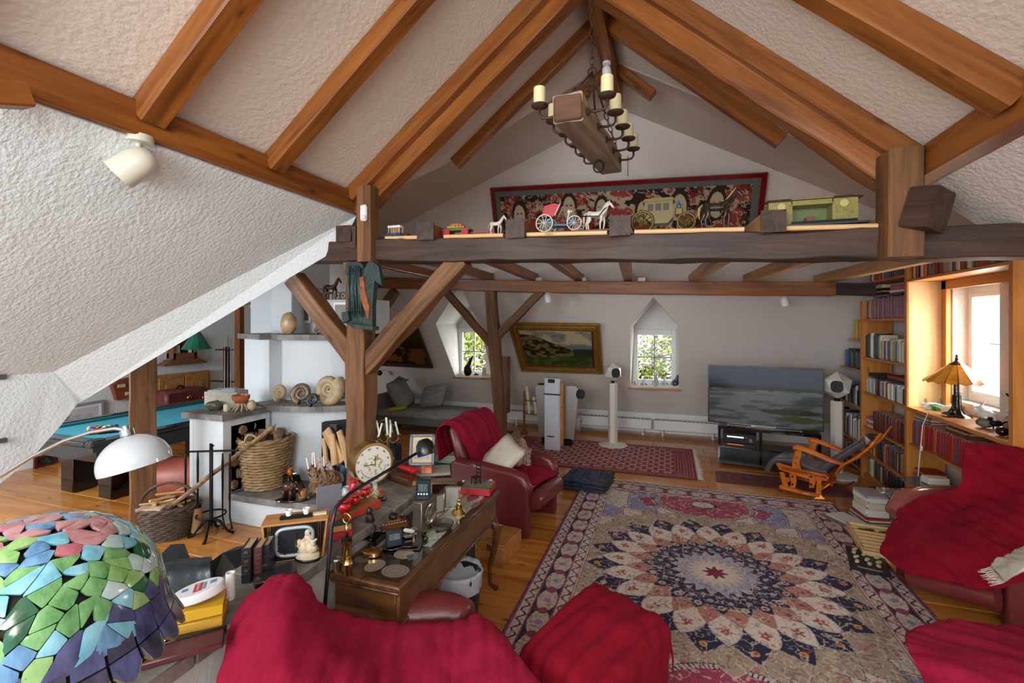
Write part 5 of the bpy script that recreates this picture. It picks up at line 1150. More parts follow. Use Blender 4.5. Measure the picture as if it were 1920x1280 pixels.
cushion('square_cushion', 'square grey tartan cushion tilted on the middle of the daybed', (xa+.98, 8.05, .58), .6, .48, .2, Ry(-.35, 'Z')@Ry(1.0, 'X')@Ry(.25, 'Z'), GREYC)
o = mk('yellow_card', M().box((0, 0, 0), (.34, .1, .012), b=.003, rz=0), mat('yellow_paper', 'c9c022', .6), None); o.location = (xa+.48, 7.56, .39); o.rotation_euler = (.4, -.15, .35); tag(o, 'yellow folded paper lying on the daybed edge', 'paper')
o = mk('green_cloth', M().box((0, 0, 0), (.26, .12, .012), b=.004), mat('green_paper', '4f8a52', .6), None); o.location = (xa+.4, 7.86, .90); o.rotation_euler = (.1, .1, .2); tag(o, 'green folded paper on top of the left daybed cushion', 'paper')
# wall sconce
sc_ = BW(697, 690, .1); 
t = thing('wall_sconce', 'small black swing-arm wall lamp left above the daybed', 'lamp', sc_)
mk('arm', M().tube([BW(692, 697, .04), BW(700, 694, .16), BW(709, 693, .26)], .008, 6), IRON, t, 2, world=True); mk('lamp_shade', M().ell(BW(712, 699, .3), .055), BLACK, t, 2, world=True)
# spots
def spot(name, label, base, dirn, s, m_=None, n_=(0, 0, -1)):
    m_ = m_ or mat('cream_enamel', 'cbc7b4', .3); b_ = V(base); n_ = V(n_).normalized()
    t = thing(name, label, 'spotlight', b_)
    mk('ceiling_rose', M().tube([b_, b_+n_*.028*s], .05*s, 20), m_, t, .6, world=True); mk('stem', M().tube([b_+n_*.02*s, b_+n_*.08*s], .009*s, 8), m_, t, 1, world=True)
    d_ = V(dirn).normalized(); c = b_+n_*.1*s; q = d_.to_track_quat('Z', 'Y').to_matrix().to_4x4()
    mk('lamp_head', M().lathe([(0, -.06), (.03, -.055), (.05, -.03), (.056, 0), (.06, .085), (.056, .085), (.05, .02), (0, .01)], n=20, T=Matrix.Translation(c)@q@Matrix.Scale(s, 4)), m_, t, 1, world=True)
sb = PX(265, 262, -2.50)
spot('spotlight', 'cream spotlight hanging under the left purlin', (sb.x-.02, sb.y, 2.935), (.0, -.75, -.75) if 0 else (-.55, -.45, -.62), 1.3)
spot('spotlight', 'small white spotlight under the back beam above the television', (PY(1470, 553, 6.9).x, 6.9, PY(1470, 553, 6.9).z+.02), (.25, 0, -1), .9, WHITE)
spot('spotlight', 'small white spotlight under the back beam above the painting', (PY(1027, 549, 6.9).x, 6.9, PY(1027, 549, 6.9).z+.02), (.2, .1, -1), .9, WHITE)
spot('ridge_spotlight', 'white round spotlight base under the ridge beam behind the chandelier', (RX, 4.35, 4.41), (0, .5, -1), .75, WHITE)
for x_, lab in ((1010, 'small white wall sensor box left of the middle joist'), (1092, 'white wall sensor box between the joists over the painting'), (1203, 'white wall sensor box right of the middle joist')):
    p = PY(x_, 524, 6.95); o = mk('wall_box', M().box(p, (.11, .04, .06), b=.006), WHITE, None); tag(o, lab, 'box')
o = mk('alarm_sensor', M().box(PY(682, 399, 3.09), (.06, .035, .13), b=.012).box(PY(682, 407, 3.07), (.03, .02, .035), b=.008), WHITE, None); tag(o, 'white alarm motion sensor fixed on the short left truss post', 'sensor')
# ================================================================ CLOTH HELPERS
def cr(p0, p1, p2, p3, t): return .5*((2*p1)+(-p0+p2)*t+(2*p0-5*p1+4*p2-p3)*t*t+(-p0+3*p1-3*p2+p3)*t*t*t)
def spl(ps, n):
    out = []; m = len(ps)
    for i in range(n+1):
        u = i/n*(m-1); k = min(int(u), m-2); t = u-k
        out.append(cr(ps[max(k-1, 0)], ps[k], ps[k+1], ps[min(k+2, m-1)], t))
    return out
def surf(rows, nu, nv):
    a = [spl(r, nu) for r in rows]; cols = [spl([a[j][i] for j in range(len(a))], nv) for i in range(nu+1)]
    return [[cols[i][j] for i in range(nu+1)] for j in range(nv+1)]
def cloth(name, rows, m_, parent=None, nu=60, nv=50, fold=.012, fs=3.0, seed=0, dirn=(1, .3, .2), th=.008, label=None, world=True):
    """drape through control points, with soft folds pushed along the surface normal"""
    g = surf([[V(p) for p in r] for r in rows], nu, nv); h = len(g); w_ = len(g[0]); out = []
    d_ = V(dirn).normalized()
    for j in range(h):
        r = []
        for i in range(w_):
            p = g[j][i]; a = g[j][min(i+1, w_-1)]-g[j][max(i-1, 0)]; b = g[min(j+1, h-1)][i]-g[max(j-1, 0)][i]
            n = a.cross(b); n = n.normalized() if n.length > 1e-9 else V((0, 0, 1))
            q = p*fs; s_ = p.dot(d_)*fs*2.2
            k = noise.noise(V((s_*2.4+seed, q.y*.6+seed, q.z*.5)))*1.0+.5*noise.noise(V((s_*5.5, q.x*1.3+seed, q.z*1.2)))+.25*(1-abs(noise.noise(q*1.7+V((seed, 3, 9))))*4)
            r.append(p+n*fold*k)
        out.append(r)
    o = mk(name, M().grid(out), m_, parent, 4, world=world and parent is not None, label=label)
    md = o.modifiers.new('thick', 'SOLIDIFY'); md.thickness = th; md.offset = 0
    return o
def pxr(r): return [P(*q) for q in r]
# ================================================================ ARMCHAIR by the desk (middle)
def place(o): return o
A0 = V((-1.237, 4.09, 0)); rz = math.radians(-8.5)
ac = thing('leather_armchair', 'red leather armchair with crimson throw and cushions, facing the rugs behind the desk', 'armchair', A0, rz)
W_ = .74
def side(y):
    pr = [(0, 0), (0, .44), (-.02, .50), (-.07, .55), (-.16, .575), (-.5, .60), (-.80, .62), (-.86, .60), (-.86, .0)]
    m = M().prism([(a, y, b) for a, b in pr], (0, .085, 0)); o = mk('side_panel', m, LEATH, ac, .5); md = o.modifiers.new('b', 'BEVEL'); md.width = .018; md.segments = 2; md.limit_method = 'ANGLE'
    mk('arm_pad', M().tube([(.0, y+.042, .40), (-.01, y+.042, .47), (-.06, y+.042, .545), (-.15, y+.042, .575), (-.5, y+.042, .60), (-.80, y+.042, .62)], [.04, .045, .05, .05, .05, .04], 10, flat=.62), LEATH, ac, 2)
side(0); side(W_-.085)
mk('seat_base', M().box((-.42, W_/2, .28), (.78, W_-.17, .2), b=.03), LEATH, ac, .9)
mk('seat_cushion', M().box((-.40, W_/2, .40), (.72, W_-.18, .12), b=.05), LEATH, ac, .9)
mk('front_roll', M().lathe([(0, -.30), (.075, -.29), (.085, -.26), (.085, .26), (.075, .29), (0, .30)], n=20, T=Matrix.Translation((.03, W_/2, .33))@Matrix.Rotation(pi/2, 4, 'X')), LEATH, ac, .9)
T = Matrix.Translation((-.80, W_/2, .62))@Matrix.Rotation(-.30, 4, 'Y')
mk('backrest', M().box((0, 0, 0), (.16, W_-.12, .72), b=.06, T=T), LEATH, ac, .9)
def L2(x, y, z): return V((x, y, z))
th_rows = [[L2(-.98, -.02, .60), L2(-1.0, .2, .62), L2(-1.0, .5, .66), L2(-.98, .72, .70)],
           [L2(-1.03, -.01, .82), L2(-1.05, .2, .86), L2(-1.05, .5, .88), L2(-1.03, .74, .90)],
           [L2(-.98, .0, .95), L2(-.99, .2, .985), L2(-.98, .5, 1.01), L2(-.95, .76, 1.01)],
           [L2(-.84, .02, .95), L2(-.80, .2, .975), L2(-.80, .5, .99), L2(-.82, .77, .98)],
           [L2(-.72, .05, .78), L2(-.68, .2, .77), L2(-.68, .5, .78), L2(-.70, .76, .80)],
           [L2(-.66, .1, .62), L2(-.60, .22, .58), L2(-.60, .5, .60), L2(-.63, .72, .66)],
           [L2(-.60, .16, .50), L2(-.55, .25, .48), L2(-.54, .5, .48), L2(-.58, .66, .55)]]
cloth('throw', th_rows, CLOTHP, ac, 40, 40, .016, 3, 1, (0, 1, .2), world=False, label='crimson throw over the back')
cloth('seat_throw', [[L2(-.55, .12, .48), L2(-.5, .3, .475), L2(-.5, .62, .48)], [L2(-.3, .12, .49), L2(-.3, .35, .485), L2(-.3, .63, .50)], [L2(-.12, .13, .49), L2(-.1, .35, .48), L2(-.06, .64, .47)], [L2(-.04, .14, .44), L2(.0, .4, .43), L2(.03, .64, .42)]], CLOTHP, ac, 30, 24, .014, 5, 4, (1, .5, 0), world=False, label='crimson cloth on the seat')
MW = ac.matrix_basis
c1 = MW@V((-.42, .22, .62)); cushion('linen_cushion', 'square beige linen cushion leaning in the red armchair by the desk', c1, .52, .46, .12, Matrix.Rotation(rz, 3, 'Z')@Ry(.45, 'Z')@Ry(-.75, 'Y')@Ry(.2, 'Z')@Ry(.45, 'X'), LINEN)
sm = M(); tp = []; 
c2 = MW@V((-.34, .60, .60)); Rm = (Matrix.Rotation(rz-.25, 3, 'Z')@Ry(1.1, 'Y')@Ry(.2, 'Z')); top = []; n = 40; rings = 6
for s_ in (1, -1):
    rows = []
    for j in range(rings+1):
        f = j/rings; r = []
        for i in range(n):
            a = 2*pi*i/n; rad = .19*(.62+.38*(.5+.5*cos(5*a)))*f; r.append(c2+Rm@V((rad*cos(a), rad*sin(a), s_*.05*(1-f**2.4)**.6)))
        rows.append(r)
    sm.grid(rows, closed=True)
tag(mk('star_cushion', sm, mat('houndstooth', '6a3a34', .9, 0, 'bfa79c', 90, .2, contrast=.06), None, 2), 'star-shaped red and cream checked cushion in the red armchair by the desk', 'cushion')
# ================================================================ DESK
DX0, DX1, DY0, DY1, DZ = -1.625, -1.205, 1.90, 3.27, .75
t = thing('writing_table', 'antique walnut writing table with glass-covered inlaid top and curved legs', 'table', ((DX0+DX1)/2, (DY0+DY1)/2, 0))
def ybox(name, c, d, m_, b=.004, par=t):   # grain along Y
    o = mk(name, M().box((0, 0, 0), (d[1], d[0], d[2]), b=b), m_, par); o.matrix_basis = Matrix.Translation(c)@Matrix.Rotation(pi/2, 4, 'Z')
    o.matrix_parent_inverse = par.matrix_basis.inverted(); return o
cxm, cym = (DX0+DX1)/2, (DY0+DY1)/2
ybox('tabletop', (cxm, cym, DZ-.016), (DX1-DX0, DY1-DY0, .032), WN, .008)
ybox('tabletop_moulding', (cxm, cym, DZ-.043), (DX1-DX0-.02, DY1-DY0-.02, .02), WN, .008)
ybox('apron', (DX1-.035, cym, DZ-.125), (.03, DY1-DY0-.06, .15), mat('burl', '4a2e1c', .3, 0, '7c5634', 9, .1, 30), .003)
mk('apron', M().box((cxm, DY0+.035, DZ-.125), (DX1-DX0-.07, .03, .15), b=.003), WN, t, world=True)
mk('apron', M().box((cxm, DY1-.035, DZ-.125), (DX1-DX0-.07, .03, .15), b=.003), WN, t, world=True)
ybox('lower_moulding', (DX1-.026, cym, DZ-.205), (.035, DY1-DY0-.05, .018), WN, .006)
mk('lower_moulding', M().box((cxm, DY0+.026, DZ-.205), (DX1-DX0-.06, .035, .018), b=.006), WN, t, world=True)
for (x_, y_, sx, sy) in ((DX0+.05, DY0+.05, -1, -1), (DX1-.05, DY0+.05, 1, -1), (DX0+.05, DY1-.05, -1, 1), (DX1-.05, DY1-.05, 1, 1)):
    pts = [(x_, y_, DZ-.2), (x_+.035*sx, y_+.035*sy, DZ-.30), (x_+.02*sx, y_+.02*sy, DZ-.42), (x_-.01*sx, y_-.01*sy, .18), (x_-.005*sx, y_-.005*sy, .06), (x_+.03*sx, y_+.03*sy, .015)]
    mk('leg', M().tube(pts, [.035, .032, .024, .015, .014, .02], 10), WN, t, 2, world=True)
def inlay(u, v):
    c = np.tile(S3('1c1512'), (len(u), 1)); x = u*.45; y = v*1.30; g = fbm(u*8, v*20, 4)
    m = (v > .28) & (u > .30-.25*(v > .55)); put(c, m, S3('8e9484')); put(c, m & (g > .55), S3('a0a596'))
    put(c, (np.abs(x-.14-.10) < .012+0*x) & (v > .2) & (v < .9), S3('6b6440')); put(c, (u > .93) | (u < .05) | (v < .03) | (v > .97), S3('2c2018'))
    def el(a, b, ra, rb, col, ring=True):
        d = np.hypot((x-a)/ra, (y-b)/rb); put(c, d < 1, S3(col)); 
        if ring: put(c, (np.abs(d-.75) < .06) | (np.abs(d-.4) < .05), S3('4c4640'), .5)
    el(.36, .09, .09, .06, '6f665c'); el(.20, .10, .06, .06, '756d62'); el(.30, .25, .07, .05, '8a7a66'); el(.07, .13, .05, .035, '5a4c44'); el(.10, .22, .05, .03, '6a4840', False); el(.40, .34, .025, .03, '2f3036', False); el(.34, .40, .03, .04, '3c3f42', False)
    put(c, (np.abs(x-.37)+np.abs(y-.24) < .045), S3('3c4a5a')); el(.42, 1.0, .03, .06, '7a5a54', False); put(c, (np.abs(x-.36)*.8+np.abs(y-.62) < .09) & (x > .33), S3('3a3434')); put(c, (np.abs(x-.33)+.6*np.abs(y-1.12) < .06), S3('4a3c48'))
    for k in range(6): put(c, (np.abs(x-.40-.02*np.sin((y-.45-k*.05)*80)) < .003) & (np.abs(y-.45-k*.055) < .018), S3('2a2a2c'))
    return np.clip(c*1.35, 0, 1)
def fx(u, v): return np.stack([DX0+.03+u*(DX1-DX0-.06)-cxm, DY0+.035+v*(DY1-DY0-.07)-cym, DZ+.0015+0*u], 1)
sheet('inlaid_top', 120, 320, fx, mat('under_glass', 'ffffff', .12, attr='Col', coat=.8), t, inlay)
# low wall with slate top between desk and chimney
KX0, KX1, KZ = -2.06, -1.76, .84
t = thing('low_wall', 'low white plastered wall with grey slate slab top running behind the desk', 'wall', (-1.9, 2.2, 0))
def wline(y): return -1.595-.01*(y-1.0)
ys_ = [.35, .8, 1.2, 1.62, 2.05, 2.5, 2.95, 3.4]
KX = lambda y: (min(wline(y), DX0-.006) if y > 1.85 else wline(y))-.35*max(0, y-2.9)
lft = lambda y: KX(y)-.34-.35*max(0, min(1.0, y-2.4))
mk('wall_body', M().prism([(KX(y)-.04, y, 0) for y in ys_]+[(lft(y)+.04, y, 0) for y in ys_[::-1]], (0, 0, KZ-.06)), PLF, t, None, world=True)
for a, b in zip(ys_, ys_[1:]):
    q = [(KX(a)+rnd.uniform(-.006, .01), a+.002), (KX(b)+rnd.uniform(-.006, .01), b-.002), (lft(b), b-.002), (lft(a), a+.002)]
    mm = M(); n = 6; z1 = KZ+rnd.uniform(-.002, .002)
    mm.prism([(x_, y_, KZ-.06) for x_, y_ in q], (0, 0, .06)); o = mk('stone_slab', mm, SLATE, t, .3, world=True); md = o.modifiers.new('b', 'BEVEL'); md.width = .006; md.segments = 1
# ---- stuff on desk ; helper positions
def GD(x, y): return G(x, y, DZ+.003)
def GK(x, y): return G(x, y, KZ+.003)
def one(name, label, cat, m, m_, smooth=.8, loc=None, rz=0, group=None):
    o = mk(name, m, m_, None, smooth)
    if loc is not None: o.location = loc; o.rotation_euler = (0, 0, rz)
    return tag(o, label, cat, group)
# brass magnifier stand group near front-left
p = GD(650, 1068)
t = thing('brass_candlestick', 'tall polished brass tube instrument with a ring on top at the desk front corner', 'instrument', p)
mk('barrel', M().lathe([(.026, 0), (.028, .01), (.024, .02), (.024, .13), (.027, .135), (.027, .15), (0, .15)], n=18), BRASS, t, .8)
mk('black_cap', M().lathe([(.026, .15), (.026, .162), (.008, .165)], n=16), BLACK, t, .8); mk('stem', M().tube([(0, 0, .16), (0, 0, .235)], .007, 8), BRASS, t, 2)
mk('ring', M().tube([(.024*cos(a), 0, .26+.024*sin(a)) for a in [2*pi*i/20 for i in range(20)]], .005, 6, closed=True), BRASS, t, 2)
one('brass_cup', 'small silver and copper cup left of the brass tube instrument', 'cup', M().lathe([(.017, 0), (.018, .05), (.023, .054), (.02, .062), (.01, .06), (0, .058)], n=16), SILVER, .8, p+V((-.045, -.02, 0)))
one('brass_cup', 'small brass cup in front of the brass tube instrument', 'cup', M().lathe([(.019, 0), (.02, .05), (.026, .055), (.02, .066), (.01, .08), (0, .082)], n=16), BRASS, .8, p+V((.03, -.03, 0)))
p = GD(697, 1040)
t = thing('oval_brass_box', 'oval brass-rimmed tortoiseshell box on the desk', 'box', p, .3)
mk('box_body', M().lathe([(.05, 0), (.056, .004), (.056, .022), (.05, .026), (0, .026)], n=24, sx=1, sy=.7), BRASS, t, .8); mk('lid_inlay', M().lathe([(.046, .026), (.04, .031), (0, .032)], n=24, sy=.7), mat('tortoise', '5a2c14', .15), t, .8)
def dish(name, label, px, r, h, m_, n=28, z=None):
    p = GD(*px) if z is None else G(*px, z); return one(name, label, 'dish', M().lathe([(r*.55, 0), (r*.8, h*.2), (r, h), (r*.93, h), (r*.7, h*.35), (0, h*.25)], n=n), m_, .8, p)
dish('ashtray', 'dark polished stone ashtray on the glass desk top beside the square clock', (829, 990), .072, .035, mat('dark_stone', '2a2624', .12, 0, '5e5852', 12))
# tray with clock and lighters
p = GD(745, 1015); 
t = thing('black_tray', 'black wavy-edged tray in the middle of the desk', 'tray', p, .35)
mk('tray_plate', M().box((0, 0, .006), (.30, .22, .008), b=.003), BLKG, t); mk('tray_rim', M().tube([(.15*cos(a)*(1+.15*cos(4*a)**2), .11*sin(a)*(1+.15*cos(4*a)**2), .014+.006*sin(4*a)) for a in [2*pi*i/32 for i in range(32)]], .005, 6, closed=True), BLKG, t, 2)
SEG = {'0': 'abcdef', '1': 'bc', '5': 'acdfg'}
def seg7(t, txt, T, h):
    m = M(); x = -.36*h*len(txt)
    for ch in txt:
        if ch == ':': m.box((x+.15*h, 0, .2*h), (.1*h, .001, .1*h), T=T).box((x+.15*h, 0, -.2*h), (.1*h, .001, .1*h), T=T); x += .32*h; continue
        for s_ in SEG.get(ch, 'abcdef'):
            cx_, cz_, v_ = {'a': (.25, .5, 0), 'b': (.5, .25, 1), 'c': (.5, -.25, 1), 'd': (.25, -.5, 0), 'e': (0, -.25, 1), 'f': (0, .25, 1), 'g': (.25, 0, 0)}[s_]
            m.box((x+cx_*h, 0, cz_*h), (.1*h if v_ else .42*h, .001, .42*h if v_ else .1*h), T=T)
        x += .8*h
    mk('digits', m, BLACK, t, None, kind='stuff')
def digi(name, label, p, rz, w_, h_, d_, txt, tilt=-.12, face=None):
    t = thing(name, label, 'clock', p, rz); T = Matrix.Rotation(tilt, 4, 'X')
    mk('case', M().box((0, 0, h_/2), (w_, d_, h_), b=.004, T=T), mat('slate_plastic', '1b2733', .3), t)
    mk('lcd', M().box((0, -d_/2-.001, h_*.62), (w_*.68, .003, h_*.36), T=T), mat('lcd', '5f7068', .3), t)
    seg7(t, txt, T@Matrix.Translation((0, -d_/2-.0035, h_*.62)), h_*.24); return t
digi('small_digital_clock', 'small dark digital clock standing on the black tray', GD(739, 1028)+V((0, 0, .014)), .75, .085, .085, .03, '00:1')
p = GD(767, 1002)
one('lighter', 'white lighter lying on the black tray', 'lighter', M().box((0, 0, .012), (.07, .022, .018), b=.004), WHITE, .6, p+V((0, 0, .01)), -.1)
one('lighter', 'silver crystal lighter lying on the black tray', 'lighter', M().box((0, 0, .012), (.05, .025, .02), b=.006).lathe([(.014, .0), (.017, .02), (0, .026)], (.035, 0, 0), 8), SILVER, .5, p+V((.03, -.06, .01)), .7)
one('metal_strip', 'crumpled silver foil strip on the black tray', 'strip', M().box((0, 0, .006), (.09, .018, .006), b=.002, rz=.2).box((.02, .02, .01), (.05, .014, .006), rz=-.5), SILVER, .5, p+V((-.02, -.05, .01)), -.6)
# seated dark figure
p = GD(694, 1005)
t = thing('seated_figure', 'dark bronze seated figurine in front of the red pots', 'figurine', p, .2)
FG = mat('dark_bronze', '2a2422', .3, .5, '4c4440', 20, .3)
mk('body', M().ell((0, 0, .05), (.035, .03, .05), jit=.3).ell((0, -.005, .105), (.026, .022, .035), jit=.2).tube([(.0, 0, .08), (.035, -.02, .055), (.02, -.045, .02)], [.014, .013, .012], 6).tube([(.0, 0, .08), (-.035, -.02, .055), (-.02, -.045, .02)], [.014, .013, .012], 6).tube([(.02, -.01, .09), (.03, -.025, .06), (.0, -.03, .07)], .008, 6).tube([(-.02, -.01, .09), (-.03, -.025, .06), (.0, -.03, .07)], .008, 6), FG, t, 2)
mk('head', M().ell((0, -.008, .152), (.018, .02, .022)), FG, t, 2); mk('base', M().box((0, -.01, .004), (.13, .09, .012), b=.003), WN, t)
# chess-like inlaid box with black stone
p = GD(737, 985)
t = thing('inlaid_box', 'flat inlaid wooden box with patterned edge behind the small digital clock', 'box', p, .75)
mk('box_body', M().box((0, 0, .018), (.16, .12, .034), b=.003), WN, t)
for i in range(9):
    for s_ in (-1, 1): mk('inlay_tile', M().box((-.066+i*.0165, s_*.052, .036), (.009, .009, .003)), IVORY, t)
mk('centre_panel', M().box((0, 0, .038), (.08, .06, .004)), WBX, t)
one('black_stone', 'round black stone lying on the flat inlaid box', 'stone', M().ell((0, 0, .018), (.035, .028, .02), jit=.2), mat('black_stone_m', '1b1c1b', .35), 2, p+V((0, 0, .04)))
# square silver clock
p = GD(790, 1000)
p0 = GD(787, 1022-4); t = thing('square_desk_clock', 'bronze-coloured square clock with a round black and silver dial on the desk', 'clock', GD(797, 992), -.08)
# face looks toward +X-ish/-Y : local frame, dial on +X side
mk('case', M().box((0, 0, .095), (.065, .165, .19), b=.004), STEELD, t)
mk('bezel', M().lathe([(.058, 0), (.062, .006), (.054, .01), (.05, .006)], n=28, T=Matrix.Translation((.033, 0, .10))@Matrix.Rotation(pi/2, 4, 'Y')), SILVER, t, 1)
mk('dial', M().lathe([(.05, .004), (0, .004)], n=28, T=Matrix.Translation((.033, 0, .10))@Matrix.Rotation(pi/2, 4, 'Y')), mat('dial_dark', '2a2c30', .2), t, 1)
for i in range(12):
    a = pi/6*i; mk('hour_mark', M().box((.039, .036*sin(a), .10+.036*cos(a)), (.003, .007, .012)), CHROME, t)
mk('hand', M().box((.041, .008, .112), (.002, .004, .03)), CHROME, t); mk('hand', M().box((.041, -.01, .09), (.002, .026, .004)), CHROME, t); mk('front_plate', M().box((.034, 0, .015), (.003, .15, .02)), BRASS, t)
cp = GD(797, 992)
digi('digital_thermometer', 'dark digital clock with four buttons standing on top of the square bronze clock', cp+V((-.0, -.02, .191)), .3, .085, .115, .03, '00:00', 0)
for i in range(4): mk('button', M().lathe([(.006, 0), (.005, .004), (0, .004)], n=10, T=Matrix.Translation((-.026+i*.017, -.015, .035))@Matrix.Rotation(pi/2, 4, 'X')), WHITE, bpy.data.objects['digital_thermometer'], 1)
# silver photo frames
for (x_, y_, a, lab, w_, h_) in ((822, 962, 1.15, 'narrow silver picture frame standing behind the square clock', .10, .125), (848, 950, .35, 'wider silver picture frame standing open beside the narrow one', .10, .14)):
    t = thing('silver_picture', lab, 'picture frame', GD(x_, y_), a)
    for (cx_, cz_, ww, hh) in ((0, .004, w_, .008), (0, h_-.004, w_, .008), (-w_/2+.004, h_/2, .008, h_), (w_/2-.004, h_/2, .008, h_)): mk('frame_bar', M().box((cx_, 0, cz_), (ww, .01, hh), b=.002), SILVER, t)
    mk('photo', M().box((0, .002, h_/2), (w_-.012, .004, h_-.012)), mat('grey_photo', '8d8d86', .3, 0, 'a8a69a', 6), t)
# gold figurine
p = GD(860, 962)
t = thing('gold_figurine', 'small gilt figurine crouching on a round ornate base near the desk edge', 'figurine', p)
mk('base', M().lathe([(.045, 0), (.046, .01), (.036, .022), (.03, .03), (0, .034)], n=14), BRASS, t, .5); mk('body', M().ell((0, 0, .052), (.016, .014, .026), jit=.4).ell((.004, -.004, .086), (.011, .011, .013)).tube([(0, 0, .065), (.022, -.008, .05), (.012, -.02, .07)], .006, 6).tube([(0, 0, .06), (-.02, -.006, .04), (-.01, -.02, .036)], .007, 6), BRASS, t, 2)
# red box with tiny chair
p = GD(897, 920)
t = thing('red_gift_box', 'flat red box with a map-printed lid at the far end of the desk', 'box', p, .12)
mk('box_body', M().box((0, 0, .024), (.22, .19, .046), b=.002), mat('red_card', 'b0282c', .5), t); mk('lid_print', M().box((0, 0, .048), (.21, .18, .003)), mat('map_print', '8a8468', .5, 0, '4a5f50', 14, contrast=.15), t)
t = thing('miniature_chair', 'tiny dark ladder-back metal chair standing on the red box', 'miniature', p+V((-.02, 0, .05)), -.5)
for (a, b, h) in ((-.024, -.024, .05), (.024, -.024, .05), (-.024, .024, .15), (.024, .024, .15)): mk('leg', M().tube([(a, b, 0), (a, b, h)], .003, 6), IRON, t, 2)
mk('seat', M().box((0, 0, .052), (.056, .056, .005), b=.001), IRON, t)
for z in (.08, .105, .13): mk('back_rung', M().box((0, .024, z), (.046, .003, .007)), IRON, t)
for z in (.018, .034): mk('stretcher', M().tube([(-.024, -.024, z), (.024, -.024, z)], .002, 5).tube([(.024, -.024, z), (.024, .024, z)], .002, 5), IRON, t, 2)
one('silver_ornament', 'low silver dish ornament behind the red box', 'ornament', M().lathe([(.05, 0), (.055, .01), (.02, .02), (.015, .035), (0, .04)], n=14, sy=.6), SILVER, .8, GD(868, 907))
one('white_figurine', 'tiny white figure left of the red box', 'figurine', M().ell((0, 0, .02), (.014, .012, .022), jit=.3), IVORY, 2, GD(862, 922))
# papers / lying pictures behind
p = GK(790, 868)
one('magazine', 'grey magazine lying under the picture frame on the slate wall', 'magazine', M().box((0, 0, .012), (.26, .2, .022), b=.002), mat('mag_grey', '7c7b74', .4, 0, 'a09c90', 8), .5, GK(812, 885), .5)
one('postcard', 'brown postcard lying on the silver frames beside the digital clock', 'card', M().box((0, 0, .004), (.16, .11, .006), b=.001), mat('postcard', '8c7a5a', .5, 0, '4c4038', 10), .5, GD(830, 940)+V((0, 0, .14)), .4)
# ---- picture leaning + red book + orange boxes (on the slate wall)
t = thing('picture_in_black_frame', 'picture with cream mount in a black frame leaning behind the desk lamp head', 'picture frame', GK(790, 885)+V((0, 0, .05)), .35)
T = Matrix.Rotation(-.3, 4, 'X')
for (cx_, cz_, ww, hh) in ((0, .012, .2, .024), (0, .228, .2, .024), (-.088, .12, .024, .24), (.088, .12, .024, .24)): mk('frame_bar', M().box((cx_, 0, cz_), (ww, .02, hh), b=.003, T=T), BLACK, t)
mk('mount', M().box((0, .002, .12), (.16, .008, .2), T=T), mat('cream_mount', 'c8b486', .6), t); mk('print', M().box((0, -.003, .12), (.11, .006, .14), T=T), mat('blue_print', '5a62a0', .5, 0, 'c8cad0', 6), t)
one('red_book', 'bright red padded book lying across the dark wooden box', 'book', M().box((0, 0, .015), (.20, .05, .03), b=.012).tube([(.09, -.03, .015), (.10, -.01, .02), (.1, .02, .02)], .02, 8), mat('bright_red', 'b8101c', .4), .8, GK(762, 895)+V((0, 0, .055)), -.35)
one('wooden_case', 'dark wooden slide-lid case lying on the slate wall under the red book', 'box', M().box((0, 0, .025), (.26, .11, .05), b=.004), WN, .5, GK(755, 902), -.35)
for (x_, y_, lab, rz_, z_) in ((800, 893, 'small orange printed box in front of the black-framed picture', .3, .03), (705, 930, 'orange printed box with a glass skull on it on the slate wall', .2, 0)):
    one('orange_box', lab, 'box', M().box((0, 0, .022), (.085, .05, .045), b=.002), mat('orange_card', 'b8583a', .5, 0, 'd08a60', 30, contrast=.1), .5, GK(x_, y_)+V((0, 0, z_)), rz_)
one('glass_skull', 'small clear glass skull on the orange box', 'figurine', M().ell((0, 0, .02), (.016, .02, .018)).box((0, -.014, .006), (.016, .014, .012), b=.003), CRY, 2, GK(703, 926)+V((0, 0, .045)))
one('yellow_box', 'small ochre box under the black-framed picture', 'box', M().box((0, 0, .015), (.06, .05, .03), b=.002), mat('ochre', 'a8672c', .5), .5, GK(775, 908), .1)
# green backgammon / green case behind
t = thing('green_case', 'open dark green case with glass items on the floor behind the red armchair', 'case', G(835, 862, .45))
mk('case_body', M().box((0, 0, -.02), (.5, .3, .05), b=.004), DGREEN, t); mk('case_contents', M().box((0, 0, .008), (.44, .24, .012)), mat('glass_bits', '5a7c78', .2, 0, 'a8b8b0', 20), t); mk('case_stand', M().box((0, 0, -.25), (.3, .2, .4)), WN, t)
# ---- big round clock with brass rim
p = GK(690, 905)
t = thing('round_brass_clock', 'large round clock with brass rim and white flowered face on the slate wall', 'clock', (p.x+.04, p.y-.02, KZ+.003), 1.0)
T = Matrix.Translation((0, 0, .155))@Matrix.Rotation(pi/2, 4, 'X')
mk('brass_rim', M().lathe([(.13, -.05), (.15, -.05), (.15, .05), (.135, .052), (.13, .04)], n=40, T=T), BRASS, t, .6)
def clk(u, v):
    a = u*2*pi; r = v; c = np.tile(S3('d8d6cc'), (len(u), 1)); x = r*np.cos(a); y = r*np.sin(a); g = fbm(x*9+5, y*9+5, 7)
    put(c, (g > .56) & (r < .62) & (y < .5), S3('a58c50')); put(c, (np.abs(r-.72) < .012) & (np.sin(a) < -.2), S3('3a4a5c')); put(c, (r > .8) & (np.abs((a/(pi/6)) % 1-.5) < .16) & (r < .93), S3('8a7a58')); return c
sheet('face', 90, 30, lambda u, v: np.stack([.13*v*np.cos(2*pi*u), -.045+0*u, .155+.13*v*np.sin(2*pi*u)], 1), ATTP, t, clk)
mk('foot', M().box((0, 0, .006), (.12, .09, .014), b=.004), BRASS, t)
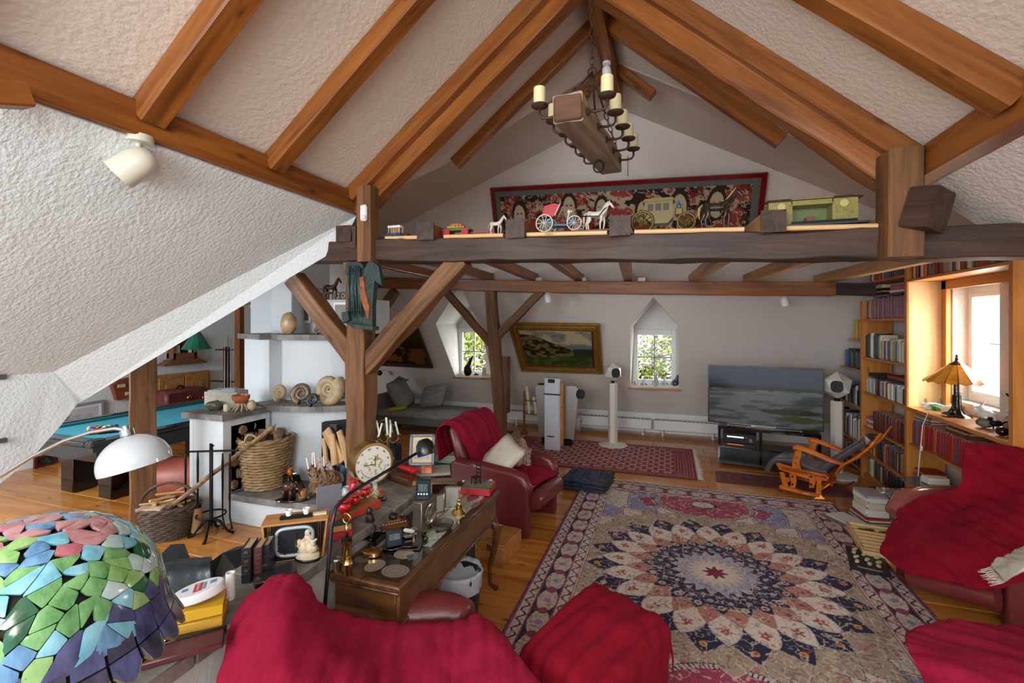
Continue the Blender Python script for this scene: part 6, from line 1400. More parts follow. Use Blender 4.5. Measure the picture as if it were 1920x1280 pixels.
mk('hand', M().box((.01, -.05, .18), (.005, .002, .07)), BRASS, t); mk('hand', M().box((-.03, -.05, .155), (.07, .002, .005)), BRASS, t)
# ---- candelabra
def candelabrum(base, h, label, arms=4, s=1.0, cands=WAXW, seed=1):
    b_ = V(base); t = thing('candelabrum', label, 'candelabrum', b_)
    mk('stem', M().lathe([(.05*s, 0), (.055*s, .01), (.03*s, .03), (.012, .05), (.02, .09), (.01, .14), (.018, h*.6), (.008, h*.7), (.014, h*.8)], n=14), mat('old_gilt', '6e5a34', .35, .8, '9a8458', 30, .3), t, .9)
    r2 = random.Random(seed)
    for k in range(arms):
        a = 2*pi*k/arms+.5; R_ = .085*s; ex = V((R_*cos(a), R_*sin(a), h*.78))
        mk('arm', M().tube([(0, 0, h*.6), (R_*.6*cos(a), R_*.6*sin(a), h*.55), (R_*cos(a), R_*sin(a), h*.66), ex], .006, 6), MATS['old_gilt'], t, 2)
        cu = mk('cup', M().lathe([(.006, -.012), (.018, 0), (.016, .015), (0, .01)], ex, 10), MATS['old_gilt'], t, .9)
        tl = V((r2.uniform(-.03, .03), r2.uniform(-.03, .03), .12)); mk('candle', M().tube([ex, ex+tl], [.009, .008], 8), cands, t, 1)
    mk('candle', M().tube([(0, 0, h*.8), (-.015, 0, h*.8+.15)], .010, 8), cands, t, 1)
    return t
candelabrum(GK(727, 862), .26, 'gilt candelabrum with leaning white candles right of the main post', 5, 1.05, seed=4)
tg = one('green_leaf', 'small green paper leaf stuck in the middle of the gilt candelabrum', 'leaf', M().ell((0, 0, 0), (.02, .016, .008), jit=.5), mat('leaf_green', '8ac040', .5), 2, GK(727, 862)+V((0, -.005, .215)))
q = G(648, 900, .3); candelabrum((q.x, 3.72, .303), .34, 'brass candelabrum with white candles on the hearth left of the main post', 3, 1.0, seed=9)
one('dark_dish', 'dark ribbed dish on the slate wall behind the gilt candelabrum', 'dish', M().lathe([(.03, 0), (.07, .02), (.072, .03), (.05, .02), (0, .015)], n=24), mat('dark_dish', '34383e', .2), .6, GK(748, 874))
# black swivel lamp arc behind + box
q = P(722, 830, 4.6); t = thing('black_case', 'black case with a thin arched handle standing on the floor behind the gilt candelabrum', 'case', (q.x, q.y, 0))
mk('case_body', M().box((0, 0, .40), (.30, .16, .8), b=.02), mat('black_case_m', '20242c', .5), t); mk('hoop_handle', M().tube([(.12*cos(a), 0, .8+.24*sin(a)) for a in [pi*i/16 for i in range(17)]], .007, 6), BLACK, t, 2)
# three ivory figures on black base
p0 = GK(690, 938)
for i, (x_, y_) in enumerate(((671, 945), (687, 940), (704, 935))):
    t = thing('ivory_figure', ['left one of three crouching ivory figures on the slate wall', 'middle one of three crouching ivory figures on the slate wall', 'right one of three crouching ivory figures on the slate wall'][i], 'figurine', G(x_, y_, KZ+.012), .3)
    mk('body', M().ell((0, 0, .032), (.026, .02, .034), jit=.25, nu=12).tube([(-.015, -.01, .045), (-.022, -.024, .03), (.0, -.026, .05)], .008, 6).tube([(.015, -.01, .045), (.022, -.024, .03), (.0, -.026, .055)], .008, 6).tube([(-.01, -.01, .01), (-.014, -.028, .02), (-.01, -.022, .0)], .009, 6).tube([(.01, -.01, .01), (.014, -.028, .02), (.01, -.022, .0)], .009, 6), IVORY, t, 2)
    mk('head', M().ell((0, -.006, .074), (.017, .017, .019)), IVORY, t, 2)
one('black_plinth', 'narrow black plinth under the three ivory figures', 'plinth', M().box((0, 0, .005), (.24, .05, .009), b=.002), BLACK, .4, (G(671, 945, KZ)+G(706, 934, KZ))/2+V((0, 0, .002)), .55)
# red pots on orange tray
p1, p2 = GK(628, 975), GK(700, 945)
c = (GK(640, 985)+GK(690, 950))/2; ang = atan2((p2-p1).y, (p2-p1).x)
t = thing('orange_tray_box', 'long orange-red box with green printed top carrying the red pots', 'box', c+V((-.03, .02, 0)), ang)
mk('box_body', M().box((0, 0, .022), (.33, .12, .042), b=.002), mat('orange_red', 'b84026', .5), t); mk('printed_top', M().box((0, 0, .0445), (.32, .11, .003)), mat('green_print', '4a6e3c', .5, 0, '9a5a34', 12, contrast=.1), t)
for (x_, y_, s_, lab) in ((645, 960, 1.25, 'largest round red pot with flared lid, at the front of the orange box'), (666, 945, 1.05, 'middle red pot with flared lid on the orange box'), (684, 930, 1.05, 'rear red pot with flared lid beside the ivory figures'), (630, 955, 1.0, 'red pot at the left partly hidden by the lamp arm'), (663, 925, 1.0, 'tall red vase behind the red pots')):
    q = G(x_, y_, KZ+.05); h_ = .045*s_ if 'vase' not in lab else .075
    t = thing('red_pot', lab, 'pot', q); mk('body', M().lathe([(.018*s_, 0), (.03*s_, .012*s_), (.032*s_, .03*s_), (.024*s_, h_), (.02*s_, h_+.004)], n=20), REDP, t, .9); mk('lid', M().lathe([(.022*s_, h_+.003), (.038*s_, h_+.014*s_), (.036*s_, h_+.018*s_), (0, h_+.02*s_)], n=20), REDP, t, .9)
one('painted_vase', 'small white vase with blue stripes behind the red pots', 'vase', M().lathe([(.02, 0), (.034, .03), (.03, .06), (.02, .075), (.022, .08), (0, .06)], n=16), mat('striped_vase', 'c8ccc4', .3, 0, '4a7c88', 30, contrast=.1), .9, GK(649, 935))
p = GK(636, 1010)
t = thing('red_boxes', 'cream and red cardboard box on the slate wall beside the lamp arm', 'box', p+V((-.02, .03, 0)), .75)
mk('lower_box', M().box((0, 0, .02), (.12, .1, .04), b=.003), mat('red_card2', 'a82430', .5), t); mk('upper_box', M().box((.0, 0, .055), (.11, .09, .028), b=.003), mat('peach_card', 'c8855c', .5), t); mk('box_print', M().box((0, 0, .071), (.09, .07, .003)), DGREEN, t)
# radio clock (retro) with black face
p = GK(556, 1040); q1 = GK(505, 1062)
t = thing('mantel_clock', 'retro wooden mantel clock with black front and square chrome dial', 'clock', p+V((-.0, .0, 0)), .62)
wd, hg, dp = .30, .185, .10
mk('case', M().prism([(-wd/2+.02, -dp/2, 0), (wd/2-.02, -dp/2, 0), (wd/2, -dp/2, hg), (-wd/2, -dp/2, hg-.0)], (0, dp+.03, 0)), WBX, t, .3)
mk('front_panel', M().prism([(-wd/2+.03, -dp/2-.004, .006), (wd/2-.03, -dp/2-.004, .006), (wd/2-.012, -dp/2-.004, hg-.01), (-wd/2+.012, -dp/2-.004, hg-.01)], (0, .006, 0)), BLACK, t, .3)
def rsq(cx, cz, a, b, y, n=36, e=.45): return [(cx+a*abs(cos(u))**e*(1 if cos(u) > 0 else -1), y, cz+b*abs(sin(u))**e*(1 if sin(u) > 0 else -1)) for u in [2*pi*i/n for i in range(n)]]
mk('dial_ring', M().tube(rsq(0, .095, .082, .066, -dp/2-.01), .009, 8, closed=True), mat('dial_silver', 'a8b4ba', .3, .4), t, 2)
mk('dial', M().prism(rsq(0, .095, .078, .062, -dp/2-.008), (0, .004, 0)), mat('dial_grey', '23272b', .3), t, .3)
for s_ in (-1, 1):
    for k in (0, 1): mk('gold_stripe', M().box((s_*(.108+.009*k), -dp/2-.007, hg/2), (.004, .003, hg-.02)), BRASS, t)
for i in range(12):
    a = pi/6*i; mk('hour_mark', M().box((.072*max(-1, min(1, sin(a)*1.2)), -dp/2-.018, .095+.056*max(-1, min(1, cos(a)*1.2))), (.004, .002, .006)), BLACK, t)
mk('hand', M().box((.006, -dp/2-.014, .115), (.004, .002, .045)), BRASS, t); mk('hand', M().box((.008, -dp/2-.014, .08), (.012, .002, .03)), BRASS, t)
pc = t.matrix_basis
for x_, lab in ((-.035, 'left white porcelain cup on top of the mantel clock'), (.045, 'right white porcelain cup on top of the mantel clock')):
    one('small_cup', lab, 'cup', M().lathe([(.012, 0), (.018, .028), (.014, .028), (.01, .01), (0, .008)], n=14), WHITE, .8, pc@V((x_, .0, hg+.016)))
one('metal_rack', 'small dark metal rack lying on the mantel clock under the cups', 'rack', M().box((0, 0, .008), (.15, .03, .014), b=.003), IRON, .4, pc@V((.0, .0, hg)), .62)
one('white_box', 'small white box at the right on top of the mantel clock', 'box', M().box((0, 0, .006), (.07, .025, .012), b=.002), IVORY, .4, pc@V((.105, .01, hg)), .62)
one('grey_panel', 'grey flat panel standing behind the mantel clock', 'panel', M().box((0, 0, .11), (.14, .012, .22), b=.003), mat('grey_panel_m', '6c6c76', .5), .4, GK(620, 992)+V((-.06, .06, 0)), .9)
# ivory group statue
p = GK(577, 1048)
t = thing('ivory_statuette', 'cream ivory group statuette on an oval black base in front of the mantel clock', 'figurine', p, .3)
mk('base', M().lathe([(.062, 0), (.064, .008), (.06, .012), (0, .012)], n=24, sy=.62), BLACK, t, .6); mk('plinth', M().lathe([(.058, .012), (.056, .03), (.045, .035), (0, .035)], n=24, sy=.6), IVORY, t, .8)
mk('figures', M().ell((-.02, 0, .06), (.03, .022, .034), jit=.5).ell((.02, -.004, .058), (.028, .02, .03), jit=.5).ell((0, .008, .088), (.024, .018, .034), jit=.4).ell((-.002, .004, .128), (.014, .014, .018)).tube([(.0, 0, .1), (.03, -.012, .09), (.05, -.01, .105)], [.01, .008, .005], 6).tube([(-.01, 0, .1), (-.035, -.012, .085), (-.04, -.02, .07)], [.01, .008, .006], 6).ell((-.038, -.008, .088), (.012, .012, .014)).ell((.03, -.012, .08), (.011, .011, .013)), IVORY, t, 2)
# leather books on the wall
for i, (x_, y_, w_, h_, cn, lab) in enumerate(((462, 1092, .035, .155, 'black', 'thick black leather book, leftmost of the standing trio with gold tooling'), (483, 1086, .03, .145, 'dark red', 'middle book of the standing trio, brown ribbed spine with gold tooling'), (497, 1078, .03, .14, 'dark blue', 'right book of the standing trio with gold tooling on its spine'))):
    b = GK(x_, y_); t = thing('leather_book', lab, 'book', b, .55)
    cm = mat('tooled_'+cn.replace(' ', '_'), {'black': '121418', 'dark red': '3a2026', 'dark blue': '1c222c'}[cn], .35, 0, {'black': '1c1f24', 'dark red': '5c3438', 'dark blue': '2c3440'}[cn], 20)
    mk('cover', M().box((-w_/2, .05, h_/2), (.004, .105, h_)).box((w_/2, .05, h_/2), (.004, .105, h_)).box((0, -.002, h_/2), (w_, .006, h_), b=.002), cm, t); mk('pages', M().box((0, .05, h_/2), (w_-.006, .096, h_-.008)), mat('aged_pages', 'a8957a', .8), t)
    for z in (.25, .5, .75): mk('spine_band', M().box((0, -.006, h_*z), (w_, .004, .006), b=.001), cm, t)
    for z in (.35, .62, .88): mk('gold_tooling', M().box((0, -.0065, h_*z), (w_*.5, .002, .010)), BRASS, t)
    if i == 0: mk('paper_tag', M().box((-w_/2-.003, .05, h_*.5), (.002, .02, .035)), WHITE, t)
b = GK(525, 1092); t = thing('leather_book', 'dark leather book lying flat with its spine along the slate wall edge', 'book', b+V((-.05, .02, 0)), .95)
mk('cover', M().box((0, 0, .014), (.17, .11, .028), b=.004), MATS['tooled_black'], t)
for x_ in (-.05, 0, .05): mk('spine_band', M().box((x_, -.056, .014), (.006, .004, .028), b=.001), BRASS, t)
one('white_tube', 'short white paper tube standing left of the leather books', 'tube', M().lathe([(.018, 0), (.018, .11), (.015, .11), (.015, .02), (0, .02)], n=18), WHITE, .8, GK(432, 1122))
# yellow boxes with oval tin
b = GK(375, 1165)
t = thing('yellow_box', 'upper yellow box on the slate wall under the oval white tin', 'box', b+V((0, 0, .042)), .78); mk('box_body', M().box((0, 0, .02), (.165, .13, .038), b=.002), mat('yellow_card', 'c89a1c', .45), t)
t = thing('yellow_box', 'lower paler yellow box on the slate wall', 'box', b+V((.005, -.003, .004)), .72); mk('box_body', M().box((0, 0, .018), (.17, .135, .034), b=.002), mat('yellow_card2', 'c9a440', .5, 0, 'b88428', 4), t)
t = thing('brown_box', 'flat brown box left of the yellow boxes', 'box', b+V((-.1, .03, .004)), .78); mk('box_body', M().box((0, 0, .02), (.13, .15, .038), b=.002), WBX, t); mk('inner_print', M().box((0, 0, .041), (.11, .13, .002)), SLATE, t)
t = thing('oval_tin', 'oval white tin with red and blue printed lid resting tilted on the yellow boxes', 'tin', b+V((.0, -.0, .098)), .78)
T = Matrix.Rotation(-.16, 4, 'Y')
mk('tin_body', M().lathe([(.082, 0), (.088, .004), (.088, .03), (.083, .036), (0, .036)], n=36, sy=.62, T=T), mat('tin_white', 'cfcdd0', .35), t, .6)
lp_ = mk('label_plate', M().box((0, 0, .0365), (.028, .062, .002), T=T), mat('label_red', 'a8383c', .5), t)
mat('label_blue', '5a7ca0', .5)
for q_ in (((.022, 0, .0365), (.008, .05, .002)), ((-.045, .01, .0365), (.02, .02, .002)), ((.05, .01, .0365), (.022, .024, .002))): mk('printed_mark', M().box(*q_, T=T), MATS['label_blue'], t)
cu = bpy.data.curves.new('lettering', 'FONT'); cu.body = 'LES ANIS'; cu.size = .013; cu.align_x = 'CENTER'; cu.align_y = 'CENTER'
tmp_ = bpy.data.objects.new('tmp', cu); COL.objects.link(tmp_); bpy.context.view_layer.update(); me_ = bpy.data.meshes.new_from_object(tmp_); bpy.data.objects.remove(tmp_); me_.materials.clear(); me_.materials.append(WHITE); lo = bpy.data.objects.new('lettering', me_); COL.objects.link(lo); lo['kind'] = 'stuff'; lo.parent = t; lo.matrix_basis = T@Matrix.Translation((0, 0, .0385))@Matrix.Rotation(-pi/2, 4, 'Z')
# glasses case / maroon strap near the Tiffany lamp
b = GK(345, 1222)
t = thing('maroon_folder', 'maroon leather album with dark edges lying on the slate wall front', 'album', b, .82)
mk('cover', M().box((0, 0, .012), (.24, .09, .022), b=.004), mat('maroon_cover', '4c1a22', .4), t); mk('spine', M().box((0, .05, .014), (.25, .02, .03), b=.004), BLACK, t)
for k in range(3): mk('brass_ring', M().tube([(-.09+.03*k+.0, .05+.012*cos(a), .03+.012*sin(a)) for a in [pi*i/8 for i in range(9)]], .003, 5), BRASS, t, 2)
# ================================================================ desk lamp (thin black arm)
base = P(610, 1140, 2.05); base = V((base.x, base.y, 0))
el = P(628, 950, 2.12); hd = P(797, 838, 2.75)
t = thing('black_reading_lamp', 'thin black angled reading lamp with small black dome head over the desk', 'lamp', (el.x+.02, el.y-.0, 0))
lowp = P(608, 1150, 2.06)
mk('arm', M().tube([V((lowp.x, lowp.y, .02)), lowp, P(622, 985, 2.1), P(630, 950, 2.13), P(655, 925, 2.2), P(720, 886, 2.45), P(780, 850, 2.70)], .0085, 8), BLACK, t, 2, world=True)
mk('base_plate', M().lathe([(.1, 0), (.1, .015), (0, .02)], (lowp.x, lowp.y, 0), 24), BLACK, t, .6, world=True)
dn = V((.25, -.1, -.6)).normalized(); q = dn.to_track_quat('-Z', 'Y').to_matrix().to_4x4()
mk('lamp_head', M().lathe([(.0, .05), (.03, .045), (.05, .02), (.058, -.02), (.055, -.045), (.05, -.045), (.045, 0), (0, .03)], n=24, T=Matrix.Translation(hd)@q), BLACK, t, 1, world=True)
# ================================================================ bin, wooden case
bp_ = G(860, 1108, 0); b = V((-1.30, 2.90, 0)); b = G(862, 1150, 0); b = V((b.x, b.y, 0))
d_ = 3.02; bc_ = P(861, 1072, d_); b = V((bc_.x, bc_.y, 0)); bh = bc_.z+.02
t = thing('waste_bin', 'round waste bin lined with a clear plastic bag beside the desk', 'bin', b)
mk('bin_wall', M().lathe([(.11, 0), (.115, .01), (.145, bh-.02), (.135, bh-.02), (.105, .02), (0, .02)], n=30), mat('bin_dark', '22262c', .3), t, .8)
PLS = mat('plastic_bag', 'e2e6ee', .2, 0, trans=.35, ior=1.2)
rows = []
for j in range(11):
    f = j/10; r = []
    for i in range(54):
        a = 2*pi*i/54; k = noise.noise(V((cos(a)*4, sin(a)*4, f*3)))
        if f < .5: rr = .152+.012*k-.01*(1-2*f); z = bh-.12+.13*(f*2)+.02*noise.noise(V((cos(a)*3, sin(a)*3, 5)))
        else: rr = .15-.05*(f-.5)*2+.01*k; z = bh+.01-.16*(f-.5)*2
        r.append(((rr+.01*noise.noise(V((a*5, f*9, 2))))*cos(a), rr*sin(a), z))
    rows.append(r)
mk('plastic_liner', M().grid(rows, closed=True), PLS, t, 4)
# wooden case with latches
p = G(965, 1050, 0)
q0 = G(949, 1052, 0); q1 = G(985, 1010, .0)
t = thing('wooden_case', 'flat honey-coloured wooden case with brass latches on the floor under the armchair', 'case', (-1.50, 3.80, 0), -.12)
mk('case_body', M().box((0, 0, .07), (.46, .36, .14), b=.006), WBX, t); mk('case_lid', M().box((0, 0, .152), (.465, .365, .02), b=.005), WBX, t)
for x_ in (-.12, .10): mk('latch', M().box((x_, -.185, .13), (.045, .008, .05), b=.002).box((x_, -.15, .164), (.05, .05, .006), b=.002), BRASS, t)
mk('handle', M().tube([(.0, .1, .165), (.0, .1, .185), (.06, .13, .185), (.06, .13, .165)], .005, 6), BRASS, t, 2)
t = thing('gilt_leaning_frame', 'ornate gilt picture frame leaning under the desk', 'picture frame', (-1.42, 3.02, 0), .9)
for (cx_, cz_, ww, hh) in ((0, .02, .32, .04), (0, .42, .32, .04), (-.14, .22, .04, .44), (.14, .22, .04, .44)): mk('frame_bar', M().box((cx_, 0, cz_), (ww, .03, hh), b=.006), GOLD, t)
mk('backing', M().box((0, .005, .22), (.26, .01, .38)), mat('mirror_grey', '4c5054', .2, .5), t)
# ================================================================ CHANDELIER
La, Lb = V((-.515, 2.46, 3.155)), V((-.445, 3.80, 3.275))
ch_ = thing('beam_chandelier', 'old beam chandelier with ten candle arms hanging on chains from the ridge', 'chandelier', (-.5, 3.1, 3.2))
WW = wood('weathered_wood', '6e5846', 'a3927e', .6, 2.2, .9, knots=False)
lb = beam('log', La, Lb, .165, .15, WW, rough=.012, seg=16, seed=2); lb.parent = ch_; lb.matrix_parent_inverse = ch_.matrix_basis.inverted()
dl = (Lb-La); 
mk('log_end', M().box((0, 0, 0), (.158, .02, .142), b=.012, T=Matrix.Translation(La+V((0, -.003, 0)))), wood('log_end_wood', '3c2415', '6a4228', .6, 2, .5, knots=False), ch_, world=True)
for i, t_ in enumerate((.07, .28, .49, .70, .91)):
    for s_ in (-1, 1):
        c = La+dl*t_+V((s_*.085, 0, 0)); e_ = c+V((s_*.105, 0, .055))
        mk('arm', M().tube([c, c+V((s_*.05, 0, -.005)), c+V((s_*.09, 0, .0)), c+V((s_*.105, 0, .02)), e_], .008, 6), RUST, ch_, 2, world=True)
        mk('arm_rosette', M().lathe([(.026, 0), (.02, .008), (0, .01)], n=8, T=Matrix.Translation(c)@Matrix.Rotation(s_*pi/2, 4, 'Y')), RUST, ch_, .6, world=True)
        mk('drip_plate', M().lathe([(.012, 0), (.046, .012), (.05, .02), (.044, .018), (0, .01)], e_, 20), RUST, ch_, .9, world=True)
        mk('candle', M().lathe([(.034, .014), (.035, .06), (.034, .118), (.026, .122), (0, .118)], e_, 18), WAX, ch_, .9, world=True)
def chain(a, b, n, r, th, par):
    a = V(a); b = V(b)
    for i in range(n):
        c = a+(b-a)*(i+.5)/n; x = (b-a).normalized(); q = x.to_track_quat('Z', 'Y').to_matrix().to_4x4()@Matrix.Rotation((i % 2)*pi/2, 4, 'Z')
        l_ = (b-a).length/n*.62
        mk('chain_link', M().tube([(r*cos(u), 0, l_*sin(u)) for u in [2*pi*k/10 for k in range(10)]], th, 4, closed=True, T=Matrix.Translation(c)@q), RUST, par, 2, world=True)
hub = V((-.485, 3.08, 3.66))
chain((-.485, 3.08, 4.42), hub, 16, .016, .0035, ch_)
mk('hub_hook', M().tube([hub+V((.025*cos(u), 0, .03*sin(u))) for u in [2*pi*k/12 for k in range(12)]], .007, 5, closed=True), RUST, ch_, 2, world=True)
for t_ in (.1, .88):
    for s_ in (-1, 1):
        tgt = La+dl*t_+V((s_*.07, 0, .075)); mid = hub+(tgt-hub)*.35
        mk('twisted_rod', M().tube([hub, hub+(tgt-hub)*.5], .007, 5), RUST, ch_, 2, world=True); chain(hub+(tgt-hub)*.5, tgt, 6, .014, .0035, ch_)
rc = La+dl*.62+V((0, 0, -.10)); mk('pull_ring', M().tube([rc+V((.035*cos(u), 0, -.03+.04*sin(u))) for u in [2*pi*k/18 for k in range(18)]], .006, 6, closed=True).tube([rc+V((0, 0, .01)), rc+V((0, 0, .04))], .005, 5), IRON, ch_, 2, world=True)
# ================================================================ TOYS above the tie beam
def TP(px_, Y=3.34): p = PY(px_, 440, Y); return V((p.x, Y, tz(p.x)+.034))
WH = mat('toy_white', 'cfcabc', .4); TG = mat('toy_green', '3c7a3c', .5); TR = mat('toy_red', 'b0202a', .4); TB = mat('toy_blue', '2c5878', .4); OL = mat('olive_tin', '5e5020', .35, .3); BRN = mat('toy_brown', '33221a', .35); TAIL = mat('tan_hair', 'a58458', .9, bump=.5, bscale=90)
p = TP(742); t = thing('toy_wagon', 'small blue and white toy wagon with barrels, leftmost toy on the tie beam', 'toy', p)
mk('wagon_body', M().box((0, 0, .035), (.12, .06, .022), b=.003).box((-.055, 0, .05), (.01, .06, .03)), TB, t); cv = mk('canopy', M().box((0, 0, .098), (.12, .064, .02), b=.004), WHITE, t)
for x_ in (-.05, .05):
    for s_ in (-1, 1): mk('post', M().box((x_, s_*.026, .07), (.005, .005, .05)), WH, t)
for x_ in (-.033, -.011, .011, .033): mk('barrel', M().tube([(x_, -.01, .047), (x_, -.01, .085)], .011, 8), WBX, t, 1)
for x_ in (-.042, .042): 
    for s_ in (-1, 1): wheel(t, p+V((x_, s_*.036, .022)), .021, TB, 6)
for k in range(2): horse(t, p+V((.10+.02*k, -.02+.04*k, 0)), .036, mat('bay', '5c3018', .5), name='horse', mane=False)
p = TP(858); t = thing('toy_log_cart', 'green toy cart with red wheels carrying little logs', 'toy', p)
mk('cart_bed', M().box((0, 0, .055), (.24, .085, .014), b=.003), TG, t); mk('shaft', M().box((.19, 0, .03), (.22, .012, .01)), TR, t)
for k, (x_, z_) in enumerate(((-.04, .078), (-.02, .078), (0, .08), (.02, .08), (-.03, .1), (-.01, .1))): mk('toy_log', M().tube([(x_-.03, -.03+.01*k, z_), (x_+.04, -.03+.01*k, z_)], .014, 7), WBX, t, 1)
for x_ in (-.075, .085):
    for s_ in (-1, 1): mk('wheel', M().lathe([(.008, -.006), (.03, -.006), (.03, .006), (.008, .006)], n=18, T=Matrix.Translation((x_, s_*.05, .03))@Matrix.Rotation(pi/2, 4, 'X')), TR, t, .6)
p = TP(930); t = thing('toy_horse', 'small white wooden toy horse on a green base pulling the green cart', 'toy', p); horse(t, p+V((0, 0, .012)), .088, WH, tailm=TAIL); mk('base', M().box((0, 0, .006), (.14, .05, .012), b=.002), TG, t)
p = TP(1048); t = thing('toy_carriage', 'white-wheeled toy carriage with red hood on a red-brown base', 'toy', p)
for x_, r_ in ((-.095, .062), (.125, .05)):
    for s_ in (-1, 1): wheel(t, p+V((x_, s_*.06, r_+.02)), r_, WH, 10)
mk('carriage_body', M().prism([(-.14, -.04, .11), (-.05, -.04, .12), (-.02, -.04, .075), (.06, -.04, .07), (.10, -.04, .12), (.13, -.04, .12), (.10, -.04, .055), (-.08, -.04, .065)], (0, .08, 0)), TB, t, .3)
mk('hood', M().prism([(-.12, -.045, .13), (-.10, -.045, .21), (-.03, -.045, .225), (.01, -.045, .215), (-.03, -.045, .13)], (0, .09, 0)), TR, t, .5); mk('hood_frame', M().tube([(.02, -.046, .22), (-.02, -.046, .14), (-.02, .046, .14), (.02, .046, .22)], .005, 5), WH, t, 2)
mk('lamp_post', M().tube([(.06, 0, .09), (.075, 0, .16), (.1, 0, .17)], .006, 5).ell((.075, 0, .165), (.014, .014, .018)), WH, t, 1)
mk('base', M().box((.10, 0, .008), (.56, .12, .014), b=.002), mat('toy_base', '6a3020', .5), t)
p2 = TP(1118); t = thing('toy_white_horse', 'white toy horse with harness drawing the red-hooded carriage', 'toy', p2); horse(t, p2+V((-.0, 0, .016)), .128, WH, tailm=WH); mk('harness', M().tube([p2+V((-.1, -.03, .13)), p2+V((.02, -.035, .12)), p2+V((.06, -.02, .17)), p2+V((.1, 0, .2))], .004, 5), BLACK, t, 2, world=True)
p = TP(1238); t = thing('toy_coach', 'olive-gold toy stagecoach with black windows and spoked wheels', 'toy', p)
for x_, r_ in ((-.115, .07), (.165, .055)):
    for s_ in (-1, 1): wheel(t, p+V((x_, s_*.06, r_)), r_, OL, 12, .13)
mk('coach_body', M().prism([(-.10, -.05, .10), (-.10, -.05, .205), (.08, -.05, .205), (.08, -.05, .09), (.05, -.05, .055), (-.05, -.05, .055)], (0, .1, 0)), OL, t, .3); mk('roof', M().prism([(-.115, -.056, .205), (-.10, -.056, .225), (.08, -.056, .225), (.095, -.056, .205)], (0, .112, 0)), OL, t, .3)
for x_ in (-.062, -.012, .038): mk('window', M().box((x_, -.051, .165), (.034, .004, .045), b=.001), BLACK, t)
mk('driver_box', M().box((.12, 0, .13), (.05, .08, .05), b=.006), OL, t); mk('driver', M().ell((.12, 0, .17), (.014, .014, .022)).ell((.12, 0, .2), .01), TB, t, 2)
p = TP(1345); t = thing('toy_brown_horse', 'large dark brown toy horse with blond tail in front of the olive coach', 'toy', p); horse(t, p, .165, BRN, tailm=TAIL); mk('girth_strap', M().tube([p+V((.02, .032*cos(u), .155+.034*sin(u))) for u in [2*pi*k/14 for k in range(14)]], .004, 5, closed=True).tube([p+V((-.09, -.035, .16)), p+V((.05, -.037, .16)), p+V((.09, -.02, .21))], .004, 5), BLACK, t, 2, world=True)
p = TP(1515); t = thing('tin_station', 'yellow-green tin toy station building with two clocks and a recessed hall', 'toy', p+V((0, -.03, 0)))
TN = mat('tin_yellow', '8a8040', .4, 0, '7a742f', 40, contrast=.1); w2 = .245
mk('wing', M().box((-.17, 0, .085), (.13, .12, .15)), TN, t); mk('wing', M().box((.17, 0, .085), (.13, .12, .15)), TN, t); mk('back_wall', M().box((0, .055, .085), (.22, .01, .15)), mat('tin_green', '5c6a34', .4), t); mk('canopy', M().box((0, -.01, .135), (.24, .12, .008)).box((0, -.055, .155), (.22, .01, .04)), TN, t)
mk('roof', M().prism([(-.26, -.08, .162), (.26, -.08, .162), (.225, .02, .195), (-.225, .02, .195)], (0, .06, -.002)), mat('tin_roof', '6a4634', .5), t, .3); mk('platform', M().box((0, -.02, .005), (.56, .18, .012)), mat('dark_base', '1e2630', .5), t)
for s_ in (-1, 1):
    mk('clock_face', M().lathe([(.022, 0), (0, .001)], n=16, T=Matrix.Translation((s_*.165, -.0615, .13))@Matrix.Rotation(pi/2, 4, 'X')), mat('tin_cream', 'b5a868', .5), t, .6)
    for x_ in (-.035, 0, .035):
        for z_ in (.04, .08): mk('window', M().box((s_*.17+x_, -.0615, z_), (.018, .003, .026)), mat('tin_window', '9a9456', .5, 0, '4a4a28', 90), t)
mk('kiosk', M().box((.0, .0, .04), (.045, .04, .055), b=.002), mat('kiosk_red', '7a3a34', .5), t); mk('track_fence', M().box((.05, -.10, .02), (.34, .004, .014)), IRON, t)
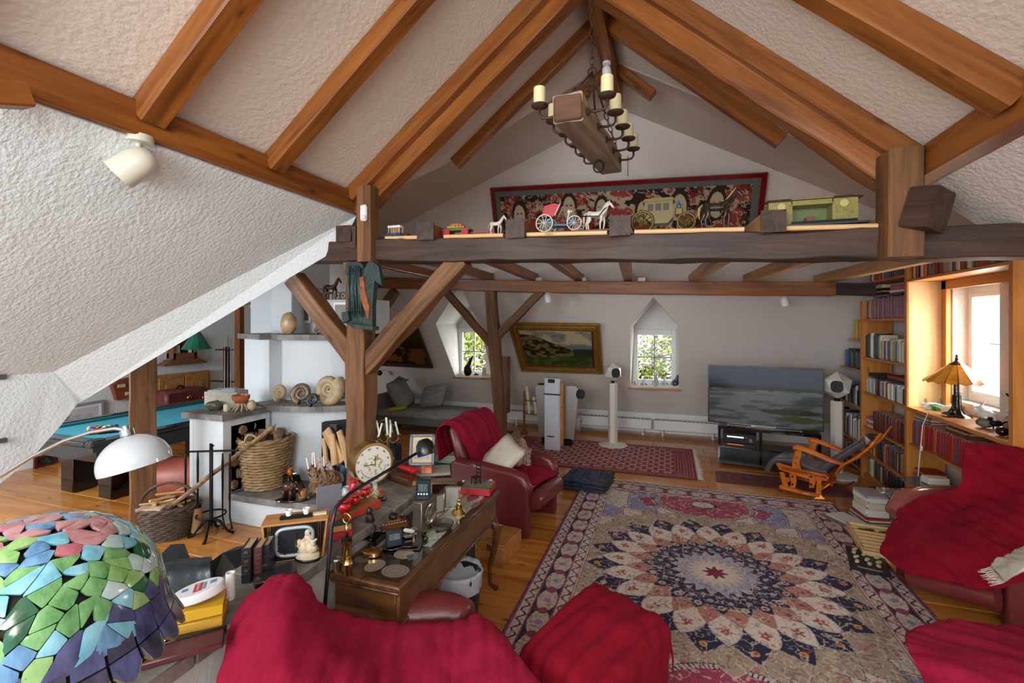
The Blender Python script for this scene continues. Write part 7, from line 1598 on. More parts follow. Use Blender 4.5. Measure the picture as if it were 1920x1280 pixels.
# ================================================================ GLIDER CHAIR
WG = .53; g0 = G(1500, 925, .03); WDR = V((.502, .865, 0))
def gq(a, b): v = D(a, b); return O+v*(WDR.dot(g0-O)/WDR.dot(v))
t = thing('glider_chair', 'orange wooden glider rocking chair with grey leather cushions by the television', 'rocking chair', (g0.x+.13, g0.y+.23, 0))
SILL = mat('grey_leather', '4a4648', .25, 0, '5a5456', 6, .1)
def gp(pts, dy): return [gq(a, b)+WDR*dy for a, b in pts]
for dy, nm in ((0, 'near'), (WG, 'far')):
    mk('arm', M().tube(gp([(1487, 839), (1495, 838), (1510, 843), (1530, 851), (1555, 862), (1580, 870)], dy), [.03, .036, .03, .03, .028, .02], 8, flat=.5), WOR, t, 2, world=True)
    o = mk('arm_support', M().prism(gp([(1492, 845), (1503, 844), (1502, 855), (1499, 868), (1504, 884), (1486, 876), (1486, 860)], dy), (0, .03, 0)), WOR, t, .4, world=True)
    for (a, b) in ((1494, 856), (1492, 867)): mk('wood_plug', M().tube([gq(a, b)+WDR*(dy-.004), gq(a, b)+WDR*(dy+.01)], .011, 8), CHROME, o, .6)
    mk('seat_rail', M().prism(gp([(1455, 870), (1460, 868), (1500, 880), (1530, 890), (1555, 893), (1552, 901), (1530, 901), (1495, 892), (1462, 880)], dy), (0, .035, 0)), WOR, t, .4, world=True)
    mk('back_post', M().tube(gp([(1570, 885), (1580, 872), (1610, 856), (1632, 838), (1652, 812)], dy), [.022, .026, .028, .026, .018], 8, flat=.6), WOR, t, 2, world=True)
    b1_ = mk('floor_runner', M().tube(gp([(1462, 912), (1475, 914), (1500, 922), (1536, 929)], dy), [.032, .036, .03, .022], 8, flat=.6), WOR, t, 2, world=True)
    mk('runner_upright', M().prism(gp([(1532, 900), (1540, 900), (1540, 926), (1530, 926)], dy), (0, .03, 0)), WOR, t, .4, world=True)
    mk('runner_upright', M().prism(gp([(1462, 885), (1470, 885), (1478, 910), (1468, 912)], dy), (0, .03, 0)), WOR, t, .4, world=True)
    for x_ in (1486, 1521):
        sl = mk('swing_arm', M().prism(gp([(x_-5, 888), (x_+7, 889), (x_+9, 902), (x_+6, 914), (x_-3, 913), (x_-1, 902)], dy-.02), (0, .018, 0)), WOR, t, .4, world=True)
        for z_ in (892, 907): mk('bolt', M().tube([gq(x_+1, z_)+WDR*(dy-.025), gq(x_+1, z_)+WDR*dy], .012, 8), BLACK, sl, .6)
for a_ in ((1537, 915), (1475, 900)): mk('cross_beam', M().tube([gq(*a_)+WDR*.03, gq(*a_)+WDR*WG], .03, 6), WOR, t, .4, world=True)
mk('seat_frame', M().prism([gq(1465, 880), gq(1550, 897), gq(1550, 897)+WDR*WG, gq(1465, 880)+WDR*WG], (0, 0, .04)), WOR, t, .4, world=True)
def slabc(name, pts, th, m_):
    a = [gq(x_, y_) for x_, y_ in pts]; rows = [[p+WDR*(.05+k*(WG-.06)/6)+V((0, 0, .012*sin(pi*k/6))) for p in a] for k in range(7)]
    return cloth(name, rows, m_, t, 40, 20, .004, 2, 3, th=th, world=True)
slabc('seat_cushion', [(1434, 886), (1440, 872), (1452, 864), (1485, 868), (1510, 877), (1530, 885), (1548, 887)], .06, SILL)
slabc('back_cushion', [(1540, 880), (1562, 866), (1585, 851), (1605, 838), (1615, 832)], .07, SILL)
# ================================================================ SILL OBJECTS
def GS(x, y): return G(x, y, 1.122)
p = GS(1812, 781); p.x = 2.56
t = thing('amber_table_lamp', 'table lamp with amber glass panelled shade and bronze tree base on the window sill', 'lamp', (2.56, p.y, 1.122))
mk('base', M().lathe([(.115, 0), (.1, .012), (.055, .03), (.032, .07), (.026, .13), (.024, .33)], n=20), mat('bronze_base', '2e2822', .25, .8, '6a6258', 20, .4, 30), t, .9)
for k in range(8):
    a = 2*pi*k/8; mk('root_ridge', M().tube([(.11*cos(a), .11*sin(a), .006), (.06*cos(a+.1), .06*sin(a+.1), .03), (.032*cos(a+.2), .032*sin(a+.2), .08), (.027*cos(a+.3), .027*sin(a+.3), .2)], [.01, .009, .007, .004], 5), MATS['bronze_base'], t, 2)
AMB = mat('amber_glass', 'b8691c', .2, 0, 'd8902c', 9, trans=.0, contrast=.2); AMB.node_tree.nodes['Principled BSDF'].inputs['Subsurface Weight'].default_value = .3
sh = mk('lamp_shade', M().lathe([(.045, .49), (.236, .325)], n=16), mat('lead', '1f1b18', .4, .6), t, .2)
for k in range(16):
    a0 = 2*pi*(k+.04)/16; a1 = 2*pi*(k+.96)/16; am = (a0+a1)/2
    q = [(.05*cos(a0), .05*sin(a0), .487), (.05*cos(a1), .05*sin(a1), .487), (.238*cos(a1), .238*sin(a1), .325), (.246*cos(am), .246*sin(am), .312), (.238*cos(a0), .238*sin(a0), .325)]
    mk('glass_panel', M().prism(q, (.003*cos(am), .003*sin(am), .004)), AMB, sh, .3)
mk('cap', M().lathe([(.062, .485), (.05, .5), (.02, .515), (.012, .53), (.018, .542), (.008, .55), (.013, .565), (0, .585)], n=16), MATS['bronze_base'], t, .9)
one('lamp_cord', 'pale cord looping from the amber lamp down in front of the shelves', 'cord', M().tube([(2.46, 5.42, 1.13), (2.36, 5.5, 1.16), (2.33, 5.55, 1.0), (2.32, 5.56, .8), (2.31, 5.58, .55), (2.31, 5.6, .35)], .005, 5).box((2.325, 5.56, .78), (.015, .03, .05), b=.004), WHITE, 2)
p = GS(1893, 800)
t = thing('dancer_candlestick', 'dark metal dancing figure candlestick with leaning candle on the window sill', 'candlestick', (2.52, 4.55, 1.122))
mk('base', M().lathe([(.08, 0), (.07, .015), (.03, .03), (0, .03)], n=16), IRON, t, .6); mk('rod', M().tube([(.0, 0, .02), (.0, 0, .40)], .006, 6), IRON, t, 2)
mk('figure', M().tube([(-.02, .03, .02), (-.03, .05, .12), (-.02, .04, .2)], [.008, .012, .016], 7).tube([(-.02, .04, .2), (-.03, .05, .3)], [.018, .014], 7).ell((-.03, .05, .335), .017).tube([(-.03, .05, .29), (-.0, .02, .27), (0, 0, .32)], .007, 6).tube([(-.03, .05, .29), (-.05, .08, .33)], .007, 6), IRON, t, 2)
mk('drip_plate', M().lathe([(.0, .39), (.035, .4), (.036, .41), (0, .405)], n=14), RUST, t, .6); mk('candle', M().tube([(0, 0, .41), (-.02, .04, .53)], .011, 8), mat('grey_wax', '8a8574', .6), t, 1)
for i, (px_, py_, kind, s_, m_, lab) in enumerate((
        (1757, 762, 0, .05, mat('emerald_glass', '1ea04a', .1, trans=.4), 'bright green glass lump at the left of the window sill'), (1737, 758, 1, .05, CRY, 'clear crystal lump left of the green glass lump'),
        (1772, 752, 2, .12, CRY, 'crumpled clear glass dish at the back left of the sill'), (1787, 768, 3, .07, IRON, 'small black-and-white animal figure left of the amber lamp'),
        (1796, 760, 3, .10, mat('tan_bird', 'b08a54', .4), 'tan bird figurine behind the amber lamp base'), (1836, 770, 3, .10, WHITE, 'white bird figurine right of the amber lamp'),
        (1850, 760, 4, .11, WHITE, 'large white shell-like ornament at the middle of the sill'), (1846, 792, 5, .055, mat('speckled_stone', '3c3a36', .5, 0, '7a766a', 30), 'dark speckled round stone in front on the sill'),
        (1868, 790, 3, .09, IRON, 'small black bird figurine right of the speckled stone'), (1880, 802, 5, .045, BLKG, 'dark glossy stone at the right front of the sill'), (1895, 775, 4, .10, CRY, 'pale glass ornament beneath the dancer'), (1902, 790, 3, .07, IRON, 'small curled dark metal figure at the right end of the sill'))):
    q = PX(px_, 700, (2.55, 2.5, 2.62, 2.5, 2.7, 2.75, 2.7, 2.5, 2.55, 2.45, 2.75, 2.55)[i]); q.z = 1.122; m = M(); s = s_
    if kind in (0, 1): m.ell((0, 0, s*.6), (s, s*.8, s*.6), jit=.6, nu=9, nv=6)
    if kind == 2: m.lathe([(s*.4, 0), (s, s*.35), (s*1.1, s*.5), (s*.95, s*.42), (s*.3, s*.1)], n=11)
    if kind == 3: m.ell((0, 0, s*.55), (s*.5, s*.28, s*.3)).ell((s*.45, 0, s*.95), s*.2).tube([(-s*.4, 0, s*.6), (-s*.9, 0, s*.8)], [s*.14, s*.03], 6).tube([(-.1*s, .1*s, 0), (-.1*s, .1*s, s*.5)], s*.06, 5).tube([(.15*s, -.1*s, 0), (.15*s, -.1*s, s*.5)], s*.06, 5)
    if kind == 4: m.ell((0, 0, s*.45), (s*.6, s*.4, s*.45), jit=.5).tube([(0, 0, s*.6), (s*.4, 0, s*1.1), (s*.1, 0, s*1.5)], [s*.2, s*.14, s*.03], 7)
    if kind == 5: m.ell((0, 0, s*.8), (s, s, s*.8), jit=.15)
    one('sill_ornament', lab, 'ornament', m, m_, 1.0 if kind not in (0, 1) else .3, q, .4*i)
# ================================================================ RIGHT ARMCHAIR
ra = thing('draped_armchair', 'red leather armchair under a crimson throw at the right, beside the window shelves', 'armchair', (2.35, 4.15, 0))
rows = [pxr([(1830, 850, 3.62), (1860, 850, 3.6), (1900, 858, 3.5), (1960, 862, 3.4), (2030, 870, 3.3)]),
        pxr([(1812, 829, 3.5), (1845, 831, 3.48), (1882, 838, 3.4), (1940, 843, 3.3), (2030, 852, 3.15)]),
        pxr([(1806, 870, 3.42), (1850, 872, 3.38), (1892, 876, 3.28), (1945, 882, 3.15), (2030, 892, 3.0)]),
        pxr([(1796, 912, 3.42), (1846, 920, 3.30), (1892, 924, 3.18), (1942, 928, 3.05), (2030, 932, 2.9)]),
        pxr([(1735, 930, 3.58), (1795, 950, 3.36), (1860, 962, 3.12), (1925, 962, 2.98), (2030, 962, 2.85)]),
        pxr([(1690, 952, 3.62), (1755, 985, 3.32), (1825, 998, 3.06), (1900, 1000, 2.92), (2030, 1000, 2.78)]),
        pxr([(1672, 985, 3.56), (1730, 1018, 3.22), (1800, 1032, 3.0), (1880, 1036, 2.84), (1990, 1030, 2.74)]),
        pxr([(1655, 1015, 3.48), (1712, 1050, 3.2), (1785, 1066, 2.98), (1862, 1078, 2.82), (1960, 1060, 2.72)]),
        pxr([(1649, 1036, 3.46), (1704, 1074, 3.2), (1778, 1090, 3.0), (1850, 1104, 2.84), (1930, 1085, 2.74)])]
cloth('throw', rows, CLOTH, ra, 90, 90, .03, 3.0, 12, (1, .2, .6), th=.01, label='crimson throw with loose folds')
mk('front_roll', M().tube([P(1712, 1080, 3.32), P(1780, 1098, 3.1), P(1872, 1122, 2.90)], .075, 16), LEATH, ra, 1, world=True)
fa = [P(1672, 960, 3.72), P(1690, 938, 3.76), P(1725, 930, 3.8), P(1790, 928, 3.85), P(1830, 925, 3.9)]
mk('far_arm_pad', M().tube(fa, [.05, .075, .08, .08, .07], 12), mat('highlit_red_leather', '8a4a42', .18, coat=.4), ra, 1, world=True)  # paler than the other leather, bright highlight painted into this pad
fl = [V((p.x, p.y, 0)) for p in fa]
mk('far_side_panel', M().prism([fl[0]+V((.03, 0, 0)), fl[-1], V((fl[-1].x, fl[-1].y, fa[-1].z-.03)), V((fl[0].x+.03, fl[0].y, fa[0].z-.02))], (.02, -.07, 0)), LEATH, ra, world=True)
na = [G(1888, 1182), G(2060, 1250)]
pz = [V((na[0].x, na[0].y, 0)), V((na[0].x, na[0].y, .40)), V((na[0].x+.02, na[0].y, .48)), V((na[0].x+.07, na[0].y-.005, .535)), V((na[0].x+.16, na[0].y-.01, .56)), V((na[0].x+.8, na[0].y-.08, .60)), V((na[0].x+.8, na[0].y-.08, 0))]
o = mk('near_side_panel', M().prism(pz, (.012, .09, 0)), LEATH, ra, .5, world=True); md = o.modifiers.new('b', 'BEVEL'); md.width = .02; md.segments = 3; md.limit_method = 'ANGLE'
mk('seat_block', M().box((2.33, 4.18, .27), (.55, .5, .24), b=.03, rz=-.15), LEATH, ra, .9, world=True)
mk('back_block', M().box((2.36, 4.30, .55), (.2, .3, .5), b=.04, rz=-.1), LEATH, ra, .9, world=True)
for a, b in ((1700, 1092), (1745, 1108)): 
    q = G(a, b); mk('foot', M().box((q.x+.03, q.y, .05), (.08, .08, .1), b=.01), WN, ra, world=True)
# beige fringed throw on the near arm
bt = cloth('beige_throw', [pxr([(1858, 1062, 2.72), (1885, 1044, 2.7), (1925, 1024, 2.68), (1990, 1005, 2.66)]), pxr([(1872, 1072, 2.66), (1895, 1058, 2.6), (1935, 1040, 2.58), (2000, 1022, 2.56)]), pxr([(1884, 1090, 2.62), (1905, 1074, 2.54), (1945, 1056, 2.5), (2010, 1040, 2.48)])], LINEN, None, 30, 16, .012, 6, 5, th=.012)
tag(bt, 'beige fringed throw lying over the near arm of the right-hand armchair', 'throw')
m = M(); r3 = random.Random(4)
for i in range(16):
    f = i/15; a = P(1858+26*f, 1062+28*f, 2.70-.08*f); m.tube([a, a+V((-.02-r3.random()*.02, -.01, -.01)), a+V((-.05-r3.random()*.03, r3.uniform(-.02, .01), -.02-r3.random()*.02))], [.004, .003, .002], 4)
mk('tassels', m, LINEN, bt, 2, kind='stuff')
# ---- footstool bottom right
fs = thing('draped_footstool', 'footstool under crimson cloth at the bottom right corner', 'footstool', (1.9, 3.1, 0))
rows = [pxr([(1712, 1200, 2.42), (1775, 1180, 2.44), (1860, 1182, 2.46), (1960, 1190, 2.46)]),
        pxr([(1702, 1184, 2.36), (1775, 1166, 2.40), (1860, 1172, 2.40), (1960, 1180, 2.40)]),
        pxr([(1697, 1200, 2.28), (1780, 1205, 2.25), (1870, 1215, 2.2), (1970, 1225, 2.18)]),
        pxr([(1712, 1235, 2.18), (1790, 1250, 2.1), (1880, 1262, 2.05), (1980, 1270, 2.0)]),
        pxr([(1728, 1262, 2.16), (1800, 1290, 2.05), (1885, 1310, 1.98), (1985, 1320, 1.92)]),
        pxr([(1745, 1300, 2.18), (1810, 1330, 2.05), (1890, 1350, 1.98), (1990, 1360, 1.92)])]
cloth('cloth_cover', rows, CLOTHP, fs, 60, 50, .016, 3, 22, (.3, 1, 0), th=.01)
cs = [P(1770, 1200, 2.36), P(1960, 1205, 2.36), P(1980, 1300, 1.98), P(1800, 1290, 2.08)]; ce = sum(cs, V())/4
mk('stool_body', M().prism([(ce.x+(c.x-ce.x)*.9, ce.y+(c.y-ce.y)*.9, 0) for c in cs], (0, 0, .42)), mat('cream_panel', 'b0a088', .5), fs, world=True)
# ================================================================ OTTOMAN
oz = .52
P1_ = G(1115, 1082, oz); P2_ = G(1250, 1150, oz); P3_ = G(978, 1205, oz); P4_ = P2_+P3_-P1_
ot = thing('draped_box', 'cream box under a crimson fringed cloth standing on the oriental rug', 'footstool', ((P1_.x+P4_.x)/2, (P1_.y+P4_.y)/2, 0))
cen = (P1_+P4_)/2
def sc(p, k, z): return (cen.x+(p.x-cen.x)*k, cen.y+(p.y-cen.y)*k, z)
mk('box_body', M().prism([sc(p, .97, 0) for p in (P1_, P2_, P4_, P3_)], (0, 0, oz-.06)), mat('cream_box', 'a89a84', .5), ot, .3, world=True)
uu = (P2_-P1_); vv = (P3_-P1_)
rows = []
Z = V((0, 0, 1))
def op(a, b, z): p = P1_+uu*a+vv*b; return V((p.x, p.y, z))
prof_b = [(-.03, .36), (-.02, .44), (.02, .495), (.15, .525), (.38, .535), (.62, .53), (.85, .52), (.98, .50), (1.03, .42), (1.05, .25), (1.07, .06)]
for b_, zb in prof_b:
    r = []
    for a_, za in ((-.09, -.48), (-.075, -.30), (-.05, -.12), (.0, -.03), (.12, .0), (.5, .012), (.86, .0), (.98, -.02), (1.03, -.09), (1.05, -.20), (1.06, -.34)):
        z = zb+za*(1 if b_ > .02 else .4); z = max(z, .05)
        if a_ < 0 and b_ > 1: z = max(.04, min(z, .1+.0))
        r.append(op(a_, b_, z))
    rows.append(r)
oc = cloth('cloth_cover', rows, CLOTH, ot, 110, 90, .016, 4.5, 31, (1, -.5, .1), th=.009)
m = M(); r3 = random.Random(9)
for i in range(46):
    a = op(-.092+.004*r3.random(), i/46*1.02, .055+.0); m.tube([a+V((0, 0, .03)), a+V((-.004, 0, 0)), a+V((r3.uniform(-.015, .005), r3.uniform(-.01, .01), -.045))], [.006, .005, .003], 4)
mk('fringe', m, mat('dark_fringe', '3a0c16', .9), ot, 2, world=True, kind='stuff')
# ================================================================ FOREGROUND DRAPED ARMCHAIR
fc = thing('foreground_armchair', 'red leather armchair with crimson throw in the foreground beside the slate-topped wall', 'armchair', (-1.1, 1.65, 0))
rows = [pxr([(455, 1170, 2.02), (500, 1150, 2.1), (560, 1135, 2.12), (620, 1175, 2.15), (690, 1195, 2.2), (770, 1200, 2.25), (840, 1200, 2.3), (900, 1190, 2.3), (960, 1225, 2.2)]),
        pxr([(462, 1122, 1.90), (500, 1090, 1.96), (545, 1080, 1.98), (600, 1128, 2.0), (655, 1156, 2.06), (740, 1166, 2.12), (830, 1170, 2.16), (895, 1157, 2.18), (945, 1190, 2.12)]),
        pxr([(436, 1165, 1.80), (485, 1130, 1.83), (540, 1116, 1.84), (595, 1160, 1.86), (655, 1195, 1.92), (740, 1212, 1.97), (830, 1212, 2.0), (905, 1200, 2.02), (970, 1232, 2.0)]),
        pxr([(420, 1225, 1.71), (475, 1195, 1.70), (535, 1185, 1.70), (592, 1212, 1.74), (655, 1240, 1.79), (740, 1258, 1.85), (830, 1262, 1.88), (915, 1255, 1.9), (1000, 1268, 1.88)]),
        pxr([(408, 1300, 1.60), (470, 1285, 1.58), (535, 1285, 1.58), (592, 1295, 1.62), (655, 1305, 1.66), (740, 1315, 1.72), (830, 1320, 1.76), (930, 1315, 1.78), (1045, 1312, 1.76)]),
        pxr([(400, 1400, 1.5), (470, 1400, 1.48), (535, 1400, 1.48), (592, 1400, 1.5), (655, 1400, 1.54), (740, 1400, 1.6), (830, 1400, 1.64), (930, 1400, 1.66), (1055, 1400, 1.64)])]
cloth('throw', rows, CLOTHP, fc, 120, 90, .018, 3.4, 41, (1, .5, -.3), th=.01, label='crimson woven throw')
aa = [P(650, 1172, 2.34), P(700, 1153, 2.36), P(750, 1142, 2.38), P(805, 1137, 2.40), P(850, 1136, 2.40), P(880, 1148, 2.36)]
mk('arm_pad', M().tube([p+V((0, 0, -.045)) for p in spl(aa, 14)], [.085+.035*sin(pi*min(1, (i+2)/15)) if i < 13 else (.09 if i == 13 else .06) for i in range(15)], 16), LEATH, fc, 1, world=True)
mk('side_panel', M().prism([(aa[0].x, aa[0].y-.03, 0), (aa[-1].x, aa[-1].y-.02, 0), (aa[-1].x, aa[-1].y-.02, aa[-1].z-.02), (aa[2].x, aa[2].y-.02, aa[2].z-.02), (aa[0].x, aa[0].y-.03, aa[0].z-.02)], (.02, -.07, 0)), LEATH, fc, .5, world=True)
mk('seat_block', M().box((-.95, 1.62, .30), (.55, .5, .4), b=.04, rz=.5), LEATH, fc, .9, world=True)
mk('backrest', M().box((-1.30, 1.38, .42), (.12, .36, .4), b=.05, rz=.5), LEATH, fc, .9, world=True)
# ================================================================ BLACK CHAIR behind the slate wall
bc2 = thing('black_leather_chair', 'black leather lounge chair behind the slate-topped wall', 'chair', (-2.35, 1.55, 0))
rows = [pxr([(150, 1130, 2.5), (240, 1085, 2.5), (300, 1078, 2.52), (360, 1070, 2.52), (400, 1075, 2.5)]), pxr([(140, 1095, 2.4), (210, 1068, 2.42), (300, 1058, 2.44), (360, 1050, 2.44), (394, 1050, 2.43)]),
        pxr([(150, 1120, 2.32), (215, 1090, 2.34), (300, 1080, 2.36), (360, 1070, 2.36), (397, 1066, 2.36)]), pxr([(180, 1170, 2.3), (230, 1140, 2.32), (300, 1130, 2.33), (360, 1110, 2.33), (399, 1100, 2.33)]), pxr([(230, 1250, 2.3), (260, 1220, 2.3), (310, 1200, 2.3), (370, 1170, 2.3), (402, 1140, 2.3)])]
cloth('back_shell', rows, BLEATH, bc2, 50, 40, .004, 3, 3, th=.03)
mk('wing_panel', M().prism([P(281, 1060, 2.55), P(320, 1020, 2.62), (P(346, 1019, 2.66)), P(357, 1048, 2.6), P(356, 1064, 2.56)], (-.02, .02, -.03)), BLEATH, bc2, .3, world=True)
mk('side_arm', M().prism([P(394, 1053, 2.42), P(418, 1036, 2.5), P(446, 1030, 2.55), P(452, 1078, 2.45), P(425, 1098, 2.4), P(398, 1090, 2.4)], (-.03, .10, -.02)), BLEATH, bc2, .5, world=True)
mk('seat', M().box((-2.4, 1.62, .42), (.5, .5, .14), b=.05), BLEATH, bc2, .9, world=True); mk('pedestal', M().tube([(-2.4, 1.62, .03), (-2.4, 1.62, .36)], .03, 12), CHROME, bc2, 1, world=True)
for k in range(5): a = 2*pi*k/5; mk('star_leg', M().tube([(-2.4, 1.62, .06), (-2.4+.28*cos(a), 1.62+.28*sin(a), .025)], [.025, .018], 8), CHROME, bc2, 1, world=True)
# ================================================================ ARC LAMP
ac0 = P(253, 856, 2.30); rv = V((CA, SA, 0)); up_ = (V((0, 0, 1))*cos(.25)-rv*sin(.25)).normalized()
q = up_.to_track_quat('Z', 'Y').to_matrix().to_4x4(); R_ = .152
t = thing('arc_lamp', 'chrome arc floor lamp with a glossy white dome shade over the pool room floor', 'lamp', (-3.4, .4, 0))
prof = [(R_*cos(a), R_*sin(a)*.92) for a in [R(-8)+(R(90)-R(-8))*i/14 for i in range(15)]]; prof[-1] = (0, R_*.92)
mk('dome_shade', M().lathe(prof+[(0, R_*.9)]+[(R_*.97*cos(a), R_*.95*sin(a)*.92) for a in [R(88)-(R(96))*i/12 for i in range(13)]], n=40, T=Matrix.Translation(ac0+V((0, 0, -.03)))@q), mat('opal_white', 'bcc2c8', .08, coat=.6), t, 1.2, world=True)
tp_ = ac0+V((0, 0, -.03))+up_*R_*.92
mk('shade_holder', M().tube([tp_, tp_+up_*.03], .03, 14).tube([tp_+up_*.03, tp_+up_*.05], .015, 10), CHROME, t, .8, world=True)
mk('arc_arm', M().tube([(-3.4, .4, .06), (-3.42, .42, .9), P(-260, 1010, 2.3), P(-80, 935, 2.26), P(0, 893, 2.25), P(60, 856, 2.25), P(120, 826, 2.26), P(170, 810, 2.28), P(215, 803, 2.29), P(246, 806, 2.30)], .009, 8), CHROME, t, 2, world=True)
mk('marble_base', M().box((-3.4, .4, .03), (.3, .3, .06), b=.01), WHITE, t, world=True)
# light switches on the knee wall
for (x_, y_, lab) in ((2, 707, 'dark edge of a switch plate at the left frame edge, upper one'), (3, 826, 'dark edge of a switch plate at the left frame edge, lower one')):
    q = PX(x_, y_, -4.04); one('switch_plate', lab, 'switch', M().box((0, 0, 0), (.02, .05, .03), b=.003), mat('switch_grey', '4a4e52', .4), .4, q)
# ================================================================ STAINED GLASS LAMP (foreground)
TC = V((-1.315, .62, 1.325)); TR_, TH_ = .232, .235
tl = thing('stained_glass_lamp', 'large stained glass lamp with pink, blue and green leaf pieces in the foreground', 'lamp', (TC.x, TC.y, 0))
def dome(s, th, off=0):
    """s 0 (top) .. 1 (shoulder) .. 1.25 (skirt)"""
    if s <= 1: a = s*R(84); r = (TR_+off)*sin(a)**.9; z = (TH_+off)*cos(a)**.85 if cos(a) > 0 else 0
    else: k = (s-1); r = TR_+off+.035*k/.25; z = .02-k*.34
    return TC+V((r*cos(th), r*sin(th), z))
mk('lead_shell', M().grid([[dome(s, 2*pi*k/60, -.009) for k in range(60)] for s in [i/24*1.2+.02 for i in range(25)]], closed=True), mat('patina', '2a2a22', .5, .5), tl, 1.2, world=True)
mk('stem', M().tube([(TC.x, TC.y, .02), (TC.x, TC.y, TC.z+.2)], .016, 12).lathe([(.16, 0), (.15, .02), (.03, .05), (0, .06)], (TC.x, TC.y, 0), 24), MATS['bronze_base'], tl, 1, world=True)
GC = {}
for nme, a_, b_ in (('pink', '9a6468', 'c89a9c'), ('rose', 'a04a58', 'b87880'), ('blue', '2f5a8a', '78a4c4'), ('sky', '4894b0', '98ccd8'), ('pale', '8ab0b8', 'c4d4d0'), ('green', '2c6a38', '86b878'), ('leaf', '5a9048', 'a8c888'), ('dkgreen', '17402c', '2c6a48'), ('violet', '28294a', '5a608e'), ('plum', '1c1a26', '4a4660')):
    GC[nme] = mat('art_glass_'+nme, a_, .12, 0, b_, 26, coat=.3, stretch=(1, 1, .35), contrast=.22)
# voronoi pieces in (theta, s); theta range is the side that can be seen
def clip(poly, p, q):
    mx, my = (p[0]+q[0])/2, (p[1]+q[1])/2; nx, ny = q[0]-p[0], q[1]-p[1]; out = []
    for i in range(len(poly)):
        a, b = poly[i], poly[(i+1) % len(poly)]; da = (a[0]-mx)*nx+(a[1]-my)*ny; db = (b[0]-mx)*nx+(b[1]-my)*ny
        if da <= 0: out.append(a)
        if (da < 0 < db) or (db < 0 < da): t_ = da/(da-db); out.append((a[0]+(b[0]-a[0])*t_, a[1]+(b[1]-a[1])*t_))
    return out
rg = random.Random(12); seeds = []; s = .10; row = 0
while s < 1.0:
    r_ = sin(min(s*R(84), pi/2)); nrow = max(5, int(31*r_)); 
    for k in range(nrow): seeds.append(((k+.5*(row % 2)+rg.uniform(-.22, .22))/nrow*2*pi, s+rg.uniform(-.028, .028)))
    s += .075; row += 1
np_ = 0
for i, (a, s) in enumerate(seeds):
    ks = .8/max(.2, sin(min(s*R(84), pi/2)))
    # local metric: x = theta*sin, y = s*1.466 ; slant the cells so they read as leaves
    sh_ = .55*(1 if int(a/(pi/5)) % 2 else -1); rr = sin(s*R(84))
    def loc(b): dx = (b[0]-a+pi) % (2*pi)-pi; return (dx*rr+sh_*(b[1]-s)*1.466, (b[1]-s)*1.466*.8)
    poly = [(-.4, -.4), (.4, -.4), (.4, .4), (-.4, .4)]
    for j, b in enumerate(seeds):
        if j == i or abs(b[1]-s) > .26: continue
        q = loc(b)
        if hypot(*q) < .5: poly = clip(poly, (0, 0), q)
        if len(poly) < 3: break
    if len(poly) < 3: continue
    pts = []
    n_ = len(poly)
    for k in range(n_):          # rounded outline
        p0_, p1_ = poly[k], poly[(k+1) % n_]
        for f in (.07, .5, .93): pts.append((p0_[0]+(p1_[0]-p0_[0])*f, p0_[1]+(p1_[1]-p0_[1])*f))
    def back(p, k=.95): y_ = p[1]*k; x_ = p[0]*k-sh_*y_/.8; return (a+x_/rr, s+y_/(1.466*.8))
    top = []; 
    for p in pts: th_, ss = back(p); top.append(dome(max(.02, min(ss, 1.04)), th_, .006))
    ctr = dome(s, a, .0085); mm = M(); n2 = len(top); low = [V(p)+(TC-V(p)).normalized()*.006 for p in top]
    mm.add([ctr]+top+low, [(0, 1+k, 1+(k+1) % n2) for k in range(n2)]+[(1+k, 1+(k+1) % n2, 1+n2+(k+1) % n2, 1+n2+k) for k in range(n2)])
    w1 = noise.noise(V((cos(a)*1.6, sin(a)*1.6, s*2.2))); w2_ = rg.random()
    if s < .42: c_ = 'pink' if w2_ < .42 else ('rose' if w2_ < .5 else ('blue' if w2_ < .75 else ('sky' if w2_ < .88 else 'leaf')))
    elif s < .62: c_ = 'sky' if w2_ < .35 else ('pale' if w2_ < .5 else ('green' if w2_ < .72 else ('blue' if w2_ < .86 else 'leaf')))
    elif s < .86: c_ = 'green' if w1 < -.05 or w2_ < .22 else ('leaf' if w2_ < .5 else ('sky' if w2_ < .78 else ('dkgreen' if w2_ < .9 else 'pale')))
    else: c_ = 'sky' if w2_ < .35 else ('blue' if w2_ < .62 else ('violet' if w2_ < .85 else 'leaf'))
    mk('glass_piece', mm, GC[c_], tl, .9, world=True); np_ += 1
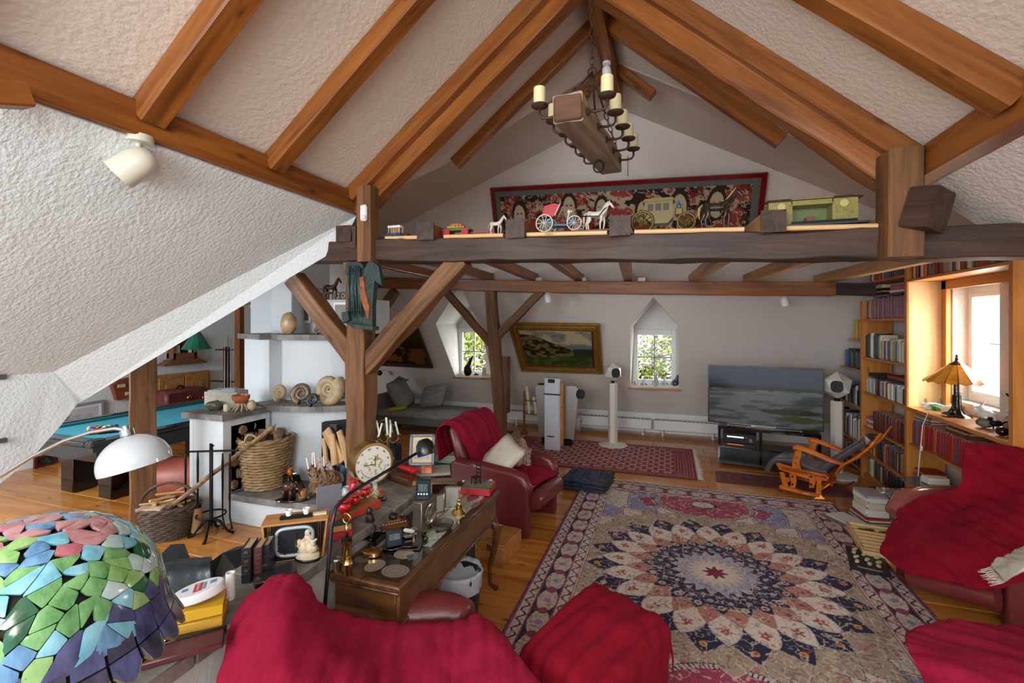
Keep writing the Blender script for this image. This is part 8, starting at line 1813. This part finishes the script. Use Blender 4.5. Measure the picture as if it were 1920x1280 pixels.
for k in range(26):
    a0, a1 = 2*pi*(k+.05)/26, 2*pi*(k+.95)/26; am = (a0+a1)/2
    for (s0, s1, c_) in ((1.0, 1.09, 'violet'),):
        q = [dome(s0, a0, .003), dome(s0, a1, .003), dome(s1, a1, .003), dome(s1, a0, .003)]; mk('glass_piece', M().prism(q, V((cos(am), sin(am), 0))*.003), GC[c_ if k % 3 else 'plum'], tl, .4, world=True)
    q = [dome(1.10, a0, .003), dome(1.10, a1, .003)]+[dome(1.10+.13*sin(pi*(.5+.5*f))**.6 if f < 1 else 1.10, a1+(a0-a1)*(.5+.5*f) if False else a1+(a0-a1)*g_, .006) for f, g_ in ((0, .12), (0, .35), (0, .65), (0, .88))]
    q = [dome(1.10, a0, .003), dome(1.10, a1, .003), dome(1.17, a1, .004), dome(1.215, a1+(a0-a1)*.25, .006), dome(1.23, am, .007), dome(1.215, a1+(a0-a1)*.75, .006), dome(1.17, a0, .004)]
    mk('scallop_piece', M().prism(q, V((cos(am), sin(am), 0))*.004), GC['plum' if k % 2 else 'violet'], tl, .4, world=True)
    mk('solder_edge', M().tube([dome(1.17, a1, .006), dome(1.22, a1+(a0-a1)*.25, .008), dome(1.235, am, .009), dome(1.22, a1+(a0-a1)*.75, .008), dome(1.17, a0, .006)], .0025, 5), mat('solder', '8a8258', .35, .6), tl, 1, world=True)
# ================================================================ FLOOR ITEMS ON THE RIGHT
q = G(1628, 985)
bookz = bookstack('of the floor pile by the sunlit patch', 1.93, 5.62, 0, [('grey', .34, .24, .012), ('cream', .33, .24, .015), ('olive', .34, .25, .012), ('white', .33, .24, .012), ('red', .30, .22, .022), ('white', .29, .21, .075), ('cream', .28, .21, .06), ('white', .28, .20, .05), ('pale grey', .27, .2, .018)], .15, .008)
bookstack('slid left of the floor pile', 1.66, 5.50, .0135, [('grey', .30, .22, .006), ('pale grey', .30, .22, .006), ('white', .30, .22, .006)], .5, .03)
q = G(1672, 960); cushion('patterned_cushion', 'black cushion patterned with beige rings leaning behind the floor book pile', (2.17, 5.66, .17), .36, .34, .09, Ry(.2, 'Z')@Ry(1.25, 'X'), mat('ring_pattern', '1c1610', .9), n=14)
# rings printed on the cushion: procedural
m_ = MATS['ring_pattern']; tr_n = m_.node_tree; vo = tr_n.nodes.new('ShaderNodeTexVoronoi'); vo.inputs['Scale'].default_value = 26; vo.distance = 'EUCLIDEAN'
tcn = tr_n.nodes.new('ShaderNodeTexCoord'); rp_ = tr_n.nodes.new('ShaderNodeValToRGB'); tr_n.links.new(tcn.outputs['Object'], vo.inputs['Vector']); tr_n.links.new(vo.outputs['Distance'], rp_.inputs[0])
for e_, (po, cc_) in zip([rp_.color_ramp.elements[0], rp_.color_ramp.elements[1]]+[rp_.color_ramp.elements.new(x_) for x_ in (.3, .42, .55)], ((0, 'a89478'), (1, '1c1610'), (.22, '1c1610'), (.40, 'b8a484'), (.50, '1c1610'))): e_.position = po; e_.color = (*srgb(cc_), 1)
tr_n.links.new(rp_.outputs[0], tr_n.nodes['Principled BSDF'].inputs['Base Color'])
for i, (x_, y_, c_, lab) in enumerate(((2.24, 5.95, 'green', 'green magazine of the colourful heap before the tall bookcase'), (2.30, 5.80, 'yellow', 'yellow-black magazine of the heap before the tall bookcase'), (2.22, 5.70, 'cream', 'cream magazine of the heap before the tall bookcase'), (2.27, 5.5, 'red', 'red magazine of the heap before the window shelves'), (2.25, 5.35, 'blue', 'blue magazine of the heap before the window shelves'))):
    o = bpy.data.objects.new('magazine', bookmesh(c_)); COL.objects.link(o); o.scale = (.28, .03, .2); o.rotation_euler = (pi/2-.12, 0, .4*i); o.location = (x_-.04, y_, .215+.012*(i % 2)); tag(o, lab, 'magazine')
    o = bpy.data.objects.new('magazine', bookmesh('tan')); COL.objects.link(o); o.scale = (.26, .19, .2); o.rotation_euler = (pi/2, 0, .4*i); o.location = (x_-.04, y_, .097); tag(o, 'tan magazine bundle under the '+lab.split(' of ')[0], 'magazine')
t = thing('wooden_tray', 'pine tray with slatted compartments lying on the floor by the draped armchair', 'tray', (1.80, 4.98, 0), -.12)
for x_ in (-.20, .20): mk('side_rail', M().box((x_, 0, .035), (.018, .66, .07), b=.003), WPL, t)
for y_ in (-.32, .32): mk('end_rail', M().box((0, y_, .035), (.40, .018, .07), b=.003), WPL, t)
mk('tray_floor', M().box((0, 0, .006), (.4, .65, .01)), WBX, t)
for i in range(7): mk('slat', M().box((0, -.24+i*.08, .04), (.38, .012, .05), b=.002), WPL, t)
for i, (y_, m_, lab) in enumerate(((.20, SILVER, 'silver pen case lying in the top compartment of the pine tray'), (.20, WN, 'dark brown pen lying in the top compartment of the pine tray'))):
    q = t.matrix_basis@V((-.08+.16*i, y_, .055)); one('pen_case', lab, 'pen', M().tube([(-.06, 0, 0), (.06, 0, .005)], .016, 8), m_, .8, q, .1)
t = thing('shell_case', 'flat black display case with rows of cream shells lying on the rug edge', 'case', (1.555, 4.60, .012), -.22)
mk('case_board', M().box((0, 0, .012), (.26, .42, .024), b=.003), mat('black_board', '17181a', .4), t)
r3 = random.Random(5)
for i in range(12):
    a = (i % 3-1)*.075+r3.uniform(-.01, .01); b = (i//3-1.5)*.085+.03+r3.uniform(-.01, .01)
    mk('shell', M().ell((a, b, .030), (.016, .034, .010), rot=Ry(-.35+r3.uniform(-.3, .3), 'Z'), jit=.4), IVORY if i % 3 else LINEN, t, 1)
mk('caption_plate', M().box((.0, -.185, .0250), (.16, .02, .002)), mat('caption', '8c8a80', .5), t)
t = thing('glass_side_table', 'small round glass side table behind the draped armchair', 'table', (2.13, 4.98, 0))
mk('glass_top', M().lathe([(.17, .60), (.175, .606), (.17, .612), (0, .612)], n=36), mat('smoke_glass', '5c7a84', .05, trans=.5, ior=1.45), t, .6); mk('stem', M().tube([(0, 0, .02), (0, 0, .6)], .014, 8).lathe([(.12, 0), (.12, .015), (0, .02)], n=20), CHROME, t, .8)
one('white_box', 'white lidded box on the round glass side table', 'box', M().box((0, 0, .03), (.16, .10, .055), b=.004), mat('cream_carton', 'c9c2b0', .5), .5, (2.17, 4.96, .613), .2)
# desert rose etc on the hearth
rose = M(); r4 = random.Random(3); dq = G(612, 930, .3)
for i in range(46):
    a = r4.uniform(0, 2*pi); el_ = r4.uniform(-.2, 1.3); c = V((cos(a)*cos(el_)*.10, sin(a)*cos(el_)*.09, .12+sin(el_)*.10)); nrm = V((r4.uniform(-1, 1), r4.uniform(-1, 1), r4.uniform(-.6, 1))).normalized(); u_ = nrm.orthogonal().normalized(); w_ = nrm.cross(u_); rr = r4.uniform(.05, .085)
    pts = [c+(u_*cos(k*pi/4)*rr+w_*sin(k*pi/4)*rr)*(1+.2*r4.uniform(-1, 1)) for k in range(8)]; rose.prism(pts, nrm*.008)
rose.ell((0, 0, .09), (.09, .08, .09), jit=.3)
one('desert_rose', 'large brown desert rose crystal cluster on the hearth bench', 'crystal', rose, mat('gypsum', '6e5038', .8, 0, '9a7a5a', 20, .5, 60), .4, (dq.x, 3.72, .303)).scale = (1.0, 1.0, .95)
q = G(606, 880, .3); sp = PY(610, 862, 3.98)
one('red_agate_slab', 'large round polished red and white agate plate leaning against the chimney', 'stone', M().lathe([(.15, -.01), (.152, .0), (.15, .01), (0, .012)], n=30, T=Matrix.Rotation(pi/2-.15, 4, 'X')), mat('red_agate', '8a3c30', .15, 0, 'c9c2bc', 7, coat=.4, contrast=.1), .6, (sp.x, 3.92, .455))
one('blue_dish', 'dark blue plate leaning right of the red agate plate', 'plate', M().lathe([(.11, -.006), (.112, .0), (0, .008)], n=26, T=Matrix.Rotation(pi/2-.15, 4, 'X')), mat('blue_plate', '24405c', .15), .6, (sp.x+.2, 3.97, .42))
q = G(543, 915, .3)
t = thing('pipe_stand', 'black pedestal carrying an orange amber glass pipe ornament on the hearth bench', 'ornament', (q.x, q.y+.02, .303), -.35)
mk('pedestal', M().box((0, 0, .07), (.12, .12, .12), b=.004).box((0, 0, .008), (.14, .14, .016), b=.003), BLKG, t); mk('wedge', M().prism([(.06, -.05, .0), (.2, -.05, .0), (.2, -.05, .02), (.06, -.05, .13)], (0, .1, 0)), BLKG, t)
mk('amber_bowl', M().ell((0, 0, .165), (.045, .04, .045), jit=.1), mat('amber_orange', 'c8700e', .08, trans=.3, coat=.5), t, 2); mk('silver_tip', M().tube([(.02, 0, .17), (.07, 0, .15), (.12, 0, .17)], [.03, .022, .01], 8), CHROME, t, 2)
def elephant(name, label, p, s, m_, rz=0):
    t = thing(name, label, 'figurine', p, rz)
    mk('body', M().ell((0, 0, .62*s), (.42*s, .26*s, .30*s)).ell((.42*s, 0, .72*s), (.2*s, .17*s, .2*s)).tube([(.58*s, 0, .7*s), (.72*s, 0, .5*s), (.74*s, 0, .25*s), (.82*s, 0, .12*s)], [.09*s, .07*s, .05*s, .035*s], 8), m_, t, 2)
    for a, b in ((-.25, -.13), (-.25, .13), (.25, -.13), (.25, .13)): mk('leg', M().tube([(a*s, b*s, .5*s), (a*s, b*s, 0)], [.11*s, .09*s], 8), m_, t, 2)
    for b in (-1, 1): mk('ear', M().ell((.34*s, b*.2*s, .74*s), (.14*s, .03*s, .2*s)), m_, t, 2); mk('tusk', M().tube([(.56*s, b*.09*s, .62*s), (.72*s, b*.1*s, .58*s)], [.025*s, .01*s], 6), IVORY, t, 2)
MAH = mat('mahogany', '32150e', .3, 0, '4c2418', 12)
q = G(537, 938, .3); elephant('wooden_elephant', 'dark carved wooden elephant on a black oval plate on the hearth bench', (q.x, q.y+.03, .318), .16, MAH, .1)
one('oval_plate', 'black oval plate under the carved wooden elephant', 'plate', M().lathe([(.15, 0), (.16, .01), (.155, .015), (0, .012)], n=26, sy=.45), BLKG, .6, (q.x+.06, q.y+.02, .303), .5)
one('wooden_pot', 'small tan wooden pot beside the carved elephant', 'pot', M().lathe([(.035, 0), (.04, .04), (.036, .07), (.03, .07), (0, .06)], n=14), WBX, .8, (q.x+.12, q.y+.08, .318))
q = G(553, 880, .3); one('brown_boulder', 'round polished brown stone behind the amber ornament', 'stone', M().ell((0, 0, .1), (.12, .10, .10), jit=.2), mat('brown_stone_m', '2c1c12', .25, 0, '6a4828', 6), 2, (q.x, 3.86, .303))
one('wood_ball', 'brown carved wooden bird figure between stone and desert rose', 'figurine', M().ell((0, 0, .06), (.06, .045, .06)).ell((.05, 0, .12), .03), MAH, 2, (q.x+.10, 3.70, .303))
# ================================================================ GARDEN outside the dormer windows
def bush(name, label, c, rr, n, pal, seed):
    r5 = random.Random(seed); vs = []; fs = []; cols = []
    for i in range(n):
        d = V((r5.gauss(0, 1), r5.gauss(0, 1), r5.gauss(0, 1))).normalized()*r5.uniform(.55, 1); p = V(c)+V((d.x*rr[0], d.y*rr[1], d.z*rr[2])); u_ = V((r5.uniform(-1, 1), r5.uniform(-1, 1), r5.uniform(-1, 1))).normalized(); w_ = u_.orthogonal().normalized(); s = r5.uniform(.04, .08)
        k = len(vs); vs += [p-u_*s, p+w_*s*.5, p+u_*s, p-w_*s*.5]; fs.append((k, k+1, k+2, k+3)); cc_ = S3(r5.choice(pal))*r5.uniform(.7, 1.2); cols += [cc_]*4
    me = bpy.data.meshes.new(name); me.from_pydata([tuple(v) for v in vs], [], fs); at = me.color_attributes.new('Col', 'FLOAT_COLOR', 'POINT'); a4 = np.ones((len(vs), 4), np.float32); a4[:, :3] = np.array(cols); at.data.foreach_set('color', a4.ravel())
    me.materials.append(LEAF); o = bpy.data.objects.new('leaves', me); COL.objects.link(o); t = thing(name, label, 'bush', (c[0], c[1], 0)); o.parent = t; o.matrix_parent_inverse = t.matrix_basis.inverted(); o['kind'] = 'stuff'
    mk('trunk', M().tube([(c[0], c[1], -.3), (c[0]+.05, c[1], c[2])], [.08, .04], 7), FIREW, t, 1, world=True)
LEAF = mat('leaf_colour', 'ffffff', .6, attr='Col')
bush('garden_bush', 'sunlit yellow-green bush with pink blossom seen through the pointed window', (.55, 11.3, .9), (1.6, .8, 1.3), 5200, ['a8b83c', '7c9a30', 'c8cc6a', '5a7a28', 'c89a9a'], 1)
bush('garden_bush', 'darker green bush at the upper right of the pointed window view', (1.6, 12.4, 1.8), (1.3, .8, 1.4), 3000, ['3e5c20', '5a7a2c', '88983c'], 2)
bush('garden_bush', 'sunlit hedge seen through the left window beside the bowed post', (-4.7, 11.4, .8), (1.9, .8, 1.2), 5200, ['98ac3c', 'b8c45a', '6a8a2c', 'c8b88a'], 3)
bush('garden_bush', 'green tree seen in the upper half of the left window', (-4.9, 12.8, 2.2), (2.0, .9, 1.1), 3600, ['4a6a24', '6e8c34', 'a0a84c'], 4)
struct('ground_outside', M().box((-2, 13.5, -.35), (24, 9, .1)), mat('lawn', '6a7a3c', .9, 0, '8a9450', 3))
